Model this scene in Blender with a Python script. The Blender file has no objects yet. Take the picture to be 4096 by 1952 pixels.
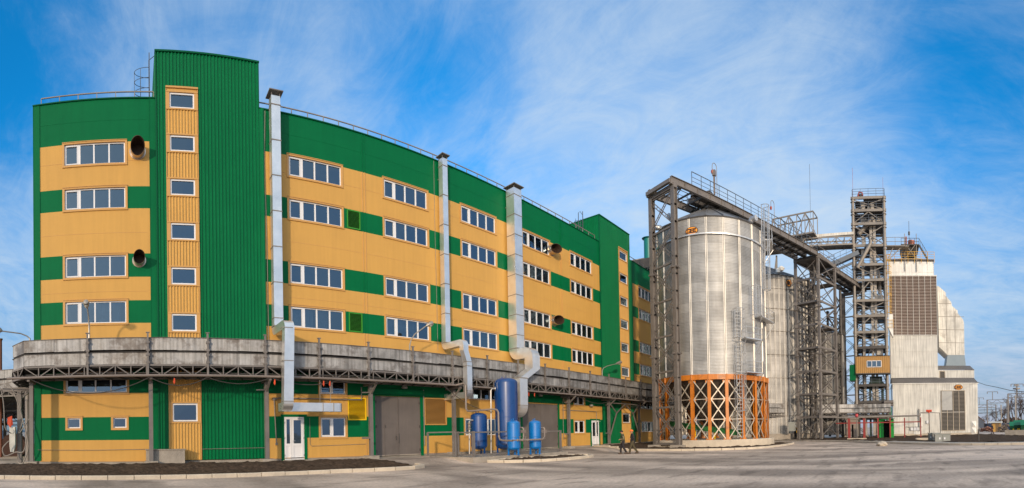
import bpy, bmesh, math, random
from mathutils import Vector, Matrix
R = math.radians
random.seed(7)
scene = bpy.context.scene
COL = scene.collection
V3 = lambda p: Vector(p)

# ------------------------------------------------------------------ survey
# bearings and elevations read from the panorama, turned into places in the world
FP, PX0, PYC, TILT, AZ, EYE = 1197.0, 336.4, 1084.5, .0208, -.4311, 1.5
def ray(x, y):
    th = (x-PX0)/FP; X = math.sin(th); Y = math.cos(th); Z = (PYC-y)/FP
    c, s = math.cos(AZ), math.sin(AZ); F = X*s+Y*c; S = X*c-Y*s
    F2 = F*math.cos(TILT)-Z*math.sin(TILT); Z2 = F*math.sin(TILT)+Z*math.cos(TILT)
    return F2*s+S*c, F2*c-S*s, Z2
def at_ground(x, y, z=0.):
    a, b, c = ray(x, y); k = (z-EYE)/c; return Vector((a*k, b*k, z))
def at_range(x, y, r):
    a, b, c = ray(x, y); k = r/math.hypot(a, b); return Vector((a*k, b*k, c*k+EYE))
def at_x(x, y, X):
    a, b, c = ray(x, y); k = X/a; return Vector((X, b*k, c*k+EYE))
def at_wall(x, y, Y):
    a, b, c = ray(x, y); k = Y/b; return Vector((a*k, Y, c*k+EYE))

# ------------------------------------------------------------------ materials
MATS = {}
def mat(name, col, rough=.5, metal=0., var=.12, vs=1.2, bump=0., bs=8., spec=.5, coat=0., streak=0.):
    if name in MATS: return MATS[name]
    m = bpy.data.materials.new(name); m.use_nodes = True; MATS[name] = m
    nt = m.node_tree; N = nt.nodes; L = nt.links; b = N['Principled BSDF']
    b.inputs['Roughness'].default_value = rough; b.inputs['Metallic'].default_value = metal
    b.inputs['Specular IOR Level'].default_value = spec
    if coat: b.inputs['Coat Weight'].default_value = coat; b.inputs['Coat Roughness'].default_value = .17
    tc = N.new('ShaderNodeTexCoord')
    nz = N.new('ShaderNodeTexNoise'); nz.inputs['Scale'].default_value = vs; nz.inputs['Detail'].default_value = 8
    nz.inputs['Roughness'].default_value = .62
    L.new(tc.outputs['Object'], nz.inputs['Vector'])
    mp = N.new('ShaderNodeMapRange'); mp.inputs[1].default_value = .25; mp.inputs[2].default_value = .75
    mp.inputs[3].default_value = 1-var; mp.inputs[4].default_value = 1+var
    L.new(nz.outputs['Fac'], mp.inputs[0])
    val = mp.outputs[0]
    if streak:
        sm = N.new('ShaderNodeMapping'); sm.inputs['Scale'].default_value = (7, 7, .35)
        s2 = N.new('ShaderNodeTexNoise'); s2.inputs['Scale'].default_value = 1.; s2.inputs['Detail'].default_value = 6
        L.new(tc.outputs['Object'], sm.inputs[0]); L.new(sm.outputs[0], s2.inputs['Vector'])
        m2 = N.new('ShaderNodeMapRange'); m2.inputs[1].default_value = .35; m2.inputs[2].default_value = .7
        m2.inputs[3].default_value = 1+streak*.3; m2.inputs[4].default_value = 1-streak
        L.new(s2.outputs['Fac'], m2.inputs[0])
        mu = N.new('ShaderNodeMath'); mu.operation = 'MULTIPLY'; L.new(val, mu.inputs[0]); L.new(m2.outputs[0], mu.inputs[1]); val = mu.outputs[0]
    vm = N.new('ShaderNodeVectorMath'); vm.operation = 'SCALE'; vm.inputs[0].default_value = col[:3]
    L.new(val, vm.inputs['Scale']); L.new(vm.outputs[0], b.inputs['Base Color'])
    r2 = N.new('ShaderNodeMapRange'); r2.inputs[1].default_value = .3; r2.inputs[2].default_value = .7
    r2.inputs[3].default_value = max(.02, rough*.8); r2.inputs[4].default_value = min(1, rough*1.25)
    L.new(nz.outputs['Fac'], r2.inputs[0]); L.new(r2.outputs[0], b.inputs['Roughness'])
    if bump:
        n3 = N.new('ShaderNodeTexNoise'); n3.inputs['Scale'].default_value = bs; n3.inputs['Detail'].default_value = 6
        L.new(tc.outputs['Object'], n3.inputs['Vector'])
        bp = N.new('ShaderNodeBump'); bp.inputs['Strength'].default_value = bump; bp.inputs['Distance'].default_value = .05
        L.new(n3.outputs['Fac'], bp.inputs['Height']); L.new(bp.outputs[0], b.inputs['Normal'])
    return m

def add_lines(m, axis, scale, strength, dist=.02, darken=0.):
    """fine parallel ribs along one object axis, on top of a mat()"""
    nt = m.node_tree; N = nt.nodes; L = nt.links; b = N['Principled BSDF']
    tc = N.new('ShaderNodeTexCoord'); w = N.new('ShaderNodeTexWave'); w.bands_direction = axis
    w.inputs['Scale'].default_value = scale; w.inputs['Distortion'].default_value = 0
    L.new(tc.outputs['Object'], w.inputs['Vector'])
    bp = N.new('ShaderNodeBump'); bp.inputs['Strength'].default_value = strength; bp.inputs['Distance'].default_value = dist
    L.new(w.outputs['Fac'], bp.inputs['Height'])
    old = b.inputs['Normal'].links
    if old: L.new(old[0].from_socket, bp.inputs['Normal'])
    L.new(bp.outputs[0], b.inputs['Normal'])
    if darken:
        src = b.inputs['Base Color'].links[0].from_socket
        mr = N.new('ShaderNodeMapRange'); mr.inputs[3].default_value = 1-darken; mr.inputs[4].default_value = 1+darken*.4
        L.new(w.outputs['Fac'], mr.inputs[0])
        vm = N.new('ShaderNodeVectorMath'); vm.operation = 'SCALE'; L.new(src, vm.inputs[0]); L.new(mr.outputs[0], vm.inputs['Scale'])
        L.new(vm.outputs[0], b.inputs['Base Color'])
    return m

GREEN = (.0, .135, .045); TAN = (.66, .375, .135)
M_GREEN = add_lines(mat('green_siding', (.0, .125, .042), .5, var=.07, vs=.7, spec=.12, streak=.05), 'Z', 6., .10)
M_TAN = add_lines(mat('tan_siding', (.56, .315, .078), .5, var=.05, vs=.6, spec=.3, streak=.05), 'Z', 6., .10)
M_GREENC = mat('green_corrugated', (.0, .135, .045), .42, var=.08, vs=.8, spec=.16, streak=.08)
M_TANC = mat('tan_corrugated', (.57, .33, .088), .45, var=.06, vs=.8, spec=.35, streak=.06)
M_TRIM = mat('tan_trim', (.53, .29, .085), .45, var=.05)
M_GTRIM = mat('dark_green_trim', (.0, .085, .035), .5, var=.08, spec=.15)
M_WHITE = mat('white_plastic', (.72, .72, .74), .35, var=.05)
M_GALV = mat('galvanised_duct', (.78, .79, .80), .33, .82, var=.14, vs=1.2, bump=.03, bs=1.5)
M_CASE = add_lines(mat('aluminium_casing', (.35, .348, .35), .5, .45, var=.5, vs=1.3, streak=.45), 'X', 8., .5, .02, .3)
def grime(m, col, sc, lo, hi, amt):
    nt = m.node_tree; N = nt.nodes; L = nt.links; b = N['Principled BSDF']; src = b.inputs['Base Color'].links[0].from_socket
    tc = N.new('ShaderNodeTexCoord'); n = N.new('ShaderNodeTexNoise'); n.inputs['Scale'].default_value = sc; n.inputs['Detail'].default_value = 9; n.inputs['Roughness'].default_value = .68
    L.new(tc.outputs['Object'], n.inputs['Vector']); r = N.new('ShaderNodeMapRange'); r.interpolation_type = 'SMOOTHSTEP'
    r.inputs[1].default_value = lo; r.inputs[2].default_value = hi; r.inputs[4].default_value = amt; L.new(n.outputs['Fac'], r.inputs[0])
    x = N.new('ShaderNodeMix'); x.data_type = 'RGBA'; L.new(r.outputs[0], x.inputs[0]); L.new(src, x.inputs[6]); x.inputs[7].default_value = (*col, 1); L.new(x.outputs[2], b.inputs['Base Color'])
grime(M_CASE, (.085, .068, .058), .75, .48, .64, .75)
M_STEEL = mat('painted_steel', (.165, .148, .138), .55, .15, var=.2, vs=2.)
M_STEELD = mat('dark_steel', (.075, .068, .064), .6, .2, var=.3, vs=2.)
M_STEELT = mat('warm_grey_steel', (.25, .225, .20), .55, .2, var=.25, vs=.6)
M_RAIL = mat('rail_steel', (.10, .12, .15), .5, .3, var=.2)
M_ZINC = mat('zinc_ladder', (.55, .55, .55), .38, .7, var=.15)
M_ZPIPE = mat('galvanised_pipe', (.30, .29, .28), .4, .6, var=.15)
M_GATE = mat('grey_gate', (.125, .108, .10), .6, .0, var=.22, vs=.7, streak=.06)
M_BLUE = mat('dark_blue_tank', (.001, .043, .185), .3, var=.16, vs=1.6, coat=.8, spec=.4, streak=.12)
M_BLUEL = mat('light_blue_tank', (.001, .145, .46), .3, var=.14, vs=1.6, coat=.8, spec=.4, streak=.1)
M_ORANGE = mat('orange_paint', (.50, .155, .010), .45, var=.18, vs=1.3, streak=.15)
grime(M_ORANGE, (.16, .055, .02), 1.6, .5, .66, .55)
M_CONC = mat('concrete', (.30, .265, .225), .9, var=.3, vs=1.6, bump=.5, bs=14)
M_KERB = mat('kerb_concrete', (.50, .43, .34), .88, var=.22, vs=1.1, bump=.4, bs=12)
M_SOIL = mat('dark_soil', (.075, .052, .037), 1., var=.75, vs=6., bump=1., bs=10, spec=.05)
M_BRICK = mat('grey_brick', (.30, .25, .21), .85, var=.3, vs=9.)
M_RED = mat('red_primer', (.25, .03, .025), .55, var=.2)
M_YEL = mat('yellow_paint', (.86, .56, .004), .45, var=.08)
M_YORG = mat('safety_yellow', (.62, .36, .05), .5, var=.15)
M_BRIGHTG = mat('bright_green_frame', (.035, .24, .015), .45, var=.06)
M_SHEETG = mat('bright_green_sheet', (.004, .30, .04), .45, var=.08)
M_BLACK = mat('black_void', (.006, .006, .007), .7, var=.3)
M_COWL = mat('cowl_metal', (.55, .46, .38), .32, .9, var=.15)
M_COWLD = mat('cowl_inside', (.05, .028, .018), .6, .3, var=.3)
M_CABIN = mat('cabin_tan', (.40, .225, .07), .5, var=.08)
M_OLDSH = mat('weathered_sheet', (.62, .60, .55), .5, .15, var=.34, vs=.45, streak=.3)
M_WHITESH = mat('white_sheet', (.80, .785, .74), .45, .1, var=.16, vs=.5, streak=.16)
grime(M_OLDSH, (.28, .25, .21), .35, .55, .68, .5)
M_ROOFG = add_lines(mat('grey_roof_sheet', (.17, .16, .155), .5, .3, var=.12), 'Y', 10., .5, .02, .2)
M_TEAL = mat('teal_pipe', (.0, .16, .15), .4, var=.1)
M_CABLE = mat('rubber_cable', (.045, .04, .037), .6, var=.2)
M_CABLEL = mat('light_cable', (.22, .20, .18), .6, var=.2)
M_PIPE = mat('taupe_pipe', (.20, .165, .145), .45, .1, var=.12)
M_CABINET = mat('grey_cabinet', (.27, .28, .26), .5, var=.12)
M_LAMP = mat('lamp_housing', (.30, .28, .25), .35, .4, var=.1)

def glass_mat(name, tint, refl=.6):
    m = bpy.data.materials.new(name); m.use_nodes = True; MATS[name] = m
    nt = m.node_tree; N = nt.nodes; L = nt.links; N.clear()
    o = N.new('ShaderNodeOutputMaterial'); mx = N.new('ShaderNodeMixShader')
    tr = N.new('ShaderNodeBsdfTransparent'); tr.inputs[0].default_value = tint
    gl = N.new('ShaderNodeBsdfGlossy'); gl.inputs['Roughness'].default_value = .03; gl.inputs[0].default_value = (.55, .78, 1, 1)
    fr = N.new('ShaderNodeFresnel'); fr.inputs[0].default_value = 1.6
    mr = N.new('ShaderNodeMapRange'); mr.inputs[3].default_value = .15; mr.inputs[4].default_value = 1.1
    tc = N.new('ShaderNodeTexCoord'); nz = N.new('ShaderNodeTexNoise'); nz.inputs['Scale'].default_value = .9
    bp = N.new('ShaderNodeBump'); bp.inputs['Strength'].default_value = .06; bp.inputs['Distance'].default_value = .2
    L.new(tc.outputs['Object'], nz.inputs['Vector']); L.new(nz.outputs['Fac'], bp.inputs['Height'])
    L.new(bp.outputs[0], gl.inputs['Normal'])
    L.new(fr.outputs[0], mr.inputs[0]); L.new(mr.outputs[0], mx.inputs[0])
    L.new(tr.outputs[0], mx.inputs[1]); L.new(gl.outputs[0], mx.inputs[2]); L.new(mx.outputs[0], o.inputs[0])
    return m
M_GLASS = glass_mat('window_glass', (.34, .42, .5, 1))
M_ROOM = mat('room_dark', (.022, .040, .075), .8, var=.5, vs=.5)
M_CURT = mat('curtain', (.42, .46, .46), .9, var=.3, vs=3.)

# ------------------------------------------------------------------ mesh builder
SPLIT = {'stair_panel', 'door_fitting', 'doorstep', 'gate_fitting', 'wall_light', 'wall_conduit', 'flange', 'cable', 'rag', 'weld_seam', 'lifting_lug', 'rail', 'roof_vent', 'wind_ring', 'support_leg', 'machine_housing', 'sheet_panel', 'mast', 'side_wall', 'switch_box', 'door_edge', 'warning_plate', 'yellow_mark', 'wheel', 'ear', 'eye', 'pane_frame', 'fence_post', 'warehouse_window', 'hanger'}
class MB:
    def __init__(s): s.v = []; s.f = []; s.m = []
    def poly(s, pts, mi=0):
        n = len(s.v); s.v += [tuple(p) for p in pts]; s.f.append(tuple(range(n, n+len(pts)))); s.m.append(mi)
    def hexa(s, c, mi=0):
        n = len(s.v); s.v += [tuple(p) for p in c]
        for q in ((0,3,2,1),(4,5,6,7),(0,1,5,4),(1,2,6,5),(2,3,7,6),(3,0,4,7)): s.f.append(tuple(n+i for i in q)); s.m.append(mi)
    def box(s, x0, x1, y0, y1, z0, z1, mi=0):
        s.hexa([(x0,y0,z0),(x1,y0,z0),(x1,y1,z0),(x0,y1,z0),(x0,y0,z1),(x1,y0,z1),(x1,y1,z1),(x0,y1,z1)], mi); return s
    def bar(s, p, q, w=.1, h=None, up=(0,0,1), mi=0):
        p = V3(p); q = V3(q); d = q-p
        if d.length < 1e-5: return s
        d.normalize(); u = V3(up)
        if abs(d.dot(u)) > .98: u = Vector((1,0,0)) if abs(d.x) < .9 else Vector((0,1,0))
        a = d.cross(u).normalized(); b = a.cross(d).normalized(); h = w if h is None else h
        a *= w/2; b *= h/2
        s.hexa([p-a-b, p+a-b, p+a+b, p-a+b, q-a-b, q+a-b, q+a+b, q-a+b], mi); return s
    def ibar(s, p, q, w, h, t=.03, up=(0,0,1), mi=0):
        """I-section: two flanges and a web"""
        p = V3(p); q = V3(q); d = (q-p).normalized(); u = V3(up)
        if abs(d.dot(u)) > .98: u = Vector((1,0,0))
        a = d.cross(u).normalized(); b = a.cross(d).normalized()
        for k in (-1, 1): s.bar(p+b*k*(h/2-t/2), q+b*k*(h/2-t/2), w, t, up, mi)
        s.bar(p, q, t, h-2*t-.002, up, mi); return s
    def tube(s, pts, r, n=8, mi=0, cap=True, closed=False):
        pts = [V3(p) for p in pts]; k = len(pts); rr = r if isinstance(r, (list, tuple)) else [r]*k
        base = len(s.v); pa = None
        for i, p in enumerate(pts):
            if closed: d = (pts[(i+1) % k]-pts[i-1])
            else: d = (pts[min(i+1, k-1)]-pts[max(i-1, 0)])
            if d.length < 1e-9: d = Vector((0,0,1))
            d.normalize()
            if pa is None:
                u = Vector((0,0,1)) if abs(d.z) < .9 else Vector((1,0,0)); a = d.cross(u).normalized()
            else:
                a = pa-d*pa.dot(d)
                a = a.normalized() if a.length > 1e-6 else d.orthogonal().normalized()
            pa = a; b = d.cross(a)
            for j in range(n):
                t = 2*math.pi*j/n; s.v.append(tuple(p+(a*math.cos(t)+b*math.sin(t))*rr[i]))
        for i in range(k if closed else k-1):
            i2 = (i+1) % k
            for j in range(n):
                s.f.append((base+i*n+j, base+i*n+(j+1) % n, base+i2*n+(j+1) % n, base+i2*n+j)); s.m.append(mi)
        if cap and not closed:
            s.f.append(tuple(base+j for j in range(n-1, -1, -1))); s.m.append(mi)
            s.f.append(tuple(base+(k-1)*n+j for j in range(n))); s.m.append(mi)
        return s
    def lathe(s, prof, n=32, c=(0,0), mi=0, a0=0., a1=2*math.pi):
        base = len(s.v); full = abs(a1-a0-2*math.pi) < 1e-6; cols = n if full else n+1
        for r, z in prof:
            for j in range(cols):
                t = a0+(a1-a0)*j/n; s.v.append((c[0]+r*math.cos(t), c[1]+r*math.sin(t), z))
        for i in range(len(prof)-1):
            for j in range(n):
                j2 = (j+1) % cols if full else j+1
                s.f.append((base+i*cols+j, base+i*cols+j2, base+(i+1)*cols+j2, base+(i+1)*cols+j)); s.m.append(mi)
        return s
    def wall(s, x0, x1, z0, z1, Y, holes, band, extra=()):
        """sheet facing -Y split round its openings, faces take their material from band(z)"""
        xs = sorted({x0, x1} | {h[i] for h in holes for i in (0, 1) if x0 < h[i] < x1})
        zs = sorted({z0, z1} | {h[i] for h in holes for i in (2, 3) if z0 < h[i] < z1} | {z for z in extra if z0 < z < z1})
        for i in range(len(xs)-1):
            for j in range(len(zs)-1):
                cx = (xs[i]+xs[i+1])/2; cz = (zs[j]+zs[j+1])/2
                if any(h[0] < cx < h[1] and h[2] < cz < h[3] for h in holes): continue
                s.poly([(xs[i],Y,zs[j]),(xs[i+1],Y,zs[j]),(xs[i+1],Y,zs[j+1]),(xs[i],Y,zs[j+1])], band(cz))
        return s
    def islands(s):
        """groups of faces that hang together or whose boxes touch"""
        par = list(range(len(s.v)))
        def fd(a):
            while par[a] != a: par[a] = par[par[a]]; a = par[a]
            return a
        for f in s.f:
            for k in f[1:]: par[fd(k)] = fd(f[0])
        grp = {}
        for i, f in enumerate(s.f): grp.setdefault(fd(f[0]), []).append(i)
        bx = []
        for fs in grp.values():
            p = [s.v[k] for i in fs for k in s.f[i]]
            bx.append([[min(q[a] for q in p)-.012 for a in range(3)], [max(q[a] for q in p)+.012 for a in range(3)], fs])
        ch = True
        while ch:
            ch = False
            for i in range(len(bx)):
                if bx[i] is None: continue
                for j in range(i+1, len(bx)):
                    if bx[j] is None: continue
                    if all(bx[i][0][a] <= bx[j][1][a] and bx[j][0][a] <= bx[i][1][a] for a in range(3)):
                        bx[i] = [[min(bx[i][0][a], bx[j][0][a]) for a in range(3)], [max(bx[i][1][a], bx[j][1][a]) for a in range(3)], bx[i][2]+bx[j][2]]; bx[j] = None; ch = True
        return [b[2] for b in bx if b]
    def build(s, name, mats, parent=None, smooth=False, loc=None, flat=False):
        if name in SPLIT and parent is not None and len(s.f) < 4000:
            g = s.islands()
            if len(g) > 1:
                out = None
                for fs in g:
                    m = MB(); used = {}
                    for i in sorted(fs):
                        m.f.append(tuple(used.setdefault(k, len(used)) for k in s.f[i])); m.m.append(s.m[i])
                    m.v = [s.v[k] for k in used]
                    o = m._build(name, mats, parent, smooth, loc); out = out or o
                return out
        return s._build(name, mats, parent, smooth, loc)
    def _build(s, name, mats, parent=None, smooth=False, loc=None):
        if not isinstance(mats, (list, tuple)): mats = [mats]
        off = Vector((0,0,0)); p = parent
        while p is not None: off += p.location; p = p.parent
        if loc is not None: off = Vector((0,0,0))
        me = bpy.data.meshes.new(name)
        me.from_pydata([(v[0]-off.x, v[1]-off.y, v[2]-off.z) for v in s.v], [], s.f)
        for m in mats: me.materials.append(m)
        me.polygons.foreach_set('material_index', s.m)
        if smooth:
            me.polygons.foreach_set('use_smooth', [True]*len(s.f))
            try: me.set_sharp_from_angle(angle=R(38))
            except Exception: pass
        me.update()
        o = bpy.data.objects.new(name, me); COL.objects.link(o)
        if parent: o.parent = parent
        if loc is not None: o.location = loc
        return o

def tag(o, label=None, cat=None, group=None, kind=None):
    if label: o['label'] = label
    if cat: o['category'] = cat
    if group: o['group'] = group
    if kind: o['kind'] = kind
    return o
def thing(name, loc, label, cat, group=None):
    o = bpy.data.objects.new(name, None); COL.objects.link(o); o.location = loc; o.empty_display_size = .3
    return tag(o, label, cat, group)
def copy_tree(o, parent=None, loc=None):
    c = o.copy(); COL.objects.link(c)
    if parent is not None: c.parent = parent
    if loc is not None: c.location = loc
    for ch in list(o.children):
        copy_tree(ch, c)
    return c
def lerp(a, b, t): return a+(b-a)*t
def vl(p, q, t): return V3(p).lerp(V3(q), t)

# ------------------------------------------------------------------ camera, sun, sky
cam = bpy.data.cameras.new('camera'); co = bpy.data.objects.new('camera', cam); COL.objects.link(co)
cam.type = 'PANO'; cam.panorama_type = 'CENTRAL_CYLINDRICAL'
cam.central_cylindrical_range_u_min = (0-PX0)/FP-AZ; cam.central_cylindrical_range_u_max = (2576-PX0)/FP-AZ
cam.central_cylindrical_range_v_max = PYC/FP; cam.central_cylindrical_range_v_min = (PYC-1227.65)/FP
cam.clip_end = 5000; cam.clip_start = .1
co.location = (0, 0, EYE)
co.rotation_euler = (math.pi/2+TILT, 0, -AZ)
scene.camera = co

SUN_EL = 13.5; GLOW = 12.5
SD = Vector((-.74, -.672, 0)).normalized()*math.cos(R(SUN_EL)); SD.z = math.sin(R(SUN_EL))
sl = bpy.data.lights.new('sun', 'SUN'); so = bpy.data.objects.new('sun', sl); COL.objects.link(so)
sl.energy = 3.0; sl.angle = R(2.5); sl.color = (1., .80, .58)
so.rotation_euler = SD.to_track_quat('Z', 'Y').to_euler(); so.location = (-20, -20, 40)

w = bpy.data.worlds.new('World'); scene.world = w; w.use_nodes = True
nt = w.node_tree; N = nt.nodes; L = nt.links; N.clear()
out = N.new('ShaderNodeOutputWorld'); bg = N.new('ShaderNodeBackground')
sky = N.new('ShaderNodeTexSky'); sky.sky_type = 'NISHITA'; sky.sun_disc = False
sky.sun_elevation = R(SUN_EL); sky.sun_rotation = math.atan2(SD.x, SD.y)
sky.air_density = 1.; sky.dust_density = .6; sky.ozone_density = 3.
geo = N.new('ShaderNodeTexCoord')
sep = N.new('ShaderNodeSeparateXYZ'); L.new(geo.outputs['Generated'], sep.inputs[0])
def mth(op, a, b=None, c=None, clamp=False):
    n = N.new('ShaderNodeMath'); n.operation = op; n.use_clamp = clamp
    for i, x in enumerate((a, b, c)):
        if x is None: continue
        if isinstance(x, (int, float)): n.inputs[i].default_value = x
        else: L.new(x, n.inputs[i])
    return n.outputs[0]
zc = mth('ADD', mth('MAXIMUM', sep.outputs[2], 0.), .16)
cmb = N.new('ShaderNodeCombineXYZ')
L.new(mth('DIVIDE', sep.outputs[0], zc), cmb.inputs[0]); L.new(mth('DIVIDE', sep.outputs[1], zc), cmb.inputs[1])
def noise(vec, sc, det=10, ro=.6, dist=0.):
    n = N.new('ShaderNodeTexNoise'); n.inputs['Scale'].default_value = sc; n.inputs['Detail'].default_value = det
    n.inputs['Roughness'].default_value = ro; n.inputs['Distortion'].default_value = dist; L.new(vec, n.inputs['Vector']); return n.outputs['Fac']
def mapv(rot, sc):
    mp = N.new('ShaderNodeMapping'); mp.inputs['Rotation'].default_value = (0, 0, R(rot)); mp.inputs['Scale'].default_value = sc
    L.new(cmb.outputs[0], mp.inputs[0]); return mp.outputs[0]
va = mapv(-28, (1., .66, 1)); vb = mapv(12, (1., .72, 1)); vc = mapv(-40, (1., .5, 1))
n1 = noise(va, 1.1, 12, .60, .9); n2 = noise(vb, 3.6, 10, .66, .8); n3 = noise(va, .5, 4, .5, .3); n4 = noise(vc, 7., 10, .7, 1.2)
dens = mth('ADD', mth('ADD', mth('MULTIPLY', n1, .46), mth('MULTIPLY', n2, .44)), mth('ADD', mth('MULTIPLY', n3, .30), mth('MULTIPLY', n4, .34)))
def lobe(x, y, width, amp, d=None):
    d = Vector(ray(x, y)).normalized() if d is None else d
    dn = N.new('ShaderNodeVectorMath'); dn.operation = 'DOT_PRODUCT'; dn.inputs[1].default_value = d
    nn = N.new('ShaderNodeVectorMath'); nn.operation = 'NORMALIZE'; L.new(geo.outputs['Generated'], nn.inputs[0]); L.new(nn.outputs[0], dn.inputs[0])
    k = N.new('ShaderNodeMapRange'); k.interpolation_type = 'SMOOTHSTEP'
    k.inputs[1].default_value = math.cos(width); k.inputs[2].default_value = 1.; k.inputs[3].default_value = 0; k.inputs[4].default_value = amp
    L.new(dn.outputs['Value'], k.inputs[0]); return k.outputs[0]
for args in ((2330, 330, .34, -.08), (2560, 300, .30, -.07), (2480, 40, .34, -.10), (2200, 40, .3, -.06), (0, 60, .26, -.24), (10, 330, .22, -.12), (1110, 60, .20, -.16), (1060, 280, .18, -.10),
             (1480, 360, .45, .08), (1330, 100, .22, .07), (1750, 230, .28, -.05), (900, 200, .12, .06), (1700, 60, .3, .0), (800, 120, .35, .04), (520, 60, .3, .0), (1900, 460, .40, .12), (2250, 600, .40, .12), (2050, 160, .22, .05), (20, 620, .22, .08), (200, 200, .2, .05),
             (0, 0, .85, .5, Vector((.05, -.3, 1)).normalized()), (0, 0, 1.9, .35, Vector((-.75, -.6, .25)).normalized())):  # added unseen cloud, overhead and behind the view, to raise the fill light
    dens = mth('ADD', dens, lobe(*args))
hz = N.new('ShaderNodeMapRange'); hz.interpolation_type = 'SMOOTHSTEP'
hz.inputs[1].default_value = .36; hz.inputs[2].default_value = 0.; hz.inputs[3].default_value = 0.; hz.inputs[4].default_value = .12
L.new(sep.outputs[2], hz.inputs[0]); dens = mth('ADD', dens, hz.outputs[0])
cr = N.new('ShaderNodeMapRange'); cr.interpolation_type = 'SMOOTHERSTEP' if False else 'SMOOTHSTEP'
cr.inputs[1].default_value = .44; cr.inputs[2].default_value = 1.20; cr.inputs[3].default_value = 0.; cr.inputs[4].default_value = .92
L.new(dens, cr.inputs[0])
tint = N.new('ShaderNodeMix'); tint.data_type = 'RGBA'; tint.blend_type = 'MULTIPLY'; tint.inputs[0].default_value = 1.
L.new(sky.outputs[0], tint.inputs[6])
tr_ = N.new('ShaderNodeMix'); tr_.data_type = 'RGBA'; tf = N.new('ShaderNodeMapRange'); tf.interpolation_type = 'SMOOTHSTEP'
tf.inputs[1].default_value = .0; tf.inputs[2].default_value = .5; L.new(sep.outputs[2], tf.inputs[0]); L.new(tf.outputs[0], tr_.inputs[0])
tr_.inputs[6].default_value = (.42, .62, .88, 1); tr_.inputs[7].default_value = (.10, 1.82, 2.6, 1); L.new(tr_.outputs[2], tint.inputs[7])
mix = N.new('ShaderNodeMix'); mix.data_type = 'RGBA'
L.new(cr.outputs[0], mix.inputs[0]); L.new(tint.outputs[2], mix.inputs[6])
CL = 6.6
hc = N.new('ShaderNodeMix'); hc.data_type = 'RGBA'; hf = N.new('ShaderNodeMapRange')
hf.inputs[1].default_value = .0; hf.inputs[2].default_value = .20; L.new(sep.outputs[2], hf.inputs[0]); L.new(hf.outputs[0], hc.inputs[0])
hc.inputs[6].default_value = (CL*.66, CL*.70, CL*.92, 1); hc.inputs[7].default_value = (CL*.80, CL*.95, CL*1.10, 1)
L.new(hc.outputs[2], mix.inputs[7])
# added warm glow round the veiled sun, out of view, for more fill light
gl = N.new('ShaderNodeVectorMath'); gl.operation = 'SCALE'; gl.inputs[0].default_value = (1., .80, .58)
L.new(mth('MULTIPLY', mth('POWER', lobe(0, 0, R(62), 1., SD), 2.2), GLOW), gl.inputs['Scale'])
ga = N.new('ShaderNodeVectorMath'); ga.operation = 'ADD'; L.new(mix.outputs[2], ga.inputs[0]); L.new(gl.outputs[0], ga.inputs[1])
L.new(ga.outputs[0], bg.inputs[0]); bg.inputs[1].default_value = .12; L.new(bg.outputs[0], out.inputs[0])
scene.view_settings.view_transform = 'Standard'; scene.view_settings.look = 'None'; scene.view_settings.exposure = 0
# ------------------------------------------------------------------ ground
def sstep(a, b, x):
    t = min(1, max(0, (x-a)/(b-a))); return t*t*(3-2*t)
def gz(x, y):
    return .27*sstep(19.2, 22.0, y)*sstep(58, 46, x)
xs = sorted(set([-3000, -900, -300, -120, -60, -30] + [i*2. for i in range(-15, 50)] + [110, 130, 170, 260, 600, 1500, 3200]))
ys = sorted(set([-3000, -1200, -500, -200, -100, -60, -40] + [i*2. for i in range(-19, 9)] + [16+i*.5 for i in range(0, 20)] + [30, 40, 60, 100, 200, 500, 1500, 3000]))
g = MB(); ny = len(ys)
for x in xs:
    for y in ys: g.v.append((x, y, gz(x, y)))
for i in range(len(xs)-1):
    for j in range(ny-1):
        a = i*ny+j; g.f.append((a, a+ny, a+ny+1, a+1)); g.m.append(0)
mg = mat('road_concrete', (.53, .425, .345), .82, var=.16, vs=.35, bump=.25, bs=30, spec=.3)
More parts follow.
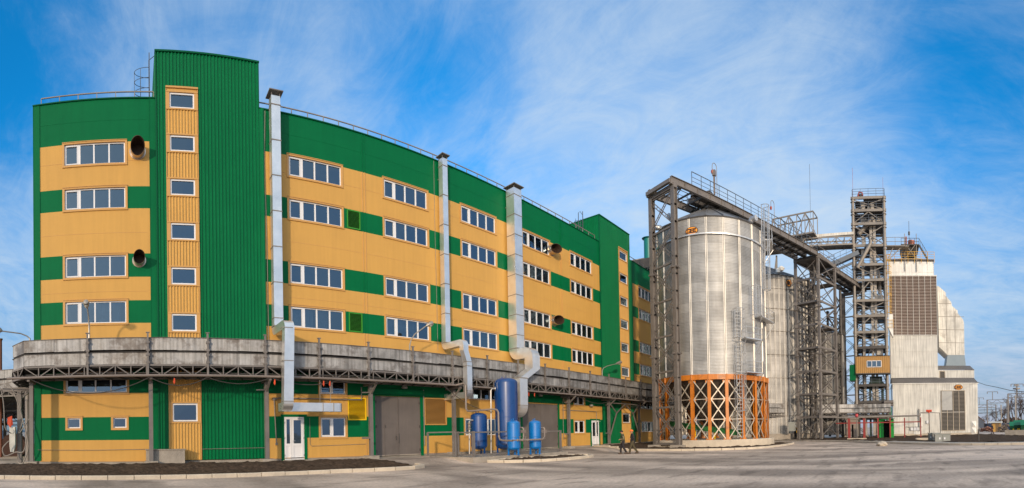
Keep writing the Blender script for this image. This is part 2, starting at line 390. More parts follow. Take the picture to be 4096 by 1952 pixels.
def dress_ground(m):
    nt = m.node_tree; N = nt.nodes; L = nt.links; b = N['Principled BSDF']; src = b.inputs['Base Color'].links[0].from_socket
    tc = N.new('ShaderNodeTexCoord')
    def nz(sc, mscale, det=6, dist=0., rot=0.):
        mp = N.new('ShaderNodeMapping'); mp.inputs['Scale'].default_value = mscale; mp.inputs['Rotation'].default_value = (0,0,rot)
        n = N.new('ShaderNodeTexNoise'); n.inputs['Scale'].default_value = sc; n.inputs['Detail'].default_value = det; n.inputs['Distortion'].default_value = dist
        L.new(tc.outputs['Object'], mp.inputs[0]); L.new(mp.outputs[0], n.inputs['Vector']); return n.outputs['Fac']
    def rng(s, a, b_, c, d):
        r = N.new('ShaderNodeMapRange'); r.inputs[1].default_value = a; r.inputs[2].default_value = b_; r.inputs[3].default_value = c; r.inputs[4].default_value = d
        L.new(s, r.inputs[0]); return r.outputs[0]
    def mul(s, f):
        v = N.new('ShaderNodeVectorMath'); v.operation = 'SCALE'; L.new(s, v.inputs[0]); L.new(f, v.inputs['Scale']); return v.outputs[0]
    c = mul(src, rng(nz(.30, (1, .35, 1), 8, .6, R(25)), .38, .63, .52, 1.16))       # broad stains and tyre sweeps
    c = mul(c, rng(nz(9., (1, 1, 1), 8), .3, .7, .80, 1.18))                   # grain
    c = mul(c, rng(nz(.9, (.5, 1.6, 1), 9, .3), .54, .68, 1., .64))             # damp patches
    # slab joints and cracks
    vo = N.new('ShaderNodeTexVoronoi'); vo.feature = 'DISTANCE_TO_EDGE'; vo.inputs['Scale'].default_value = .11
    ad = N.new('ShaderNodeVectorMath'); ad.operation = 'ADD'; wn = N.new('ShaderNodeTexNoise'); wn.inputs['Scale'].default_value = .8; wn.inputs['Detail'].default_value = 5
    L.new(tc.outputs['Object'], wn.inputs['Vector']); L.new(tc.outputs['Object'], ad.inputs[0])
    sc = N.new('ShaderNodeVectorMath'); sc.operation = 'SCALE'; sc.inputs['Scale'].default_value = 1.6; L.new(wn.outputs['Color'], sc.inputs[0]); L.new(sc.outputs[0], ad.inputs[1])
    L.new(ad.outputs[0], vo.inputs['Vector'])
    c = mul(c, rng(vo.outputs['Distance'], .0, .004, .66, 1.))
    L.new(c, b.inputs['Base Color'])
dress_ground(mg)
tag(g.build('ground', mg, smooth=True), kind='structure')

def smooth_poly(pts, seg=5, closed=True):
    """Catmull-Rom through plan points"""
    P = [Vector((p[0], p[1], 0)) for p in pts]; n = len(P); o = []
    rng_ = range(n) if closed else range(n-1)
    for i in rng_:
        p0, p1, p2, p3 = (P[(i+k) % n] if closed else P[min(max(i+k, 0), n-1)] for k in (-1, 0, 1, 2))
        for s in range(seg):
            t = s/seg
            o.append(.5*((2*p1)+(p2-p0)*t+(2*p0-5*p1+4*p2-p3)*t*t+(3*p1-p0-3*p2+p3)*t**3))
    if not closed: o.append(P[-1])
    return o
def kerb(name, pts, label_kind=None, w=.16, hgt=.16, closed=False):
    """kerb stones laid end to end along a line, on the ground"""
    path = smooth_poly(pts, 6, closed); m = MB(); rnd = random.Random(3)
    if closed: path.append(path[0])
    L_ = [0]
    for i in range(1, len(path)): L_.append(L_[-1]+(path[i]-path[i-1]).length)
    def at(s):
        for i in range(1, len(L_)):
            if s <= L_[i]: return path[i-1].lerp(path[i], (s-L_[i-1])/max(1e-6, L_[i]-L_[i-1]))
        return path[-1]
    s = 0
    while s < L_[-1]-.2:
        e = min(s+1.0, L_[-1]); a = at(s+.012); b = at(e-.012); mid = (a+b)/2; z = gz(mid.x, mid.y)+rnd.uniform(-.008, .008)
        d = (b-a).normalized(); n = Vector((-d.y, d.x, 0)); j = rnd.uniform(-.006, .006)
        a = a+n*j; b = b+n*j; h0 = hgt; k = w/2
        pr = [(-k, -.1), (k, -.1), (k, h0-.03), (k-.03, h0), (-k+.03, h0), (-k, h0-.03)]
        ring = [[p+n*u+Vector((0, 0, z+v)) for u, v in pr] for p in (a, b)]
        for q in range(6): m.poly([ring[0][q], ring[0][(q+1) % 6], ring[1][(q+1) % 6], ring[1][q]])
        m.poly(ring[0][::-1]); m.poly(ring[1])
        s = e
    return tag(m.build(name, M_KERB), kind='structure')
def bed(name, pts, seed, hgt=.14, res=.2, closed_smooth=True, amp=.11):
    """heap of dug soil filling an outline"""
    path = smooth_poly(pts, 6, True); rnd = random.Random(seed); P = [(p.x, p.y) for p in path]
    from mathutils import noise as mn
    x0 = min(p[0] for p in P); x1 = max(p[0] for p in P); y0 = min(p[1] for p in P); y1 = max(p[1] for p in P)
    def inside(x, y):
        c = False; j = len(P)-1
        for i in range(len(P)):
            if (P[i][1] > y) != (P[j][1] > y) and x < (P[j][0]-P[i][0])*(y-P[i][1])/(P[j][1]-P[i][1])+P[i][0]: c = not c
            j = i
        return c
    m = MB(); idx = {}; nx = int((x1-x0)/res)+2; nyy = int((y1-y0)/res)+2
    def dist(x, y):
        return min(math.hypot(x-a, y-b) for a, b in P)
    for i in range(nx):
        for j in range(nyy):
            x = x0+i*res; y = y0+j*res
            if inside(x, y):
                dd = dist(x, y); e = sstep(0, .5, dd)
                n = mn.fractal(Vector((x*1.3, y*1.3, seed)), 1., 2., 5)+.9*mn.noise(Vector((x*3.1, y*3.1, seed)))+.5*mn.noise(Vector((x*7, y*7, seed)))
                idx[i, j] = len(m.v); m.v.append((x+rnd.uniform(-.06, .06), y+rnd.uniform(-.06, .06), gz(x, y)+.03+(hgt+amp*n)*e))
    for (i, j), a in list(idx.items()):
        q = [idx.get(k) for k in ((i, j), (i+1, j), (i+1, j+1), (i, j+1))]
        if None not in q: m.f.append(tuple(q)); m.m.append(0)
        elif q.count(None) == 1: m.f.append(tuple(k for k in q if k is not None)); m.m.append(0)
    return tag(m.build(name, M_SOIL, smooth=True), kind='structure')
kerb('kerb', [(-40, 17.9), (-20, 18.0), (-5, 18.0), (3, 18.25), (8, 18.35), (10.8, 18.0), (12.4, 18.15), (13.1, 18.9), (13.3, 19.8)])
bed('soil_bed', [(-38, 18.1), (-20, 18.15), (-5, 18.15), (3, 18.4), (8, 18.5), (10.8, 18.15), (12.3, 18.35), (12.9, 19.0), (13.1, 20.0), (11.5, 22.3), (5, 22.9), (-5, 22.9), (-20, 23), (-38, 23)], 1, .08, amp=.065)
isl = [(17.4, 18.9), (17.9, 17.6), (18.9, 16.9), (20.1, 16.5), (21.7, 16.35), (23.7, 16.6), (24.7, 17.3), (24.3, 18.4), (21.5, 18.9), (18.5, 19.1)]
kerb('kerb', isl, closed=True)
ci = Vector((20.9, 17.8, 0)); bed('soil_bed', [ci+(Vector((p[0], p[1], 0))-ci)*.95 for p in isl], 5, .12, .2)
k3 = [(34.0, 23.4), (33.2, 20.5), (32.6, 17.0), (32.7, 14.0), (33.6, 11.4), (35.4, 9.6), (38.6, 8.8), (42.5, 8.5), (46.0, 8.6), (47.6, 9.3), (48.8, 11.5)]
kerb('kerb', k3)
bed('soil_bed', [(34.6, 23.3), (33.5, 20.3), (32.9, 17.0), (33.0, 14.2), (33.9, 11.7), (35.6, 9.9), (38.7, 9.1), (42.5, 8.8), (45.9, 8.9), (47.2, 9.5), (48.2, 11.4), (50, 16), (50, 22), (44, 23.6)], 9, .10, .36)
k4 = [(60.5, 15.5), (57.5, 12.0), (53.0, 7.4), (48.5, 3.2), (43.2, -.2), (38.4, -3.4), (35.2, -6.6), (33.8, -10.4), (33.2, -15), (33, -24), (33, -45)]
kerb('kerb', k4, w=.26, hgt=.17)
bed('soil_bed', [(61, 15), (57.9, 11.7), (53.4, 7.1), (48.9, 2.9), (44.6, -.9), (41.0, -4.2), (38.2, -7.4), (37.0, -11), (36.6, -16), (36.4, -24), (36.4, -40), (46, -40), (50, -26), (56, -17.5), (69, -16), (69.4, 0), (66, 9), (64, 15)], 13, .12, .55, amp=.12)
# pale paving strip behind the far kerb
m = MB(); a = smooth_poly(k4[3:], 5, False)
for i in range(len(a)-1):
    d = (a[i+1]-a[i]).normalized(); n = Vector((-d.y, d.x, 0))
    m.poly([a[i]+n*.12+Vector((0,0,.13)), a[i]+n*2.2+Vector((0,0,.15)), a[i+1]+n*2.2+Vector((0,0,.15)), a[i+1]+n*.12+Vector((0,0,.13))])
tag(m.build('pavement', mat('pale_paving', (.33, .29, .25), .9, var=.25, vs=.8, bump=.3)), kind='structure')
# concrete apron along the building foot
m = MB(); m.box(-5.3, 51.0, 23.75, 24.7, .0, .285)
for i in range(16): m.box(-5.2+i*3.3, -5.2+i*3.3+3.1, 23.35+.1*math.sin(i*2.1), 23.745, .0, .275+.012*math.sin(i*3.7))
tag(m.build('pavement', M_CONC), kind='structure')
m = MB(); m.box(16.7, 25.0, 19.35, 23.3, -.05, .30)
tag(m.build('equipment_pad', M_CONC), kind='structure')

# ------------------------------------------------------------------ factory building
WY = 24.5
fb = thing('factory_building', (0, 0, 0), 'long six storey factory with green and tan striped metal walls', 'factory building')
ZT = [(15.83, 17.16), (13.47, 14.77), (9.89, 11.22), (7.47, 8.83), (3.86, 5.16)]
BANDS = [(1.51, 2.70), (3.93, 5.1), (7.56, 8.74), (9.96, 11.18), (13.54, 14.70), (17.06, 30)]
band = lambda z: 0 if any(a < z < b for a, b in BANDS) else 1
BZ = [z for p in BANDS for z in p]
bays = [0, 2, 3, 4, 5, 6, 8]
WX = lambda n: -3.62+6.0*n
WW = 3.40
holes = []; IN = .11
for n in bays:
    if n == 8: x0 = 44.30
    else: x0 = WX(n)
    for r, (a, b) in enumerate(ZT):
        if r == 4 and n in (3, 5): continue
        if r == 4 and n == 2: holes.append((10.16, 11.72, 3.96, 4.9, n, r)); continue
        if r == 4 and n == 6: holes.append((32.6, 34.1, 3.96, 4.9, n, r)); continue
        holes.append((x0+IN, x0+WW-IN, a+IN, b-IN, n, r))
small = [(-3.42, -2.75, 2.14, 2.66), (-1.05, -.37, 2.14, 2.66)]
low = [(10.16, 11.70, 1.55, 2.63), (32.62, 34.12, 1.52, 2.58)]
low4 = [(20.5, 23.4, 1.5, 2.63), (44.45, 47.6, 1.5, 2.6)]
louv = [(12.03, 12.81, 13.62, 14.62, 'g'), (12.05, 12.84, 7.62, 8.66, 'g'), (11.9, 13.0, 2.53, 3.74, 'y'), (17.22, 18.88, 2.24, 3.87, 't'), (42.98, 43.5, 2.5, 3.7, 't')]
doors = [(8.01, 9.16, .29, 2.66), (35.12, 36.32, .29, 2.62)]
gates = [(13.62, 16.86, .29, 3.92), (26.1, 30.35, .29, 3.86)]
allh = [h[:4] for h in holes]+small+low+low4+[l[:4] for l in louv]+doors+gates
TOP = 19.32
wl = MB()
wl.wall(-5.16, 1.28, .42, TOP, WY, allh, band, BZ); wl.wall(7.05, 36.95, .42, TOP, WY, allh, band, BZ); wl.wall(42.95, 50.6, .42, TOP, WY, allh, band, BZ)
wl.box(-5.16, -5.1, WY+.01, WY+17, .42, TOP); wl.box(50.54, 50.6, WY+.01, WY+17, .42, TOP)
wl.box(-5.1, 50.54, WY+16.9, WY+17, .42, TOP)
wl.build('wall', [M_GREEN, M_TAN], fb)
rf = MB(); rf.box(-5.1, 50.55, WY+.03, WY+16.9, TOP-.35, TOP-.2); rf.build('roof', M_ROOFG, fb)
cp = MB()
for x0, x1 in ((-5.2, 1.27), (6.82, 36.93), (42.99, 50.64)): cp.box(x0, x1, WY-.06, WY+.12, TOP, TOP+.06)
cp.build('parapet_cap', M_GTRIM, fb)
pl = MB(); pl.box(-5.12, 50.5, WY-.012, WY+.25, .2, .418); pl.build('plinth', M_CONC, fb)
tr = MB()
for x in (-5.19, -4.86):
    tr.box(x, x+.035, WY-.03, WY-.002, .42, TOP, 0)
tr.box(-5.15, -4.86, WY-.022, WY-.001, .42, TOP, 0)
tr.box(.955, 1.28, WY-.02, WY-.001, .42, TOP, 0); tr.box(.94, .97, WY-.035, WY-.021, .42, TOP, 0)
zz = sorted({.42, TOP} | {z for z in BZ if z < TOP})
for xc in (13.12, 31.2):
    for x in (xc-.12, xc+.06):
        for i in range(len(zz)-1):
            if any(h[0] < x+.05 and h[1] > x and h[2] < zz[i+1] and h[3] > zz[i] for h in allh): continue
            tr.box(x, x+.055, WY-.028, WY-.001, zz[i], zz[i+1], band((zz[i]+zz[i+1])/2))
for z in (12.27, 16.05, 5.62, 18.2, 9.2):
    for x0, x1 in ((-4.8, .93), (7.1, 36.9), (43, 50)):
        cuts = sorted([(max(x0, h[0]), min(x1, h[1])) for h in allh if h[2]-.1 < z < h[3]+.1 and h[1] > x0 and h[0] < x1])
        c = x0
        for a, b in cuts+[(x1, x1)]:
            if a-c > .3: tr.box(c, a-.14, WY-.006, WY-.001, z, z+.018, 1 if band(z) else 0)
            c = max(c, b+.14)
tr.box(-4.85, .95, WY-.045, WY-.001, .40, .45, 1); tr.box(7.1, 13.4, WY-.045, WY-.001, .40, .45, 1); tr.box(17.0, 26, WY-.045, WY-.001, .40, .45, 1); tr.box(30.5, 36.9, WY-.045, WY-.001, .40, .45, 1)
tr.build('seam_trim', [M_GREEN, M_TRIM], fb)
# dark backing behind the glass: room shade and bluish tint in its colour
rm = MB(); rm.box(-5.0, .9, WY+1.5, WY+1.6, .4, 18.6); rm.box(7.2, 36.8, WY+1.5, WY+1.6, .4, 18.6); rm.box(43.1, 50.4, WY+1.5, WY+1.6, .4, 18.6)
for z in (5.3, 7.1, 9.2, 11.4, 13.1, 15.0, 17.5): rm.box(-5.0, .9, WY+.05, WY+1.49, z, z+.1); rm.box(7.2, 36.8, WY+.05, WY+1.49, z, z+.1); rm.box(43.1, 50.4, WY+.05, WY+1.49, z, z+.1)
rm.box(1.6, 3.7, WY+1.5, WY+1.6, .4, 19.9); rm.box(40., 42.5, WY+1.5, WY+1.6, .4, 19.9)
rm.build('dark_room_backing', M_ROOM, fb)

def ring_box(m, x0, x1, z0, z1, t, ya, yb, mi=0):
    m.box(x0, x1, ya, yb, z0, z0+t, mi); m.box(x0, x1, ya, yb, z1-t, z1, mi)
    m.box(x0, x0+t, ya, yb, z0+t, z1-t, mi); m.box(x1-t, x1, ya, yb, z0+t, z1-t, mi)
def make_window(w, h, kind):
    """opening w x h centred on its own origin, wall face at y = 0"""
    x0, x1, z0, z1 = -w/2, w/2, -h/2, h/2; f = MB(); yf, yb = .05, .13
    if kind == 4: div = [.0, .245, .49, .74, 1.]
    elif kind == 2: div = [0, .47, 1.]
    else: div = [0, 1.]
    ring_box(f, x0, x1, z0, z1, .055, yf, yb)
    for i, d in enumerate(div[1:-1]):
        x = x0+w*d; t = .075 if (i == 0 and kind == 4) or kind == 2 else .04
        f.box(x-t, x+t*.9, yf-.008, yb, z0+.055, z1-.055)
    if kind in (4, 2):                       # opening sash has its own thicker frame
        ring_box(f, x0+.056, x0+w*div[1]-.076, z0+.056, z1-.056, .045, yf-.018, yb-.01)
    o = f.build('window', M_WHITE, None, loc=(0, 0, 0))
    p = MB()
    for i in range(len(div)-1):
        a = x0+w*div[i]+.04; b = x0+w*div[i+1]-.03
        p.poly([(a, .095, z0+.03), (b, .095, z0+.03), (b, .095, z1-.03), (a, .095, z1-.03)])
    p.build('pane', M_GLASS, o, loc=(0, 0, 0))
    s = MB(); t = .115
    ring_box(s, x0-t, x1+t, z0-t, z1+t, t-.002, -.035, .0)
    s.box(x0-t, x1+t, -.06, -.036, z1+t-.03, z1+t); s.box(x0-t, x1+t, -.05, -.036, z0-t, z0-t+.025)
    ring_box(s, x0-.02, x1+.02, z0-.02, z1+.02, .019, .001, .18)
    s.build('surround', M_TRIM, o, loc=(0, 0, 0))
    return o
def curtain(win, x0, x1, z0, z1, seed):
    c = MB(); rnd = random.Random(seed); n = 26; top = []; bot = []
    for i in range(n+1):
        t = i/n; y = .35+.035*math.sin(i*1.9+seed); top.append((lerp(x0, x1, t), y, z1)); bot.append((lerp(x0, x1, t)+.02*math.sin(i), y, z0))
    for i in range(n): c.poly([bot[i], bot[i+1], top[i+1], top[i]])
    c.build('curtain', M_CURT, win, loc=(0, 0, 0))
protos = {}
def place_window(x0, x1, z0, z1, kind, Y=WY, cover=None, seed=0):
    key = (round(x1-x0, 2), round(z1-z0, 2), kind)
    loc = ((x0+x1)/2, Y, (z0+z1)/2)
    if key not in protos:
        protos[key] = make_window(x1-x0, z1-z0, kind); o = copy_tree(protos[key], fb, loc)
    else: o = copy_tree(protos[key], fb, loc)
    if cover:
        w_ = x1-x0
        for a, b in cover: curtain(o, -w_/2+a*w_, -w_/2+b*w_, -(z1-z0)/2, (z1-z0)/2, seed)
    return o
for h in holes:
    x0, x1, a, b, n, r = h
    k = 4 if x1-x0 > 2 else 2; cov = None
    if r == 3: cov = {0: [(.48, .74), (.78, .9)], 2: [(.0, .45), (.5, .72)], 3: [(.02, .8)], 4: [(0, .2), (.5, .9)], 5: [(.0, .3)]}.get(n)
    if r == 2 and n == 4: cov = [(.5, .6)]
    if n == 6 or n == 8: cov = [(.05, .3), (.55, .7)] if (r+n) % 2 else [(.3, .45)]
    place_window(x0, x1, a, b, k, cover=cov, seed=n*7+r)
for s in small: place_window(*s, 1)
for s in low: place_window(*s, 2)
for s in low4: place_window(*s, 4)
for p in protos.values():
    for ch in list(p.children): bpy.data.objects.remove(ch)
    bpy.data.objects.remove(p)
protos = {}

# stair towers: trapezoidal sheet over real ribs
def corrugated(m, x0, x1, z0, z1, Y, pitch=.182, depth=.045, mi=0, holes=()):
    n = max(1, round((x1-x0)/pitch)); p = (x1-x0)/n
    for i in range(n):
        a = x0+i*p; prof = [(a, Y), (a+p*.52, Y), (a+p*.62, Y-depth), (a+p*.90, Y-depth), (a+p, Y)]
        for q in range(4): m.poly([(prof[q][0], prof[q][1], z0), (prof[q+1][0], prof[q+1][1], z0), (prof[q+1][0], prof[q+1][1], z1), (prof[q][0], prof[q][1], z1)], mi)
TW = [(18.80, 19.60), (16.53, 17.35), (14.22, 15.04), (11.9, 12.74), (9.55, 10.42), (7.12, 8.0), (2.44, 3.36)]
def stair_tower(xa, xb, s0, s1, topx1, ztop):
    YF = WY-.06
    t = MB(); corrugated(t, xa, s0, .45, ztop, YF); corrugated(t, s0, s1, 19.85, ztop, YF); corrugated(t, s1, topx1, .45, ztop, YF); corrugated(t, topx1, xb, .45, TOP-.01, YF)
    for x in (xa, topx1):        # ribbed side sheets above the roof
        n = 34
        for i in range(n):
            y0 = YF+i*.18; k = .045 if x == xa else -.045
            pr = [(x, y0), (x, y0+.1), (x-k, y0+.12), (x-k, y0+.165), (x, y0+.18)]
            for q in range(4): t.poly([(pr[q][0], pr[q][1], TOP-.2), (pr[q+1][0], pr[q+1][1], TOP-.2), (pr[q+1][0], pr[q+1][1], ztop), (pr[q][0], pr[q][1], ztop)])
    t.poly([(xa, YF, ztop-.02), (topx1, YF, ztop-.02), (topx1, YF+6.1, ztop-.02), (xa, YF+6.1, ztop-.02)])
    t.poly([(xa, YF+6.12, TOP-.2), (xa, YF+6.12, ztop), (topx1, YF+6.12, ztop), (topx1, YF+6.12, TOP-.2)])
    tw = t.build('stair_tower', M_GREENC, fb)
    c = MB(); c.box(xa-.05, topx1+.05, YF-.09, YF+.05, ztop, ztop+.09); c.box(xa-.05, xa+.06, YF+.051, YF+6.15, ztop, ztop+.09); c.box(topx1-.06, topx1+.05, YF+.051, YF+6.15, ztop, ztop+.09)
    c.box(xa-.03, xa+.03, YF-.055, YF+.04, .45, ztop-.001); c.box(topx1-.03, topx1+.03, YF-.055, YF+.04, TOP, ztop-.001); c.box(xb-.03, xb+.02, YF-.055, YF+.04, .45, TOP-.012)
    c.build('cap_trim', M_GTRIM, tw)
    s = MB(); zc_ = .45
    for a, b in sorted(TW)+[(19.85, 19.85)]:
        if b > a: corrugated(s, s0+.02, s1-.02, zc_, a-.09, YF-.02, .167, .04); zc_ = b+.1
    s.box(s0+.03, s1-.03, YF-.03, YF+.02, 19.69, 19.839)
    sp = s.build('stair_panel', M_TANC, tw)
    u = MB()
    for a, b in TW:
        w0, w1 = s0+.17, s1-.17
        for z in (a-.09, b+.02): u.box(s0-.02, s1+.02, YF-.085, YF-.0, z, z+.075)
        u.box(s0-.02, w0, YF-.07, YF+.05, a-.012, b+.018); u.box(w1, s1+.02, YF-.07, YF+.05, a-.012, b+.018)
    u.box(s0-.03, s1+.03, YF-.1, YF, 19.84, 19.93); u.box(s0-.03, s0+.015, YF-.06, YF, .45, 19.83); u.box(s1-.015, s1+.03, YF-.06, YF, .45, 19.83)
    u.build('panel_trim', M_TRIM, tw)
    for a, b in TW:
        f = MB(); w0, w1 = s0+.17, s1-.17
        ring_box(f, w0, w1, a, b, .07, YF-.03, YF+.05); wf = f.build('window', M_WHITE, fb)
        g_ = MB(); g_.poly([(w0+.05, YF+.02, a+.05), (w1-.05, YF+.02, a+.05), (w1-.05, YF+.02, b-.05), (w0+.05, YF+.02, b-.05)]); g_.build('pane', M_GLASS, wf)
stair_tower(1.30, 7.05, 1.84, 3.48, 6.80, 21.75)
stair_tower(36.97, 42.95, 40.30, 42.05, 42.48, 21.80)
m = MB(); m.box(.62, 2.55, 23.72, 24.42, .15, .99); m.box(.58, 2.6, 23.68, 24.43, .992, 1.03); m.build('plinth', M_CONC, fb)

# roof rail
def roof_rail(x0, x1):
    r = MB(); n = int((x1-x0)/.96)
    for i in range(n+1):
        x = x0+(x1-x0)*i/n; r.bar((x, WY+.35, TOP-.2), (x, WY+.35, TOP+.62), .04)
    r.bar((x0, WY+.35, TOP+.62), (x1, WY+.35, TOP+.62), .05); r.bar((x0, WY+.35, TOP+.3), (x1, WY+.35, TOP+.3), .03)
    r.build('roof_rail', M_STEELT, fb)
roof_rail(-4.8, 1.2); roof_rail(6.9, 36.8); roof_rail(43.1, 50.4)
# caged roof ladders
def cage_ladder(parent, x, y, z0, z1, mat_, side=-1, name='roof_ladder'):
    l = MB(); s = side
    for k in (-.25, .25):
        l.bar((x, y+k, z0), (x, y+k, z1+.9), .05)
    for i in range(int((z1-z0)/.3)): l.bar((x, y-.25, z0+.2+i*.3), (x, y+.25, z0+.2+i*.3), .03)
    for i in range(int((z1-z0-.4)/.55)+1):
        z = z0+.45+i*.55; l.tube([(x+s*.8*math.sin(math.pi*j/10), y-.38*math.cos(math.pi*j/10), z) for j in range(11)], .018, 4)
    for j in (2, 5, 8): l.bar((x+s*.8*math.sin(math.pi*j/10), y-.38*math.cos(math.pi*j/10), z0+.4), (x+s*.8*math.sin(math.pi*j/10), y-.38*math.cos(math.pi*j/10), z1), .025)
    l.tube([(x, y+.25, z1+.9), (x+.3, y+.25, z1+1.15), (x+.75, y+.25, z1+.9), (x+.75, y+.25, z1)], .022, 5)
    l.build(name, mat_, parent)
cage_ladder(fb, 1.0, 25.3, TOP-.1, 21.3, M_RAIL); cage_ladder(fb, 36.5, 26.2, TOP-.1, 21.5, M_RAIL)

# louvres, doors, gates
def louvre(x0, x1, z0, z1, mt, n):
    l = MB(); ring_box(l, x0-.04, x1+.04, z0-.04, z1+.04, .06, WY-.05, WY+.03)
    for i in range(n):
        z = z0+.03+(z1-z0-.06)*(i+.5)/n; hh = (z1-z0)/n*.27
        l.hexa([(x0+.02, WY-.03, z-hh), (x1-.02, WY-.03, z-hh), (x1-.02, WY+.05, z+hh-.01), (x0+.02, WY+.05, z+hh-.01),
                (x0+.02, WY-.03, z-hh+.012), (x1-.02, WY-.03, z-hh+.012), (x1-.02, WY+.05, z+hh+.002), (x0+.02, WY+.05, z+hh+.002)])
    o = l.build('louvre', mt, fb); b = MB(); b.box(x0, x1, WY+.08, WY+.1, z0, z1); b.build('louvre_back', M_BLACK, o); return o
for l in louv: louvre(*l[:4], {'g': M_BRIGHTG, 'y': M_YEL, 't': M_TRIM}[l[4]], {'g': 14, 'y': 17, 't': 22}[l[4]])
def double_door(x0, x1, z0, z1, split):
    f = MB(); ring_box(f, x0, x1, z0, z1, .05, WY-.03, WY+.06)
    d = f.build('door', M_WHITE, fb); xm = lerp(x0, x1, split)
    for a, b in ((x0+.055, xm-.006), (xm+.006, x1-.055)):
        lf = MB(); t = .075 if b-a < .5 else .12; zm = z0+.36*(z1-z0)
        ring_box(lf, a, b, z0+.055, z1-.055, t, WY-.045, WY+.03); lf.box(a+t, b-t, WY-.045, WY+.03, zm-.07, zm+.07)
        lf.box(a+t, b-t, WY-.015, WY+.0, z0+.055+t, zm-.07)
        o = lf.build('door_leaf', M_WHITE, d)
        g_ = MB(); g_.poly([(a+t, WY-.01, zm+.07), (b-t, WY-.01, zm+.07), (b-t, WY-.01, z1-.055-t), (a+t, WY-.01, z1-.055-t)]); g_.build('door_glass', M_GLASS, d)
    hn = MB(); hn.bar((xm+.07, WY-.05, lerp(z0, z1, .45)), (xm+.07, WY-.09, lerp(z0, z1, .45)), .03); hn.bar((xm+.07, WY-.09, lerp(z0, z1, .45)), (xm+.19, WY-.09, lerp(z0, z1, .45)), .025)
    hn.bar((xm+.07, WY-.048, lerp(z0, z1, .40)), (xm+.07, WY-.048, lerp(z0, z1, .47)), .035, .01)
    for k in (.1, .5, .85):
        for x in (x0+.03, x1-.03): hn.box(x-.02, x+.02, WY-.06, WY-.031, lerp(z0, z1, k), lerp(z0, z1, k)+.09)
    hn.box(xm+.35, xm+.62, WY-.1, WY-.046, z1-.11, z1-.06)
    hn.build('door_fitting', M_ZINC, d)
    gt = MB(); gt.box(x0-.17, x0-.003, WY-.05, WY+.03, z0, z1+.14); gt.box(x1+.003, x1+.17, WY-.05, WY+.03, z0, z1+.14); gt.box(x0-.002, x1+.002, WY-.05, WY+.03, z1+.003, z1+.14)
    gt.build('door_surround', M_GREEN, d)
    bk = MB(); bk.box(x0, x1, WY+.3, WY+.32, z0, z1); bk.build('door_backing', M_ROOM, d)
double_door(*doors[0], .36); double_door(*doors[1], .62)
m = MB(); m.box(7.9, 9.4, 23.5, 24.4, .287, .33); m.box(35.0, 36.5, 23.5, 24.4, .287, .33); m.build('doorstep', M_CONC, fb)
def big_gate(x0, x1, z0, z1):
    xm = (x0+x1)/2; g_ = MB()
    for a, b in ((x0+.02, xm-.01), (xm+.01, x1-.02)):
        g_.box(a, b, WY+.0, WY+.05, z0+.03, z1-.02)
        for z in (z0+.03, (z0+z1)/2-.03, z1-.1): g_.box(a+.001, b-.001, WY-.012, WY-.001, z, z+.035)
        g_.box(a, a+.03, WY-.014, WY-.001, z0+.07, z1-.13); g_.box(b-.03, b, WY-.014, WY-.001, z0+.07, z1-.13)
    o = g_.build('gate', M_GATE, fb)
    wk = MB(); ring_box(wk, xm-.98, xm-.12, z0+.08, z0+2.0, .02, WY-.022, WY-.013); wk.build('wicket_door', M_GATE, o)
    hd = MB()
    for x in (x0+.06, x1-.06):
        for k in (.08, .48, .88): hd.box(x-.05, x+.05, WY-.04, WY-.015, lerp(z0, z1, k), lerp(z0, z1, k)+.16)
    hd.box(xm-.2, xm-.15, WY-.06, WY-.015, z0+1.0, z0+1.25); hd.box(xm-.01, xm+.03, WY-.05, WY-.015, z0+.8, z0+1.4); hd.box(xm-.95, xm-.9, WY-.045, WY-.023, z0+1.75, z0+1.9)
    hd.build('gate_fitting', M_STEELD, o)
    fr = MB(); fr.box(x0-.2, x0-.001, WY-.05, WY+.04, z0, z1+.1); fr.box(x1+.001, x1+.2, WY-.05, WY+.04, z0, z1+.1)
    fr.box(x0-.2, x1+.2, WY-.16, WY+.04, z1+.101, z1+.42); fr.box(x0-.2, x1+.2, WY-.19, WY-.161, z1+.1, z1+.16)
    fr.build('gate_frame', M_GREEN, o)
for g_ in gates: big_gate(*g_)
# air cowls: stub pipes cut off at a slant
def cowl(x, z, r, tilt, side):
    m_ = MB(); n = 28; L0 = 1.0; pts = []
    for ring in range(5):
        pts.append([])
        for j in range(n):
            t = 2*math.pi*j/n; cx = r*math.cos(t); cz = r*math.sin(t)
            lng = L0*.55 - tilt[0]*cx*.9 + tilt[1]*cz*.9
            pts[-1].append(Vector((x+cx, WY-.01-(lng*ring/4), z+cz)))
    for i in range(4):
        for j in range(n): m_.poly([pts[i][j], pts[i][(j+1) % n], pts[i+1][(j+1) % n], pts[i+1][j]])
    o = m_.build('air_cowl', M_COWL, fb, smooth=True)
    k = MB(); q = []
    for ring in (4, 0):
        q.append([])
        for j in range(n):
            c = Vector((x, 0, z)); p = pts[ring][j]; q[-1].append(Vector((x+(p.x-x)*.93, p.y+(0.002 if ring == 4 else -.04), z+(p.z-z)*.93)))
    for j in range(n): k.poly([pts[4][j], pts[4][(j+1) % n], q[0][(j+1) % n], q[0][j]]); k.poly([q[0][j], q[0][(j+1) % n], q[1][(j+1) % n], q[1][j]])
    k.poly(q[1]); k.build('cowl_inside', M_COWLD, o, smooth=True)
    fl = MB(); fl.lathe([(r+.06, 0), (r+.06, .03), (r+.004, .03)], n); fl.v = [(x+a, WY-.002-c, z+b) for a, b, c in fl.v]; fl.build('cowl_flange', M_COWL, o)
cowl(.33, 16.5, .37, (0, .75), 0); cowl(.36, 10.8, .30, (0, .75), 0)
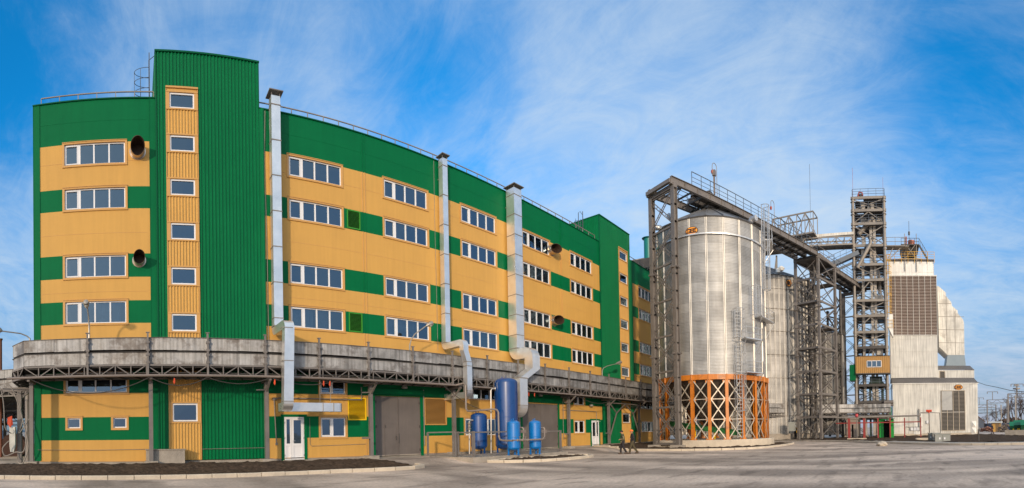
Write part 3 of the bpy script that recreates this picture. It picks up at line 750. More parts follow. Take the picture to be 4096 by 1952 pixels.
cowl(29.95, 16.45, .40, (-.7, .0), 0); cowl(30.1, 10.7, .38, (-.7, 0), 0); cowl(31.5, 4.35, .34, (-.7, 0), 0)
# floodlights, conduits
m = MB()
for x, z in ((15.6, 4.38), (28.0, 4.4), (34.9, 3.85)): m.lathe([(.0, 0), (.16, .02), (.19, .1), (.12, .2), (0, .22)], 14, (x, WY-.22)); m.v[-14*5:] = [(a, b, c+z) for a, b, c in m.v[-14*5:]]; m.bar((x, WY-.2, z+.12), (x, WY, z+.2), .05)
m.build('wall_light', M_CABINET, fb, smooth=True)
m = MB()
m.tube([(7.55, WY-.1, 3.62), (7.7, WY-.1, 3.68), (11.9, WY-.1, 3.66), (12.7, WY-.1, 3.66), (12.7, WY-.1, 4.4)], .035, 6); m.tube([(7.45, WY-.07, 3.6), (7.55, WY-.07, 1.25)], .03, 6)
m.box(7.38, 7.58, WY-.12, WY-.001, 3.55, 3.7); m.box(7.5, 7.62, WY-.1, WY-.001, 1.15, 1.27)
m.tube([(-5, WY-.05, 1.02), (-2, WY-.05, 1.0), (1.0, WY-.05, 1.03)], .012, 5); m.tube([(3.5, WY-.14, 1.0), (7.0, WY-.14, 1.02)], .012, 5)
m.tube([(9.5, WY-.03, 2.6), (9.5, WY-.03, 1.15), (9.6, WY-.03, 1.05), (13.0, WY-.03, 1.1)], .012, 5)
m.tube([(17.1, WY-.06, 4.4), (17.12, WY-.06, .9)], .03, 6)
m.tube([(30.9, WY-.06, 3.45), (35.9, WY-.06, 3.42), (35.9, WY-.06, 1.5)], .03, 6); m.tube([(31.0, WY-.06, 4.4), (31.0, WY-.06, 1.0)], .025, 6)
m.tube([(18.2, WY-.1, 19.2), (18.22, WY-.06, 16), (18.3, WY-.05, 7)], .012, 5); m.tube([(7.15, WY-.1, 19.2), (7.1, WY-.05, 16.5), (7.18, WY-.05, 12), (7.2, WY-.05, 6.6)], .016, 5)
m.build('wall_conduit', M_CABLEL, fb)

# ------------------------------------------------------------------ ventilation ducts
def duct_segs(m_, pts, w, d, seam=2.2):
    """square duct through points; d = depth away from the wall"""
    for i in range(len(pts)-1): m_.bar(pts[i], pts[i+1], w, d, (0, 1, 0))
def make_duct(label, xt, w, dep, ztop, zel, fx, fy, zjog0, zjog1, zbot, tail, fw=None, capw=None):
    """riser on the wall, elbow out over the gallery, drop in front of it, elbow back"""
    fw = fw or w; y0 = WY-.18; yc = y0-dep/2
    fy = fy+dep-.04-fw*.5; t = thing('ventilation_duct', (xt, WY, zbot), label, 'ventilation duct', 'metal ventilation ducts on the factory wall')
    r = MB(); r.box(xt-w/2, xt+w/2, y0-dep, y0, zel+dep*.0, ztop)
    r.build('riser', M_GALV, t)
    fl = MB(); z = ztop-.5
    while z > zel+.3: ring_ = (xt-w/2-.025, xt+w/2+.025, y0-dep-.025, y0+.025); fl.box(*ring_[:2], ring_[2], ring_[2]+.024, z, z+.04); fl.box(*ring_[:2], ring_[3]-.024, ring_[3], z, z+.04); fl.box(ring_[0], ring_[0]+.024, ring_[2]+.0241, ring_[3]-.0241, z, z+.04); fl.box(ring_[1]-.024, ring_[1], ring_[2]+.0241, ring_[3]-.0241, z, z+.04); z -= 1.9 if w < .6 else 1.45
    fl.box(xt-w/2-.03, xt+w/2+.03, y0-dep-.03, y0+.03, zel-.02, zel+.03)
    for z in (ztop-1.2, (ztop+zel)/2, zel+1): fl.box(xt-w/2+.05, xt-w/2+.09, y0+.026, WY, z, z+.04); fl.box(xt+w/2-.09, xt+w/2-.05, y0+.026, WY, z, z+.04)
    fl.build('flange', M_STEELT, t)
    c = MB(); cw = (capw or w*1.55)/2; cy = yc; cd = cw*dep/w*.95+.05
    for a, b in ((-1, -1), (1, -1), (1, 1), (-1, 1)): c.bar((xt+a*w*.45, cy+b*dep*.45, ztop-.05), (xt+a*w*.45, cy+b*dep*.45, ztop+.22), .04)
    zc0 = ztop+.18
    B = [(xt-cw, cy-cd, zc0), (xt+cw, cy-cd, zc0), (xt+cw, cy+cd, zc0), (xt-cw, cy+cd, zc0)]; A = (xt, cy, zc0+cw*.72)
    c.poly(B[::-1]); B2 = [(p[0], p[1], p[2]+.05) for p in B]
    for i in range(4): c.poly([B[i], B[(i+1) % 4], B2[(i+1) % 4], B2[i]]); c.poly([B2[i], B2[(i+1) % 4], A])
    c.build('rain_cap', M_STEEL, t)
    # elbow out: curved quarter then box
    e = MB(); n = 7; rad = dep
    def arc(cx_, cy_, cz_, a0, a1, wdt, r_in, r_out, x0=None):
        for i in range(n):
            t0 = lerp(a0, a1, i/n); t1 = lerp(a0, a1, (i+1)/n)
            P = []
            for tt in (t0, t1):
                for rr in (r_in, r_out): P.append((cy_+rr*math.cos(tt), cz_+rr*math.sin(tt)))
            e.hexa([(cx_-wdt/2, P[0][0], P[0][1]), (cx_+wdt/2, P[0][0], P[0][1]), (cx_+wdt/2, P[1][0], P[1][1]), (cx_-wdt/2, P[1][0], P[1][1]),
                    (cx_-wdt/2, P[2][0], P[2][1]), (cx_+wdt/2, P[2][0], P[2][1]), (cx_+wdt/2, P[3][0], P[3][1]), (cx_-wdt/2, P[3][0], P[3][1])])
    arc(xt, y0-dep, zel-.03, -math.pi/2, 0, w, .02, dep)              # turns outward under the riser
    ye = fy+fw*.5
    e.box(xt-w/2, xt+w/2, ye+.02, y0-dep, zel-.03-dep, zel-.05)       # short run out over the gallery
    arc(xt, ye+.02, zel-.03-dep*1.0, math.pi/2, math.pi, w, .02, dep-.02)
    e.build('elbow', M_GALV, t)
    f = MB(); yy0, yy1 = ye+.02-dep+.02, ye+.0; x1 = fx
    za = zel-.03-dep
    def prism(cx0, w0, z0_, cx1, w1, z1_):
        f.hexa([(cx1-w1/2, yy0, z1_), (cx1+w1/2, yy0, z1_), (cx1+w1/2, yy1, z1_), (cx1-w1/2, yy1, z1_), (cx0-w0/2, yy0, z0_), (cx0+w0/2, yy0, z0_), (cx0+w0/2, yy1, z0_), (cx0-w0/2, yy1, z0_)])
    if zjog0: prism(xt, w, za, xt, w, zjog0); prism(xt, w, zjog0, x1, fw, zjog1); prism(x1, fw, zjog1, x1, fw, zbot)
    else: prism(xt, w, za, x1, fw, zbot)
    f.build('drop', M_GALV, t)
    q = MB()
    for z in ([zjog1] if zjog0 else [za-.01])+[zbot+.01, lerp(za, zbot, .45)]:
        q.box(x1-fw/2-.022, x1+fw/2+.022, yy0-.022, yy0, z, z+.035); q.box(x1-fw/2-.022, x1-fw/2, yy0, yy1, z, z+.035); q.box(x1+fw/2, x1+fw/2+.022, yy0, yy1, z, z+.035)
    q.build('flange', M_STEELT, t)
    e = MB(); dd = yy1-yy0
    arc(x1, yy1+.02, zbot, math.pi, 3*math.pi/2, fw, .02, dd+.02)
    if tail == 'wall': e.box(x1-fw/2, x1+fw/2, yy1+.02, WY+.02, zbot-dd-.02, zbot-.02)
    else:
        e.box(x1-fw/2, x1+fw/2, yy1+.02, yy1+.5, zbot-dd-.02, zbot-.02)
    e.build('elbow', M_GALV, t)
    if tail == 'side':
        s_ = MB(); yb = yy1+.03; s_.box(x1+fw/2+.002, x1+fw/2+2.7, yb+.02, yb+.5, zbot-dd-.02, zbot-.0)
        pr = [(x1+fw/2+2.7, yb+.02)]+[(x1+fw/2+2.7+.3*math.sin(i*math.pi/12), yb+.5-.48*math.cos(i*math.pi/12)) for i in range(1, 7)]+[(x1+fw/2+2.7, yb+.5)]
        z0_, z1_ = zbot-dd-.018, zbot-.002
        s_.poly([(a, b, z1_) for a, b in pr]); s_.poly([(a, b, z0_) for a, b in pr][::-1])
        for i in range(len(pr)): a, b = pr[i], pr[(i+1) % len(pr)]; s_.poly([(a[0], a[1], z0_), (b[0], b[1], z0_), (b[0], b[1], z1_), (a[0], a[1], z1_)])
        s_.build('branch', M_GALV, t)
        h_ = MB(); h_.box(x1+fw/2+1.75, x1+fw/2+1.785, yb, yb+.52, z0_-.02, z1_+.02); h_.box(x1+fw/2+2.35, x1+fw/2+2.385, yb, yb+.52, z0_-.02, z1_+.02)
        h_.bar((x1+fw/2+1.7, yb+.25, z1_), (x1+fw/2+1.7, yb+.25, 4.5), .02); h_.bar((x1+fw/2+2.3, yb+.25, z1_), (x1+fw/2+2.3, yb+.25, 4.5), .02); h_.build('hanger', M_STEELT, t)
    return t
# labels name each one
make_duct('square silver duct beside the green stair tower, ending above the white door', 7.60, .50, .46, 19.75, 7.45, 7.50, 22.12, None, None, 3.30, 'side')
make_duct('slim silver duct rising between the two garage gates left of the widest duct', 18.72, .40, .42, 19.3, 7.45, 18.98, 22.15, 6.7, 6.0, 4.2, 'wall')
make_duct('widest silver duct, rising behind the tallest blue tank', 25.05, .78, .80, 19.3, 7.7, 23.72, 22.05, 6.1, 5.3, 3.45, 'wall', fw=.76, capw=1.05)

# ------------------------------------------------------------------ pipe gallery
def gallery(name, label, path, ztop, hbox, gap, truss_d, width, up_sp, up_off, parent_kw={}, casing_overlap=.0, post_list=(), posts_z=.28, trn=1.5):
    """two cased lines on a lattice bridge; path = plan points of the FRONT line, body lies to the left of travel"""
    t = thing(name, (path[0][0], path[0][1], 0), label, 'pipe gallery')
    P = [Vector((p[0], p[1], 0)) for p in path]
    def offs(dist):
        o = []
        for i in range(len(P)):
            d0 = (P[i]-P[i-1]).normalized() if i else (P[1]-P[0]).normalized(); d1 = (P[i+1]-P[i]).normalized() if i < len(P)-1 else d0
            n0 = Vector((-d0.y, d0.x, 0)); n1 = Vector((-d1.y, d1.x, 0)); b = (n0+n1).normalized(); o.append(P[i]+b*(dist/max(.3, b.dot(n0))))
        return o
    z1 = ztop
    for k in range(2):
        a, b = z1-hbox, z1; m_ = MB(); F = offs(.0+.02*k); B = offs(width)
        for i in range(len(P)-1):
            # casing sheets in lengths, each standing a hair proud or back
            Ls = (F[i+1]-F[i]).length; n = max(1, int(Ls/1.5))
            for j in range(n):
                p = F[i].lerp(F[i+1], j/n); q = F[i].lerp(F[i+1], (j+1)/n); dn = (B[i]-F[i]).normalized()*random.uniform(-.012, .012)
                bb = random.uniform(-.03, .03)
                p = p-dn; q = q-dn; pb = B[i].lerp(B[i+1], j/n); qb = B[i].lerp(B[i+1], (j+1)/n)
                m_.hexa([p+Vector((0,0,a+bb)), q+Vector((0,0,a+bb)), qb+Vector((0,0,a)), pb+Vector((0,0,a)), p+Vector((0,0,b)), q+Vector((0,0,b)), qb+Vector((0,0,b)), pb+Vector((0,0,b))])
        m_.build('casing', M_CASE, t)
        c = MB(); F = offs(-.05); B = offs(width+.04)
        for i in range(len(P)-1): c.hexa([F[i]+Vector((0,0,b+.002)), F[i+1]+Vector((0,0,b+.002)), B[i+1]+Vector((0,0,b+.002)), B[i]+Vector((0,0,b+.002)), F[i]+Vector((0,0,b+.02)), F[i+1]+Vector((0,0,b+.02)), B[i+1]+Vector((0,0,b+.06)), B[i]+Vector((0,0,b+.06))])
        c.build('casing_lid', M_STEELD if k else M_STEEL, t)  # lower lid darker: shade in the gap is put into its colour
        z1 = a-gap
    zt = z1+gap-.06; zb = zt-truss_d
    for nm, dist in (('front_truss', -.03), ('rear_truss', width)):
        m_ = MB(); F = offs(dist)
        for i in range(len(P)-1):
            p, q = F[i], F[i+1]; Ls = (q-p).length
            m_.bar(p+Vector((0,0,zt)), q+Vector((0,0,zt)), .08, .09); m_.bar(p+Vector((0,0,zb)), q+Vector((0,0,zb)), .08, .08)
            n = max(1, round(Ls/(trn/2)))
            for j in range(n+1):
                x = p.lerp(q, j/n); m_.bar(x+Vector((0,0,zb)), x+Vector((0,0,zt)), .05)
                if j < n:
                    y = p.lerp(q, (j+1)/n); a_, b_ = (zb, zt) if j % 2 else (zt, zb); m_.bar(x+Vector((0,0,a_)), y+Vector((0,0,b_)), .045)
        m_.build(nm, M_STEEL, t)
    m_ = MB(); F = offs(.02); B = offs(width-.02)
    for i in range(len(P)-1):
        n = max(1, int((F[i+1]-F[i]).length/.75))
        for j in range(n+1): m_.bar(F[i].lerp(F[i+1], j/n)+Vector((0,0,zb-.03)), B[i].lerp(B[i+1], j/n)+Vector((0,0,zb-.03)), .06)
        for dist in (.25, .55, .85):
            if dist < width: A = offs(dist); m_.tube([A[i]+Vector((0,0,zb+.05)), A[i+1]+Vector((0,0,zb+.05))], .05, 6)
        G_ = [F[i]+Vector((0,0,zb+.12)), F[i+1]+Vector((0,0,zb+.12)), B[i+1]+Vector((0,0,zb+.12)), B[i]+Vector((0,0,zb+.12))]
        m_.hexa(G_+[g+Vector((0,0,.03)) for g in G_])
        H_ = [F[i]+Vector((0,0,zt-.1)), F[i+1]+Vector((0,0,zt-.1)), B[i+1]+Vector((0,0,zt-.1)), B[i]+Vector((0,0,zt-.1))]
        m_.hexa(H_+[g+Vector((0,0,.03)) for g in H_])
    m_.build('deck', M_STEELD, t)
    # uprights clamping the casings
    F = offs(-.09); seg = max(range(len(P)-1), key=lambda i: (P[i+1]-P[i]).length); p, q = F[seg], F[seg+1]; Ls = (q-p).length; s = up_off
    while s < Ls:
        x = p.lerp(q, s/Ls); m_ = MB(); d = (q-p).normalized(); j = random.uniform(-.01, .01)
        m_.box(x.x-.045, x.x+.045, x.y-.045, x.y+.045, zt-.55 if False else zb, ztop+.22)
        for z in (ztop-.2, ztop-hbox+.0, ztop-hbox-gap-.12, ztop-2*hbox-gap+.1): m_.box(x.x-.09, x.x+.09, x.y-.062, x.y+.05, z-.08, z+.02)
        m_.box(x.x-.09, x.x+.09, x.y-.06, x.y+.06, ztop+.22, ztop+.26)
        m_.build('upright', M_STEEL, t); s += up_sp
    return t, zt, zb
gl, gzt, gzb = gallery('pipe_gallery', 'long silver cased pipe gallery on lattice girder wrapping the front of the factory',
    [(-14.5, 32.6), (-7.0, 31.6), (-6.2, 24.0), (-5.35, 22.9), (50.2, 22.9)], 6.44, .58, .11, .50, 1.2, 2.909, 3.2)
# handrail pipe in front
m = MB(); pp = [(-6.2, 22.75, gzb-.02)]+[(x, 22.72, gzb-.02) for x in (-5, 8, 18.3)]
m.tube(pp, .065, 8); m.tube([(19.7, 22.72, gzb-.05), (50, 22.72, gzb-.05)], .04, 6); m.build('service_pipe', M_PIPE, gl)
PX = [-5.13, .86, 6.77, 12.83, 18.80, 24.7, 30.6, 36.6, 42.3, 48.2]
for i, x in enumerate(PX):
    m = MB(); y = 23.55
    m.ibar((x, y, .45), (x, y, gzb-.2), .20, .20, .03, (0, 1, 0))
    m.bar((x, 22.8, gzb-.12), (x, 24.3, gzb-.12), .14, .14)
    if i >= 2:
        m.bar((x, 23.45, gzb-.65), (x, 22.85, gzb-.16), .1); m.bar((x-.12, 23.5, gzb-.6), (x-.55, 23.5, gzb-.62), .06)
    if 12 < x < 13 or 30 < x < 37: m.bar((x-.6, y-.05, 1.45), (x+.1, y-.05, 1.45), .07, .1)
    p_ = m.build('post', M_STEEL, gl)
    b_ = MB(); b_.box(x-.32, x+.32, 23.2, 23.9, .1, .46); b_.build('footing', M_CONC, p_)
m = MB()
for a, b in ((36.6, 42.3),):
    mid = (a+b)/2
    for e_ in (a, b):
        s_ = 1 if e_ == a else -1
        m.bar((e_+s_*.1, 23.5, 4.2), (mid, 23.5, 4.25), .1); m.bar((e_+s_*.12, 23.5, 1.2), (e_+s_*1.3, 23.5, 3.3), .09); m.bar((e_+s_*1.3, 23.5, 3.3), (e_+s_*.15, 23.5, 4.15), .08); m.bar((e_+s_*1.3, 23.5, 3.3), (mid, 23.5, 4.2), .08)
m.build('knee_brace', M_STEEL, gl)
def sag(p, q, s, n=10):
    return [V3(p).lerp(V3(q), i/n)-Vector((0, 0, s*4*(i/n)*(1-i/n))) for i in range(n+1)]
m = MB()
for a, b, s in ((-5.0, .8, .75), (.8, 3.6, .4), (3.6, 6.7, .3), (6.9, 10.5, .28), (10.5, 13.2, .1), (30.8, 36.4, .5), (36.8, 42.5, .6), (42.4, 47, .5)):
    m.tube(sag((a, 22.75, gzb-.1), (b, 22.75, gzb-.1), s), .022, 5)
m.tube(sag((17.3, 22.7, gzb-.05), (20.7, 21.9, 2.95), .35), .02, 5)
m.tube(sag((9, 22.65, gzb+.1), (14.5, 22.65, gzb+.05), -.1), .02, 5)
m.build('cable', M_CABLE, gl)
m = MB(); mr_ = random.Random(4)
for x in (1.95, 6.95, 9.6, 9.95, 24.9, 25.5):
    z = gzb-.35
    m.poly([(x, 22.7, z+.2), (x+.05, 22.68, z+.18), (x+.07, 22.7, z-.0), (x+.02, 22.69, z-.1), (x-.04, 22.7, z-.0)])
m.build('rag', mat('orange_rag', (.5, .06, .02), .9), gl)
# ------------------------------------------------------------------ street lamps on the gallery
def street_lamp(base, pts, head, label):
    t = thing('street_lamp', base, label, 'street lamp', 'street lamps along the pipe gallery')
    m = MB(); m.tube(pts, [.045]*2+[.034]*(len(pts)-2), 8); m.build('lamp_pole', M_LAMP, t, smooth=True)
    d = (V3(head[1])-V3(head[0])).normalized(); h = MB(); L_ = (V3(head[1])-V3(head[0])).length; p = V3(head[0])
    h.tube([p, p+d*L_*.12, p+d*L_*.4, p+d*L_*.75, p+d*L_*.95, p+d*L_], [.04, .07, .12, .15, .12, .03], 12); h.build('lamp_head', M_LAMP, t, smooth=True)
    g_ = MB(); c = p+d*L_*.65-Vector((0,0,.09)); g_.tube([c-d*L_*.2, c-d*L_*.12, c+d*L_*.12, c+d*L_*.22], [.03, .09, .09, .03], 10); g_.build('lamp_glass', mat('lamp_diffuser', (.5, .48, .42), .2), t, smooth=True)
street_lamp((-2.15, 23.3, 6.4), [(-2.15, 23.3, 6.4), (-2.15, 23.3, 7.1), (-2.17, 23.15, 7.6), (-2.2, 22.9, 7.95)], [(-2.2, 22.9, 7.93), (-2.22, 22.4, 8.12)], 'street lamp in front of the lowest upper window at the left end, seen end-on')
a = at_wall(1030.7, 882, 23.2); b = at_wall(1072, 820, 22.9); c = at_wall(1089, 812, 22.8)
street_lamp((a.x, 23.2, 6.4), [(a.x, 23.2, 6.4), a+Vector((0,0,.3)), at_wall(1034, 856, 23.2), at_wall(1043, 841, 23.1), b], [b, c], 'curved street lamp above the first garage gate')
a = at_wall(1514.9, 947, 23.2); b = at_wall(1549, 915.5, 23.0); c = at_wall(1563, 910.5, 23.0)
street_lamp((a.x, 23.2, 6.4), [(a.x, 23.2, 6.4), at_wall(1515, 932, 23.2), at_wall(1518, 926, 23.2), at_wall(1527, 921, 23.1), b], [b, c], 'curved street lamp against the far green stair tower')
a = at_wall(75, 852, 24.4); b = at_wall(6, 833, 24.0)
street_lamp((a.x, 24.4, 6.4), [(a.x, 24.4, 6.4), at_wall(75, 852, 24.4), at_wall(68, 845.5, 24.4), at_wall(52, 839, 24.3), b], [b, at_wall(-6, 829, 24)], 'street lamp arm reaching left past the building corner')

# ------------------------------------------------------------------ blue pressure tanks
def tank(c, r, z0, z1, label, mt, legs=3, seam=True, nozzles=()):
    t = thing('pressure_tank', (c[0], c[1], .3), label, 'pressure tank', 'blue pressure tanks on the concrete pad')
    dome = r*.48; m = MB(); pr = [(r*math.cos(a_), z0+dome-dome*math.sin(a_)) for a_ in [math.pi/2*(1-i/7) for i in range(8)]]
    pr = [(max(.001, a_), b_) for a_, b_ in pr]; pr += [(r, z0+dome+.02), (r, z1-dome-.02)]
    pr += [(max(.001, r*math.cos(math.pi/2*i/7)), z1-dome+dome*math.sin(math.pi/2*i/7)) for i in range(8)]
    m.lathe(pr, 40, c); m.build('tank_shell', mt, t, smooth=True)
    w = MB()
    for z in ([z0+dome, z1-dome]+([lerp(z0, z1, .45)] if seam else [])): w.lathe([(r+.001, z-.012), (r+.007, z), (r+.001, z+.012)], 40, c)
    w.build('weld_seam', mt, t, smooth=True)
    for i in range(legs):
        a_ = 2*math.pi*i/legs+.6; x = c[0]+r*.86*math.cos(a_); y = c[1]+r*.86*math.sin(a_); g_ = MB()
        g_.bar((x, y, .3), (x, y, z0+dome*1.3), .07, .07); g_.box(x-.08, x+.08, y-.08, y+.08, .3, .32); g_.build('leg', mt, t)
    n_ = MB(); n_.tube([(c[0], c[1], z1-.02), (c[0], c[1], z1+.12)], .02, 6); n_.tube([(c[0]-r*.5, c[1], z1-dome*.3), (c[0]-r*.5, c[1], z1-dome*.3+.12), (c[0]-r*.5+.06, c[1], z1-dome*.3+.12), (c[0]-r*.5+.06, c[1], z1-dome*.3)], .015, 5)
    n_.build('lifting_lug', mt, t)
    return t
tc1 = at_ground(1206, 1142, .3)*(28.8/30.26); tb = at_ground(1276, 1141, .3)*(29.3/30.03); ts1 = at_ground(1293, 1140.8, .3)*(27.6/29.95); ts2 = at_ground(1347, 1136.3, .3)*(28.6/32.26)
T1 = tank((tc1.x, tc1.y), .50, .62, 2.86, 'dark blue pressure tank of medium height, left of the tallest one', M_BLUE)
TBG = tank((tb.x, tb.y), .715, .55, 5.02, 'tallest dark blue pressure tank standing before the gallery', M_BLUE)
TS1 = tank((ts1.x, ts1.y), .385, .55, 2.32, 'light blue small tank directly before the tallest dark tank', M_BLUEL)
TS2 = tank((ts2.x, ts2.y), .37, .55, 2.33, 'light blue small tank standing alone before the far grey gate', M_BLUEL)
pr = thing('pipework', (tb.x-1, tb.y-.6, .3), 'grey and galvanised pipe run linking the blue tanks', 'pipework')
D1 = Vector((math.cos(.7854), -math.sin(.7854), 0))      # right as seen from the yard
def tp(x, y, r): return at_range(x, y, r)
m = MB()
p0 = Vector((18.35, 22.72, gzb-.02))
m.tube([p0, tp(1166, 964, 29.2), tp(1171, 970, 29), tp(1172.5, 1028, 28.9), tp(1176, 1034, 28.8), tp(1185, 1034, 28.6), tp(1240, 1029.5, 28.2), tp(1250, 1031, 28.1), tp(1253.5, 1037, 28.0), tp(1255, 1098, 27.8), tp(1258, 1106, 27.7), tp(1266, 1108, 27.6), tp(1290, 1108.5, 27.2)], .06, 8)
m.tube([tp(1290, 1107.5, 27.2), tp(1330, 1106.5, 27.6), tp(1365, 1105, 28), tp(1370, 1098, 28.2), tp(1370, 1083, 28.3)], .05, 8)
m.build('main_pipe', M_PIPE, pr, smooth=True)
m = MB(); q = tp(1246, 978, 29.0)
m.tube([q+D1*.25, q, tp(1238, 978, 28.9), tp(1235, 982, 28.9), tp(1235.5, 1090, 28.9), tp(1235.5, 1142, 28.9)], .045, 8)
m.lathe([(.001, 0), (.13, 0), (.13, .05), (.001, .05)], 16); 
k = len(m.v)-64
m.v[k:] = [tuple(q+D1*(c-.03)+Vector((-D1.y*a*-1*.0+D1.y*a, -D1.x*a, b))) for a, b, c in m.v[k:]]
m.build('riser_pipe', M_ZPIPE, pr, smooth=True)
m = MB(); q = tp(1188, 1057, 28.3); m.tube([q+D1*.06, q-D1*.1, tp(1180.5, 1061, 28.2), tp(1180.5, 1072, 28.2), tp(1181, 1142, 28.2)], .045, 8); m.build('drain_pipe', M_ZPIPE, pr, smooth=True)
v = MB(); q = tp(1180.5, 1072, 28.2); v.lathe([(.05, q.z-.22), (.11, q.z-.2), (.11, q.z-.14), (.06, q.z-.1), (.09, q.z), (.06, q.z+.1), (.11, q.z+.14), (.11, q.z+.2), (.05, q.z+.22)], 14, (q.x, q.y)); v.build('valve', M_PIPE, pr, smooth=True)
def small_valve(x, y, r):
    q = tp(x, y, r); v = MB(); v.tube([q-D1*.16, q-D1*.14, q-D1*.06, q, q+D1*.06, q+D1*.14, q+D1*.16], [.09, .09, .05, .08, .05, .09, .09], 12); v.tube([q, q+Vector((0,0,.2))], .02, 6); v.tube([q+Vector((.09*math.cos(a_*.785), .09*math.sin(a_*.785), .2)) for a_ in range(8)], .012, 4, closed=True)
    v.build('valve', M_PIPE, pr, smooth=True)
small_valve(1296, 1107.5, 27.3); small_valve(1308, 1107, 27.4); small_valve(1322, 1107, 27.5)
for xx, rr in ((1312, 27.7), (1365, 28.4)):
    m = MB(); m.tube([tp(xx-3, 1076, rr+.1), tp(xx+3, 1076, rr), tp(xx+5, 1079, rr), tp(xx+5, 1104, rr)], .05, 8); q = tp(xx+5, 1085, rr); m.box(q.x-.12, q.x+.12, q.y-.1, q.y+.1, q.z-.09, q.z+.09); m.build('gauge_pipe', M_PIPE, pr, smooth=True)

# ------------------------------------------------------------------ pipe-frame fence around the pad
fc = thing('metal_fence', (21, 19.6, .3), 'low grey square-tube fence with gap around the blue tanks', 'fence')
F = [Vector((17.0, 19.62, .3)), Vector((20.25, 19.6, .3)), Vector((22.55, 19.65, .3)), Vector((24.7, 19.75, .3)), Vector((24.7, 22.9, .3))]
for p in F[:4]+[Vector((17.0, 21.0, .3))]:
    m = MB(); m.bar(p, p+Vector((0,0,1.42)), .13); m.build('post', M_STEEL, fc)
H = Vector((0,0,1.36))
for a, b in zip(F[:-1], F[1:]):
    m = MB(); m.bar(a+H, b+H, .07); m.bar(a+Vector((0,0,.13)), b+Vector((0,0,.13)), .06); m.build('rail', M_STEEL, fc)
m = MB(); a = Vector((17.0, 21.0, .3)); m.bar(F[0]+H, a+H, .07); m.bar(F[0]+Vector((0,0,.13)), a+Vector((0,0,.13)), .06); m.build('rail', M_STEEL, fc)
g_ = thing('fence_gate', (16.6, 22.0, .28), 'grey open fence gate leaf swung out near the louvred wall', 'gate')
m = MB(); a = Vector((16.75, 20.9, .35)); b = Vector((16.2, 22.8, .35)); hh = Vector((0,0,1.35))
m.bar(a, a+hh, .1); m.bar(b, b+hh, .1); m.bar(a+hh, b+hh, .07); m.bar(a+Vector((0,0,.1)), b+Vector((0,0,.1)), .07); m.bar(a+Vector((-.13,.05,0)), a+hh+Vector((-.13,.05,0)), .07); m.build('gate_frame', M_STEEL, g_)

# ------------------------------------------------------------------ GSI badge
def badge(parent, C, u, wdt, hgt, bold=1.):
    """oval orange plate; C centre, u = outward normal (horizontal)"""
    u = V3(u).normalized(); r = Vector((-u.y, u.x, 0)); r = -r if False else r
    # right-hand direction as seen from in front of the plate
    r = Vector((0,0,1)).cross(u).normalized()
    def P(x, z, o): return V3(C)+r*x+Vector((0,0,z))+u*o
    def oval(sx, sz, o, mt, nm):
        m = MB(); m.poly([P(sx*math.cos(2*math.pi*i/40), sz*math.sin(2*math.pi*i/40), o) for i in range(40)]); m.build(nm, mt, parent)
    br = mat('sign_brown', (.05, .016, .004), .5); og = mat('sign_orange', (.85, .33, .03), .45)
    oval(wdt/2, hgt/2, .0, br, 'sign'); oval(wdt/2-.05*wdt, hgt/2-.075*hgt, .006, og, 'sign_face')
    s = hgt*.54; t = s*.25*bold; lw = wdt*.165; m = MB()
    def rect(x0, x1, z0, z1): m.poly([P(x0, z0, .013), P(x1, z0, .013), P(x1, z1, .013), P(x0, z1, .013)])
    h = s/2
    def G_(x):
        rect(x-lw, x-lw+t, -h+t*.5, h-t*.5); rect(x-lw+t*.4, x+lw-t*.2, h-t, h); rect(x-lw+t*.4, x+lw, -h, -h+t); rect(x+lw-t, x+lw, -h+t, .0); rect(x-.1*lw, x+lw-t, -t*.75, 0); rect(x+lw-t, x+lw, h-t*1.5, h-t)
    def S_(x):
        rect(x-lw*.9, x+lw*.9, h-t, h); rect(x-lw*.9, x+lw*.9, -t*.5, t*.5); rect(x-lw*.9, x+lw*.9, -h, -h+t); rect(x-lw*.9, x-lw*.9+t, t*.5, h-t); rect(x+lw*.9-t, x+lw*.9, -h+t, -t*.5); rect(x+lw*.9-t, x+lw*.9, h-t*1.6, h-t); rect(x-lw*.9, x-lw*.9+t, -h+t, -h+t*1.6)
    def I_(x):
        rect(x-t*.5, x+t*.5, -h+t, h-t); rect(x-lw*.6, x+lw*.6, h-t, h); rect(x-lw*.6, x+lw*.6, -h, -h+t)
    G_(-wdt*.235); S_(wdt*.04); I_(wdt*.265)
    m.build('lettering', br, parent)

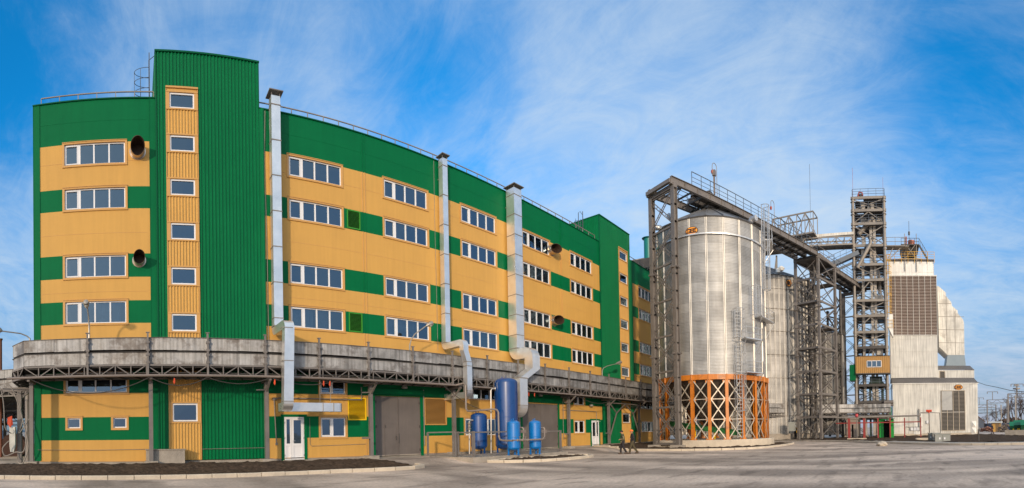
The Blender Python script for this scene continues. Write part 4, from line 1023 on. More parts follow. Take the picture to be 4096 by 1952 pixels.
# ------------------------------------------------------------------ grain silos
def silo_metal(name, col, R_, rib_h, streak=.2, rough=.36, metal=.55):
    m = bpy.data.materials.new(name); m.use_nodes = True; nt = m.node_tree; N = nt.nodes; L = nt.links; b = N['Principled BSDF']
    b.inputs['Metallic'].default_value = metal; b.inputs['Roughness'].default_value = rough
    tc = N.new('ShaderNodeTexCoord'); sp = N.new('ShaderNodeSeparateXYZ'); L.new(tc.outputs['Object'], sp.inputs[0])
    at = N.new('ShaderNodeMath'); at.operation = 'ARCTAN2'; L.new(sp.outputs[1], at.inputs[0]); L.new(sp.outputs[0], at.inputs[1])
    mu = N.new('ShaderNodeMath'); mu.operation = 'MULTIPLY'; mu.inputs[1].default_value = R_; L.new(at.outputs[0], mu.inputs[0])
    cb = N.new('ShaderNodeCombineXYZ'); L.new(mu.outputs[0], cb.inputs[0]); L.new(sp.outputs[2], cb.inputs[1])
    bk = N.new('ShaderNodeTexBrick'); bk.inputs['Scale'].default_value = 1.; bk.inputs['Brick Width'].default_value = 2.9; bk.inputs['Row Height'].default_value = rib_h
    bk.inputs['Mortar Size'].default_value = .015; bk.inputs['Mortar Smooth'].default_value = .3; bk.inputs['Bias'].default_value = 0
    bk.inputs['Color1'].default_value = (.72, .72, .72, 1); bk.inputs['Color2'].default_value = (1.05, 1.05, 1.05, 1); bk.inputs['Mortar'].default_value = (.62, .62, .62, 1)
    L.new(cb.outputs[0], bk.inputs['Vector'])
    nz = N.new('ShaderNodeTexNoise'); nz.inputs['Scale'].default_value = .5; nz.inputs['Detail'].default_value = 8; L.new(cb.outputs[0], nz.inputs['Vector'])
    mr = N.new('ShaderNodeMapRange'); mr.inputs[1].default_value = .3; mr.inputs[2].default_value = .7; mr.inputs[3].default_value = .68; mr.inputs[4].default_value = 1.25; L.new(nz.outputs['Fac'], mr.inputs[0])
    # soft rust-brown runs
    mp = N.new('ShaderNodeMapping'); mp.inputs['Scale'].default_value = (1.6, .12, 1); L.new(cb.outputs[0], mp.inputs[0])
    n2 = N.new('ShaderNodeTexNoise'); n2.inputs['Scale'].default_value = 1.; n2.inputs['Detail'].default_value = 6; L.new(mp.outputs[0], n2.inputs['Vector'])
    m2 = N.new('ShaderNodeMapRange'); m2.inputs[1].default_value = .45; m2.inputs[2].default_value = .75; m2.inputs[3].default_value = 1; m2.inputs[4].default_value = 1-streak; L.new(n2.outputs['Fac'], m2.inputs[0])
    v1 = N.new('ShaderNodeVectorMath'); v1.operation = 'SCALE'; L.new(bk.outputs['Color'], v1.inputs[0]); L.new(mr.outputs[0], v1.inputs['Scale'])
    v2 = N.new('ShaderNodeVectorMath'); v2.operation = 'SCALE'; L.new(v1.outputs[0], v2.inputs[0]); L.new(m2.outputs[0], v2.inputs['Scale'])
    v3 = N.new('ShaderNodeVectorMath'); v3.operation = 'MULTIPLY'; v3.inputs[1].default_value = col; L.new(v2.outputs[0], v3.inputs[0]); L.new(v3.outputs[0], b.inputs['Base Color'])
    wv = N.new('ShaderNodeTexWave'); wv.bands_direction = 'Y'; wv.inputs['Scale'].default_value = 2.6; wv.inputs['Distortion'].default_value = 0; L.new(cb.outputs[0], wv.inputs['Vector'])
    bp = N.new('ShaderNodeBump'); bp.inputs['Strength'].default_value = .55; bp.inputs['Distance'].default_value = .03; L.new(wv.outputs['Fac'], bp.inputs['Height']); L.new(bp.outputs[0], b.inputs['Normal'])
    wc = N.new('ShaderNodeMapRange'); wc.inputs[3].default_value = .84; wc.inputs[4].default_value = 1.08; L.new(wv.outputs['Fac'], wc.inputs[0])
    v4 = N.new('ShaderNodeVectorMath'); v4.operation = 'SCALE'; L.new(v3.outputs[0], v4.inputs[0]); L.new(wc.outputs[0], v4.inputs['Scale']); L.new(v4.outputs[0], b.inputs['Base Color'])
    return m
M_ROOFS = mat('silo_roof', (.23, .23, .235), .45, .6, var=.15)
M_RIB = mat('silo_stiffener', (.58, .55, .50), .38, .5, var=.22, vs=.8)
M_HOP = mat('hopper_metal', (.16, .13, .11), .5, .5, var=.3, vs=.9)
def silo_frame(c):
    u = Vector((-c[0], -c[1], 0)).normalized(); v = Vector((-u.y, u.x, 0)); v = Vector((0,0,1)).cross(u).normalized()
    def P(a, rho, z): a = R(a); return Vector((c[0], c[1], 0))+u*(rho*math.cos(a))+v*(rho*math.sin(a))+Vector((0,0,z))
    return u, v, P
def silo(c, R_, z0, ze, za, label, nrib, phase, mt, riblo=None, hoops=()):
    t = thing('grain_silo', (c[0], c[1], 0), label, 'grain silo')
    u, v, P = silo_frame(c)
    m = MB(); m.lathe([(R_, z0), (R_, ze)], 72, c); m.build('shell', mt, t, smooth=True)
    m = MB(); n = nrib
    for i in range(n):
        a0 = phase+360*i/n; a1 = a0+360/n
        m.poly([P(a0, R_+.14, ze-.02), P(a1, R_+.14, ze-.02), P(a1, .55, za-.3), P(a0, .55, za-.3)])
        m.bar(P(a0, R_+.16, ze+.03), P(a0, .56, za-.26), .05, .08)
    m.lathe([(.56, za-.36), (.6, za-.1), (.5, za), (.001, za)], 24, c); m.lathe([(R_+.005, ze-.1), (R_+.14, ze-.03)], 72, c)
    m.build('roof', M_ROOFS, t)
    m = MB()
    for i in range(n):
        a = phase+360*i/n
        d = .10/R_*57.3
        for s in (-.6, .6): m.bar(P(a+s*d, R_+.03, z0), P(a+s*d, R_+.03, ze-.12), .055, .06, u)
    m.build('stiffener', M_RIB, t)
    if hoops:
        m = MB()
        for z in hoops: m.lathe([(R_+.06, z-.03), (R_+.12, z-.03), (R_+.12, z+.02), (R_+.06, z+.02)], 64, c)
        m.build('wind_ring', M_STEELT, t)
    return t, u, v, P
S1 = (42.14, 15.5); SR = 5.10
s1, u1, v1_, P1 = silo(S1, SR, 6.1, 19.46, 22.5, 'nearest silver grain silo raised on orange columns', 22, -3.2, silo_metal('silo_sheet_warm', (.44, .435, .425), SR, .82, .28, .46, .4))
m = MB(); m.lathe([(SR+.15, 5.76), (SR+.15, 6.2)], 44, S1); m.lathe([(SR-.1, 6.2), (SR+.15, 6.2)], 44, S1); m.lathe([(SR-.1, 5.76), (SR+.15, 5.76)], 44, S1)
for i in range(22): a = -3.2+360*i/22; m.bar(P1(a, SR+.16, 5.74), P1(a, SR+.16, 6.22), .1, .1, u1)
m.build('ring_beam', M_ORANGE, s1)
m = MB(); m.lathe([(SR+.08, 17.9), (SR+.16, 17.9), (SR+.16, 18.02), (SR+.08, 18.02)], 64, S1); m.build('wind_ring', M_ZINC, s1)
m = MB(); m.lathe([(SR-.05, 6.0), (.45, 1.9), (.45, 1.3)], 44, S1)
m.build('hopper', M_HOP, s1, smooth=True)
m = MB()
for i in range(44): a = i*360/44; m.bar(P1(a, SR-.02, 5.95), P1(a, .5, 1.86), .03, .05)
m.build('hopper_rib', M_HOP, s1)
for i in range(22):
    a = -3.2+360*i/22; m = MB(); un = (P1(a, 1, 0)-P1(a, 0, 0)).normalized(); tn = Vector((-un.y, un.x, 0))
    p, q = P1(a, SR+.02, .70), P1(a, SR+.02, 5.76)
    for s in (-.11, .11): m.bar(p+un*s, q+un*s, .27, .035, un)
    m.bar(p, q, .035, .19, un)
    for z in (.72, 2.4, 4.1, 5.6):
        for s in (-1, 1):
            b_ = P1(a, SR+.0, z); m.hexa([b_+tn*s*.12+Vector((0,0,-.18)), b_+tn*s*.32+Vector((0,0,-.1)), b_+tn*s*.32+un*.015+Vector((0,0,-.1)), b_+tn*s*.12+un*.015+Vector((0,0,-.18)), b_+tn*s*.12+Vector((0,0,.18)), b_+tn*s*.32+Vector((0,0,.1)), b_+tn*s*.32+un*.015+Vector((0,0,.1)), b_+tn*s*.12+un*.015+Vector((0,0,.18))])
    m.build('column', M_ORANGE, s1)
M_BRACE = mat('pale_brace', (.44, .39, .32), .4, .3, var=.15)
for i in range(22):
    a = -3.2+360*i/22; b_ = a+360/22; m = MB()
    for k, (za_, zb_) in enumerate(((.78, 2.38), (2.42, 4.08), (4.12, 5.65))):
        m.bar(P1(a+1.6, SR+.02, za_), P1(b_-1.6, SR+.02, zb_), .03, .085); m.bar(P1(a+1.6, SR+.06, zb_), P1(b_-1.6, SR+.06, za_), .03, .085)
        if k: m.bar(P1(a+1.2, SR+.03, za_), P1(b_-1.2, SR+.03, za_), .06, .06)
    m.build('brace', M_BRACE, s1)
m = MB(); m.lathe([(SR+.62, -.1), (SR+.62, .66), (SR+.58, .70), (.01, .70)], 48, S1); m.build('foundation', M_KERB, s1)
# green belt under the hopper
gb = thing('screw_conveyor', (S1[0]-1, S1[1], .7), 'dark green trough conveyor lying under the silo hopper on orange columns', 'conveyor')
m = MB(); p = P1(-62, 4.4, 2.15); q = P1(38, 4.2, 1.15); m.bar(p, q, .5, .42); m.bar(p+Vector((0,0,.24)), q+Vector((0,0,.24)), .62, .05); m.build('trough', mat('deep_green', (.01, .11, .02), .4), gb)
for k in (.35, .62): m = MB(); x = vl(p, q, k); m.bar(x, (x.x, x.y, .7), .09); m.build('leg', M_YEL, gb)
# caged ladders and landings on the silo
def cage(parent, P, a, z0, z1, rho, w=.34, dep=.75, hoops=True, hoop_sp=.95, down=0.):
    """ladder with a hooped cage; a bearing in degrees round the silo"""
    m = MB(); o = P(a, rho, 0); un = (P(a, 1, 0)-P(a, 0, 0)).normalized(); tn = Vector((0,0,1)).cross(un)
    for s in (-1, 1): m.bar(o+tn*s*w*.72+Vector((0,0,z0-down)), o+tn*s*w*.72+Vector((0,0,z1)), .045)
    for i in range(int((z1-z0+down)/.3)): z = z0-down+.15+.3*i; m.bar(o-tn*w*.72+Vector((0,0,z)), o+tn*w*.72+Vector((0,0,z)), .025)
    n = max(1, round((z1-z0)/hoop_sp))
    R2 = [(-1, 0), (-1, .55), (-.72, .85), (-.3, 1), (.3, 1), (.72, .85), (1, .55), (1, 0)]
    for i in range(n+1):
        z = lerp(z0, z1, i/n); m.tube([o+tn*x*w*1.25+un*y*dep+Vector((0,0,z)) for x, y in R2], .03 if i in (0, n) else .022, 5)
    for x, y in R2: m.bar(o+tn*x*w*1.25+un*y*dep+Vector((0,0,z0)), o+tn*x*w*1.25+un*y*dep+Vector((0,0,z1)), .03, .012)
    m.build('caged_ladder', M_ZINC, parent)
def landing(parent, P, a0, a1, z, rho0, rho1):
    m = MB(); A, B, C, D = P(a0, rho0, z), P(a1, rho0, z), P(a1, rho1, z), P(a0, rho1, z)
    T_ = Vector((0,0,.09)); m.hexa([A, D, C, B, A+T_, D+T_, C+T_, B+T_])
    for p, q in ((D, C), (C, B)):
        for h_ in (.5, 1.0): m.bar(p+Vector((0,0,h_)), q+Vector((0,0,h_)), .03)
        for k in (0, .5, 1): x = vl(p, q, k); m.bar(x, x+Vector((0,0,1.05)), .035)
    for p in (C, D): b_ = P(a1 if p is C else a0, rho0-.1, z-1.4); m.bar(p, b_, .04)
    m.build('landing', M_ZINC, parent)
cage(s1, P1, 24.5, 3.1, 6.1, SR+.35, down=2.3); cage(s1, P1, 25, 6.25, 8.75, SR+.25); landing(s1, P1, 29, 47, 6.3, SR+.1, SR+.9)
cage(s1, P1, 24.5, 9.2, 11.6, SR+.25); landing(s1, P1, 29, 47, 9.15, SR+.1, SR+.9)
cage(s1, P1, 43, 11.3, 13.75, SR+.3); landing(s1, P1, 48, 78, 11.25, SR+.1, SR+.85)
cage(s1, P1, 61, 13.9, 21.4, SR+.35, w=.26, dep=.6, hoop_sp=1.3)
landing(s1, P1, 68, 92, 18.6, SR+.1, SR+.95)
# roof vents
for a in (-42, -70, 52):
    m = MB(); o = P1(a, SR-.55, 19.75); m.tube([o, o+Vector((0,0,.35))+(P1(a, 1, 0)-P1(a, 0, 0))*.25, o+Vector((0,0,.35))+(P1(a, 1, 0)-P1(a, 0, 0))*.7], [.25, .25, .27], 14); m.build('roof_vent', M_ZINC, s1, smooth=True)
bc = at_range(1754, 577, 39.7); ang = math.degrees(math.asin((1754-1793)/136)); 
u_, v_, P_ = u1, v1_, P1
badge(s1, P1(ang, SR+.075, bc.z), P1(ang, 1, 0)-P1(ang, 0, 0), 1.12, .70)

S2 = (67.7, 17.7)
MATS_SILO = silo_metal('silo_sheet_grey', (.37, .36, .35), 9.1, .9, .3, .46, .4)
s2, u2, v2_, P2 = silo(S2, 9.1, .9, 21.4, 25.9, 'larger grey grain silo standing on the ground behind the stair trestle', 88, 2., MATS_SILO, hoops=(3.2, 8.1, 11.1, 14.1, 17., 19.6, 20.9))
m = MB(); m.lathe([(9.5, -.1), (9.5, .9), (9.0, .9)], 64, S2); m.build('foundation', M_CONC, s2)
bz = at_range(1980.5, 712, 61.8).z; a = math.degrees(math.asin((1980.5-1910)/156)); 
badge(s2, P2(a, 9.3, bz), P2(a, 1, 0)-P2(a, 0, 0), .78, .95, 1.2)
m = MB(); o = P2(20, 8.3, 21.9); m.tube([o, o+Vector((0,0,.5))], .3, 12); o = P2(40, 5.4, 23.4); m.tube([o, o+Vector((0,0,.3)), o+Vector((0,0,.6))], [.3, .5, .2], 12); m.build('roof_vent', M_WHITESH, s2)
m = MB(); q = at_range(1993.5, 1092, 60); m.box(q.x-.5, q.x+.1, q.y-.4, q.y+.4, 1.2, 2.35); m.build('control_box', M_CABINET, s2)
S4 = (67.7, 37.6)
silo(S4, 9.1, .9, 21.4, 25.9, 'large grey grain silo mostly hidden behind the factory end and nearest silo', 60, 2., MATS_SILO, hoops=(8.1, 14.1, 19.6))
S3 = (70.2, 8.0)
s3, u3, v3_, P3 = silo(S3, 2.7, .5, 15.2, 16.6, 'slim dark bin squeezed behind the stair trestle, right of the larger silo', 22, 2., silo_metal('silo_sheet_dark', (.20, .19, .18), 2.7, .9, .3, .5), hoops=(6, 11))

# ------------------------------------------------------------------ lattice trestles and conveyors
Dv = Vector((.923, -.385, 0)); Nv = Vector((.385, .923, 0)); UZ = Vector((0,0,1))
def Z(z): return Vector((0,0,z))
def lat_diag(m, p, q, w=.055, gapd=.22, n=7, side=None):
    """laced diagonal: two angles with rungs"""
    p, q = V3(p), V3(q); d = (q-p).normalized(); s = (side if side is not None else UZ.cross(d)).normalized()
    o = d.cross(s).normalized()*gapd/2
    m.bar(p+o, q+o, w, w*1.2); m.bar(p-o, q-o, w, w*1.2)
    for i in range(1, n): x = p.lerp(q, i/n); m.bar(x-o, x+o, w*.7)
def flanges(m, p, zs, r=.28):
    for z in zs: m.box(p.x-r, p.x+r, p.y-r, p.y+r, z-.045, z+.0); m.box(p.x-r, p.x+r, p.y-r, p.y+r, z+.03, z+.075)
# portal trestle beside the first silo
A1 = at_ground(1708, 1119, .2); A1 = Vector((A1.x, A1.y, 0))*(39.8/Vector((A1.x, A1.y, 0)).length); B1 = A1+Nv*2.9
def portal(name, A, B, z0, ztop, label, nb, wleg=.42, laced=True, feet=True):
    t = thing(name, ((A.x+B.x)/2, (A.y+B.y)/2, 0), label, 'steel trestle')
    tn = (B-A).normalized(); un = Vector((-tn.y, tn.x, 0))
    for P_ in (A, B):
        m = MB(); m.ibar(P_+Z(z0), P_+Z(ztop), wleg, wleg, .045, un)
        k = z0+1.3
        while k < ztop-.5:
            for s in (-1, 1): m.box(P_.x-wleg*.46, P_.x+wleg*.46, P_.y-wleg*.46, P_.y+wleg*.46, k, k+.03)
            k += 1.45
        flanges(m, P_, [lerp(z0, ztop, .35), lerp(z0, ztop, .68)], wleg*.72)
        o = m.build('leg', M_STEEL, t)
        if feet:
            f = MB(); f.box(P_.x-.62, P_.x+.62, P_.y-.55, P_.y+.55, .05, z0+.02); f.build('footing', M_CONC, o)
    m = MB(); h = (ztop-.6-z0)/nb
    for i in range(nb):
        a, b = z0+.2+i*h, z0+.2+(i+1)*h
        lat_diag(m, A+Z(a+.15), B+Z(b-.15), side=un, n=8); lat_diag(m, A+un*.16+Z(b-.15), B+un*.16+Z(a+.15), side=un, n=8)
        m.bar(A+Z(b), B+Z(b), .14, .16)
    m.bar(A+Z(z0+.1), B+Z(z0+.1), .2, .2)
    m.build('lattice', M_STEEL, t)
    return t
tr1 = portal('support_trestle', A1, B1, .32, 22.2, 'tall two-legged laced trestle between the factory and the orange-footed silo', 7)
m = MB(); o = -Dv*1.1
for s in (A1, B1): m.bar(s-Dv*.45+Z(22.25), s+Dv*.3+Z(22.25), .3, .4)
m.bar(A1-Nv*.2+Z(22.02), B1+Nv*.2+Z(22.02), .35, .35); m.bar(A1-Dv*.45-Nv*.1+Z(22.3), B1-Dv*.45+Nv*.1+Z(22.3), .25, .32)
m.build('cap_beam', M_STEEL, tr1)
def bridge(name, A, B, w, zA, zB, label, gd=.62, rail_h=1.15, f0=0.):
    """two plate girders with cross beams, walkway, handrails and the conveyor trough between; A,B on near girder, w towards Nv"""
    t = thing(name, tuple(A+Z(zA)), label, 'conveyor bridge')
    a0, b0 = A+Z(zA-gd/2), B+Z(zB-gd/2); W = Nv*w; L_ = (B-A).length; d = (B-A).normalized()
    for k, o in enumerate((Vector((0,0,0)), W)):
        m = MB(); m.ibar(a0+o, b0+o, .26, gd, .035)
        n = int(L_/1.5)
        for i in range(n+1): x = vl(a0, b0, i/n)+o; m.bar(x-Z(gd/2-.03), x+Z(gd/2-.03), .2, .02, d)
        for f in (.3, .62): x = vl(a0, b0, f)+o; m.bar(x-d*.35, x+d*.35, .05, gd-.1)
        m.build('girder', M_STEEL, t)
    m = MB(); n = int(L_/1.3)
    for i in range(n+1):
        x = vl(a0, b0, i/n)-Z(gd/2-.12); m.bar(x+Nv*.14, x+W-Nv*.14, .1, .14)
        if i < n: y = vl(a0, b0, (i+1)/n)-Z(gd/2-.12); (m.bar(x, y+W, .06) if i % 2 else m.bar(x+W, y, .06))
    m.build('cross_beam', M_STEELD, t)
    s0 = vl(a0, b0, f0); m = MB(); a_, b_ = s0-Z(gd/2-.22), b0-Z(gd/2-.22)
    q = [a_+Nv*.18, b_+Nv*.18, b_+Nv*1.0, a_+Nv*1.0]; m.hexa([p+Z(.0) for p in q]+[p+Z(.04) for p in q]); m.build('walkway', M_STEELD, t)
    m = MB(); m.bar(s0+Nv*(w*.62)+Z(.1), b0+Nv*(w*.62)+Z(.1), .6, .4); m.bar(s0+Nv*(w*.62)+Z(.33), b0+Nv*(w*.62)+Z(.33), .7, .05)
    m.build('conveyor_trough', M_STEELD, t)
    for o in (-Nv*.05, W+Nv*.05):
        m = MB(); r0 = vl(a0, b0, f0*.6); n = int(L_/1.25); top = Z(gd/2)
        for i in range(n+1): x = vl(r0, b0, i/n)+o+top; m.bar(x, x+Z(rail_h), .045)
        for h_ in (.35, .7, rail_h): m.bar(r0+o+top+Z(h_), b0+o+top+Z(h_), .05 if h_ == rail_h else .03)
        m.build('handrail', M_RAIL, t)
    return t
T2B = Vector((58.0, 7.34, 0)); T2A = T2B+Nv*3.3; T2C = T2B+Dv*4.28; T2D = T2A+Dv*4.28
cb1 = bridge('conveyor_bridge', A1-Dv*.3, T2B-Dv*.2, 2.9, 22.75, 23.2, 'long railed conveyor bridge crossing over the nearest silo', f0=.17)
# hopper box under the bridge over the silo
m = MB(); q = P1(0, 0, 0); 
m.hexa([q+Vector((-.25,-.25,22.4)), q+Vector((.25,-.25,22.4)), q+Vector((.25,.25,22.4)), q+Vector((-.25,.25,22.4)), q+Vector((-.7,-.7,23.1)), q+Vector((.7,-.7,23.1)), q+Vector((.7,.7,23.1)), q+Vector((-.7,.7,23.1))])
m.box(q.x-.6, q.x+.8, q.y-.4, q.y+.5, 23.3, 23.8); m.build('spout', M_STEELD, cb1)
def hook_lamp(base, h, label, d=Vector((0,0,0))):
    t = thing('bulkhead_lamp', tuple(base), label, 'lamp', 'hooked lamps above the conveyors')
    m = MB(); e = -Dv*.6+d; n = 7
    m.tube([base, base+Z(h)]+[base+Z(h)+e*.5*(1-math.cos(math.pi*i/n))+Z(.35*math.sin(math.pi*i/n)) for i in range(1, n+1)]+[base+e+Z(h-.35)], .03, 5); m.build('lamp_pole', M_STEELT, t)
    m = MB(); c = base+e+Z(h-.35); m.tube([c, c-Z(.12), c-Z(.3), c-Z(.42)], [.05, .13, .11, .03], 10); m.build('lamp_head', mat('rusty_red', (.32, .06, .03), .5), t)
def onbridge(f, h=0.): return vl(A1+Z(22.9), T2B+Z(23.3), f)+Z(h)
hook_lamp(onbridge(.235)+Nv*.1, 2.6, 'hooked lamp over the conveyor, the one nearest the two-legged trestle')
hook_lamp(onbridge(.62)+Nv*.1, 2.3, 'hooked lamp over the conveyor beside the top of the caged ladder')
hook_lamp(onbridge(.86)+Nv*2.9, 2.2, 'hooked lamp on the far rail where the catwalk truss begins')
m = MB(); x = onbridge(.215); m.bar(x, x+Z(1.9), .14); m.box(x.x-.16, x.x+.16, x.y-.14, x.y+.14, x.z+1.7, x.z+2.2); m.build('switch_post', M_PIPE, cb1)
m = MB(); x = onbridge(.18)+Nv*1.5; m.tube([x, x+Z(.4), x+Z(.7)], [.6, .5, .2], 8); x += Dv*1.3; m.tube([x, x+Z(.4), x+Z(.6)], [.5, .4, .2], 8); m.build('cover', M_STEELD, cb1)

# four-legged stair trestle
t2 = thing('stair_trestle', tuple((T2A+T2C)/2), 'four-legged steel stair trestle full of landings and cross bracing', 'steel trestle')
LV = [2.9+2.86*k for k in range(7)]+[22.6]
for P_ in (T2A, T2B, T2C, T2D):
    m = MB(); m.bar(P_+Z(.1), P_+Z(22.9), .30, .30, Nv); flanges(m, P_, [5.0, 10.6, 16.4], .27)
    for z in LV: m.box(P_.x-.2, P_.x+.2, P_.y-.2, P_.y+.2, z-.2, z+.2)
    o = m.build('leg', M_STEEL, t2)
for nm, (p, q) in {'a': (T2A, T2B), 'b': (T2B, T2C), 'c': (T2C, T2D), 'd': (T2D, T2A)}.items():
    m = MB(); zp = .3
    for z in LV:
        m.bar(p+Z(z), q+Z(z), .12, .24)
        m.bar(p+Z(zp+.15), q+Z(z-.2), .085); m.bar(q+Z(zp+.15), p+Z(z-.2), .085); zp = z
    m.build('bracing', M_STEEL, t2)
for k, z in enumerate(LV):
    m = MB(); ins = .15
    a, b, c, d = T2A, T2B, T2C, T2D
    q = [vl(a, d, .0), vl(b, c, .0), vl(b, c, .30), vl(a, d, .30)] if k % 2 else [vl(a, d, .7), vl(b, c, .7), vl(b, c, 1.), vl(a, d, 1.)]
    m.hexa([p+Z(z-.02) for p in q]+[p+Z(z+.04) for p in q]); m.build('landing', M_STEEL, t2)
    zn = LV[k-1] if k else .2
    f0, f1 = (.70, .28) if k % 2 else (.28, .70)
    for off in ((.30, .52),):
        m = MB(); p = vl(vl(a, d, f0), vl(b, c, f0), off[k % 1])+Z(zn); q_ = vl(vl(a, d, f1), vl(b, c, f1), off[0])+Z(z)
        wn = (T2B-T2A).normalized()*.75
        for s in (0, 1): m.bar(p+wn*s, q_+wn*s, .05, .22); m.bar(p+wn*s+Z(.95), q_+wn*s+Z(.95), .035)
        for i in range(13):
            x = vl(p, q_, (i+.5)/13); m.bar(x, x+wn, .24, .035)
        for i in range(4): x = vl(p, q_, (i+.3)/4); m.bar(x, x+Z(.95), .03); m.bar(x+wn, x+wn+Z(.95), .03)
        m.build('stair_flight', M_STEELT, t2)
m = MB(); p = vl(T2A, T2D, .55)+(T2B-T2A)*.15
m.tube([p+Z(.2), p+Z(21)], .2, 12); p = vl(T2A, T2D, .35)+(T2B-T2A)*.55; m.tube([p+Z(1), p+Z(22)], .13, 10)
m.build('down_pipe', M_STEELD, t2)
m = MB()
for p, q in ((T2A, T2B), (T2B, T2C), (T2C, T2D), (T2A, T2D)):
    for h_ in (.5, 1.1): m.bar(p+Z(22.8+h_), q+Z(22.8+h_), .05)
    for i in range(4): x = vl(p, q, i/3); m.bar(x+Z(22.8), x+Z(23.9), .05)
q = [T2A, T2B, T2C, T2D]; m.hexa([p+Z(22.72) for p in q]+[p+Z(22.8) for p in q]); m.bar(T2B+Dv*.3+Z(22.9), T2C+Dv*1.0+Z(22.4), .2, .4)
m.build('top_platform', M_STEEL, t2)
# third portal and second bridge
A3 = T2B+Dv*13.0; B3 = A3+Nv*3.2
tr3 = portal('support_trestle', A3, B3, .3, 21.3, 'two-legged laced trestle standing before the tan hut', 7, .40)
m = MB(); m.bar(A3-Nv*.3+Z(21.4), B3+Nv*.3+Z(21.4), .4, .4); m.build('cap_beam', M_STEEL, tr3)
cb2 = bridge('conveyor_bridge', T2C-Dv*.2, A3+Dv*1.2, 3.0, 22.5, 22.25, 'short conveyor bridge between the stair trestle and the elevator tower')
# round-column frame behind the stair trestle
rf_ = thing('column_trestle', (66.5, 5.6, 0), 'dark frame of flanged round columns between the stair trestle and elevator tower', 'steel frame')
C1 = Vector((66.3, 5.35, 0)); C2 = Vector((73.0, 7.9, 0)); C3 = Vector((75.5, 6.2, 0))
for P_, zt_ in ((C1, 20.6), (C2, 19.5), (C3, 18.9)):
    m = MB(); m.tube([P_+Z(.2), P_+Z(zt_)], .19, 12)
    for z in [2.5+2.4*i for i in range(8)]: m.lathe([(.0, z), (.32, z), (.32, z+.06), (.0, z+.06)], 12, (P_.x, P_.y))
    m.build('column', M_STEELD, rf_)
m = MB()
for i, z in enumerate([3.2+3.1*k for k in range(6)]):
    for p, q in ((C1, C2), (C2, C3)):
        m.bar(p+Z(z), q+Z(z), .16, .2); m.bar(p+Z(z-2.6), q+Z(z-.2), .1); m.bar(q+Z(z-2.6), p+Z(z-.2), .1)
    a = T2C+Z(z); m.bar(C1+Z(z), a+Z(.2), .12); m.bar(C1+Z(z-.9), a+Z(.1), .09)
m.build('bracing', M_STEELD, rf_)

# ------------------------------------------------------------------ second, lower pipe gallery in front of the big silo
g2, z2t, z2b = gallery('pipe_gallery', 'grey cased pipe gallery running low before the larger silo', [(57.2, 15.0), (64.8, 8.6), (66.6, 3.8), (66.9, -1.4)][::1], 4.75, .52, .07, .48, .9, 3.0, 1.5)
for p in ((57.5, 14.9), (61.0, 12.0), (64.5, 9.2), (66.9, 2.6)):
    m = MB(); m.bar((p[0]+.3, p[1]+.4, .1), (p[0]+.3, p[1]+.4, z2b), .2); m.build('post', M_STEELD, g2)

# ------------------------------------------------------------------ catwalk truss over the silo row
cw_ = thing('catwalk_truss', (66, 36, 26), 'pale lattice catwalk truss carried over the silos to the elevator tower', 'catwalk')
def lattice_box(parent, name, p, q, w, h, n, mt, tw=.11):
    p, q = V3(p), V3(q); d = (q-p).normalized(); s = d.cross(UZ).normalized()*w/2
    for sg, nm in ((1, name), (-1, name)):
        m = MB(); a, b = p+s*sg, q+s*sg
        m.bar(a, b, tw*1.4); m.bar(a+Z(h), b+Z(h), tw*1.2)
        for i in range(n+1):
            x = vl(a, b, i/n); m.bar(x, x+Z(h), tw*.8)
            if i < n: y = vl(a, b, (i+1)/n); m.bar(x+Z(0 if i % 2 else h), y+Z(h if i % 2 else 0), tw*.8)
        m.build(nm, mt, parent)
    m = MB()
    for i in range(n+1): x = vl(p, q, i/n); m.bar(x-s, x+s, tw); m.bar(x-s+Z(h), x+s+Z(h), tw*.8)
    q_ = [p-s, q-s, q+s, p+s]; m.hexa([k+Z(.1) for k in q_]+[k+Z(.16) for k in q_]); m.build('deck', mt, parent)
X1, X2, X3, X4 = Vector((64.5, 40., 26.3)), Vector((66.3, 24., 26.6)), Vector((66.6, 10.4, 26.9)), Vector((67.6, 3.6, 27.2))
lattice_box(cw_, 'truss', X1, X2, 1.6, 1.7, 14, M_STEELT); lattice_box(cw_, 'truss', X2+Z(-.01), X3, 1.6, 1.7, 11, M_STEELT); lattice_box(cw_, 'truss', X3+Z(-.01), X4, 1.6, 1.1, 6, M_STEELT)
lattice_box(cw_, 'upper_truss', Vector((66.8, 14.5, 28.2)), Vector((66.0, 8.6, 28.4)), 2.2, 2.9, 5, M_STEELT, .13)
m = MB(); m.bar(Vector((66.3, 12.4, 28.3)), Vector((67.6, 3.4, 29.0)), .45, .38); m.build('cased_conveyor', M_OLDSH, cw_)
m = MB(); x = Vector((66.2, 9.3, 31)); m.bar(x, x+Z(7.5), .035); m.build('lightning_rod', M_STEELD, cw_)
m = MB()
for y in (35, 24, 14.5, 9.2): x = Vector((67.2, y, 21 if y < 30 else 14)); m.bar(x, x+Z(26.5-x.z), .22); m.bar(x+Vector((.0, .8, 0)), x+Vector((0, 0, 26.4-x.z)), .14)
m.build('support_leg', M_STEELT, cw_)
m = MB(); a, b = Vector((66.9, 9.6, 23.2)), Vector((68.2, 2.8, 26.4)); m.bar(a, b, 1.0, .6); m.bar(a-Z(1.0), b-Z(1.0), .2, .3)
for h_ in (.8, 1.4): m.bar(a+Z(h_), b+Z(h_), .05)
for i in range(9): x = vl(a, b, i/8); m.bar(x, x+Z(1.4), .04)
m.build('inclined_conveyor', M_RAIL, cw_)
hook_lamp(Vector((66.0, 38.5, 28)), 1.2, 'hooked lamp at the far end of the catwalk, left of the teal chimney', Vector((0,0,0)))
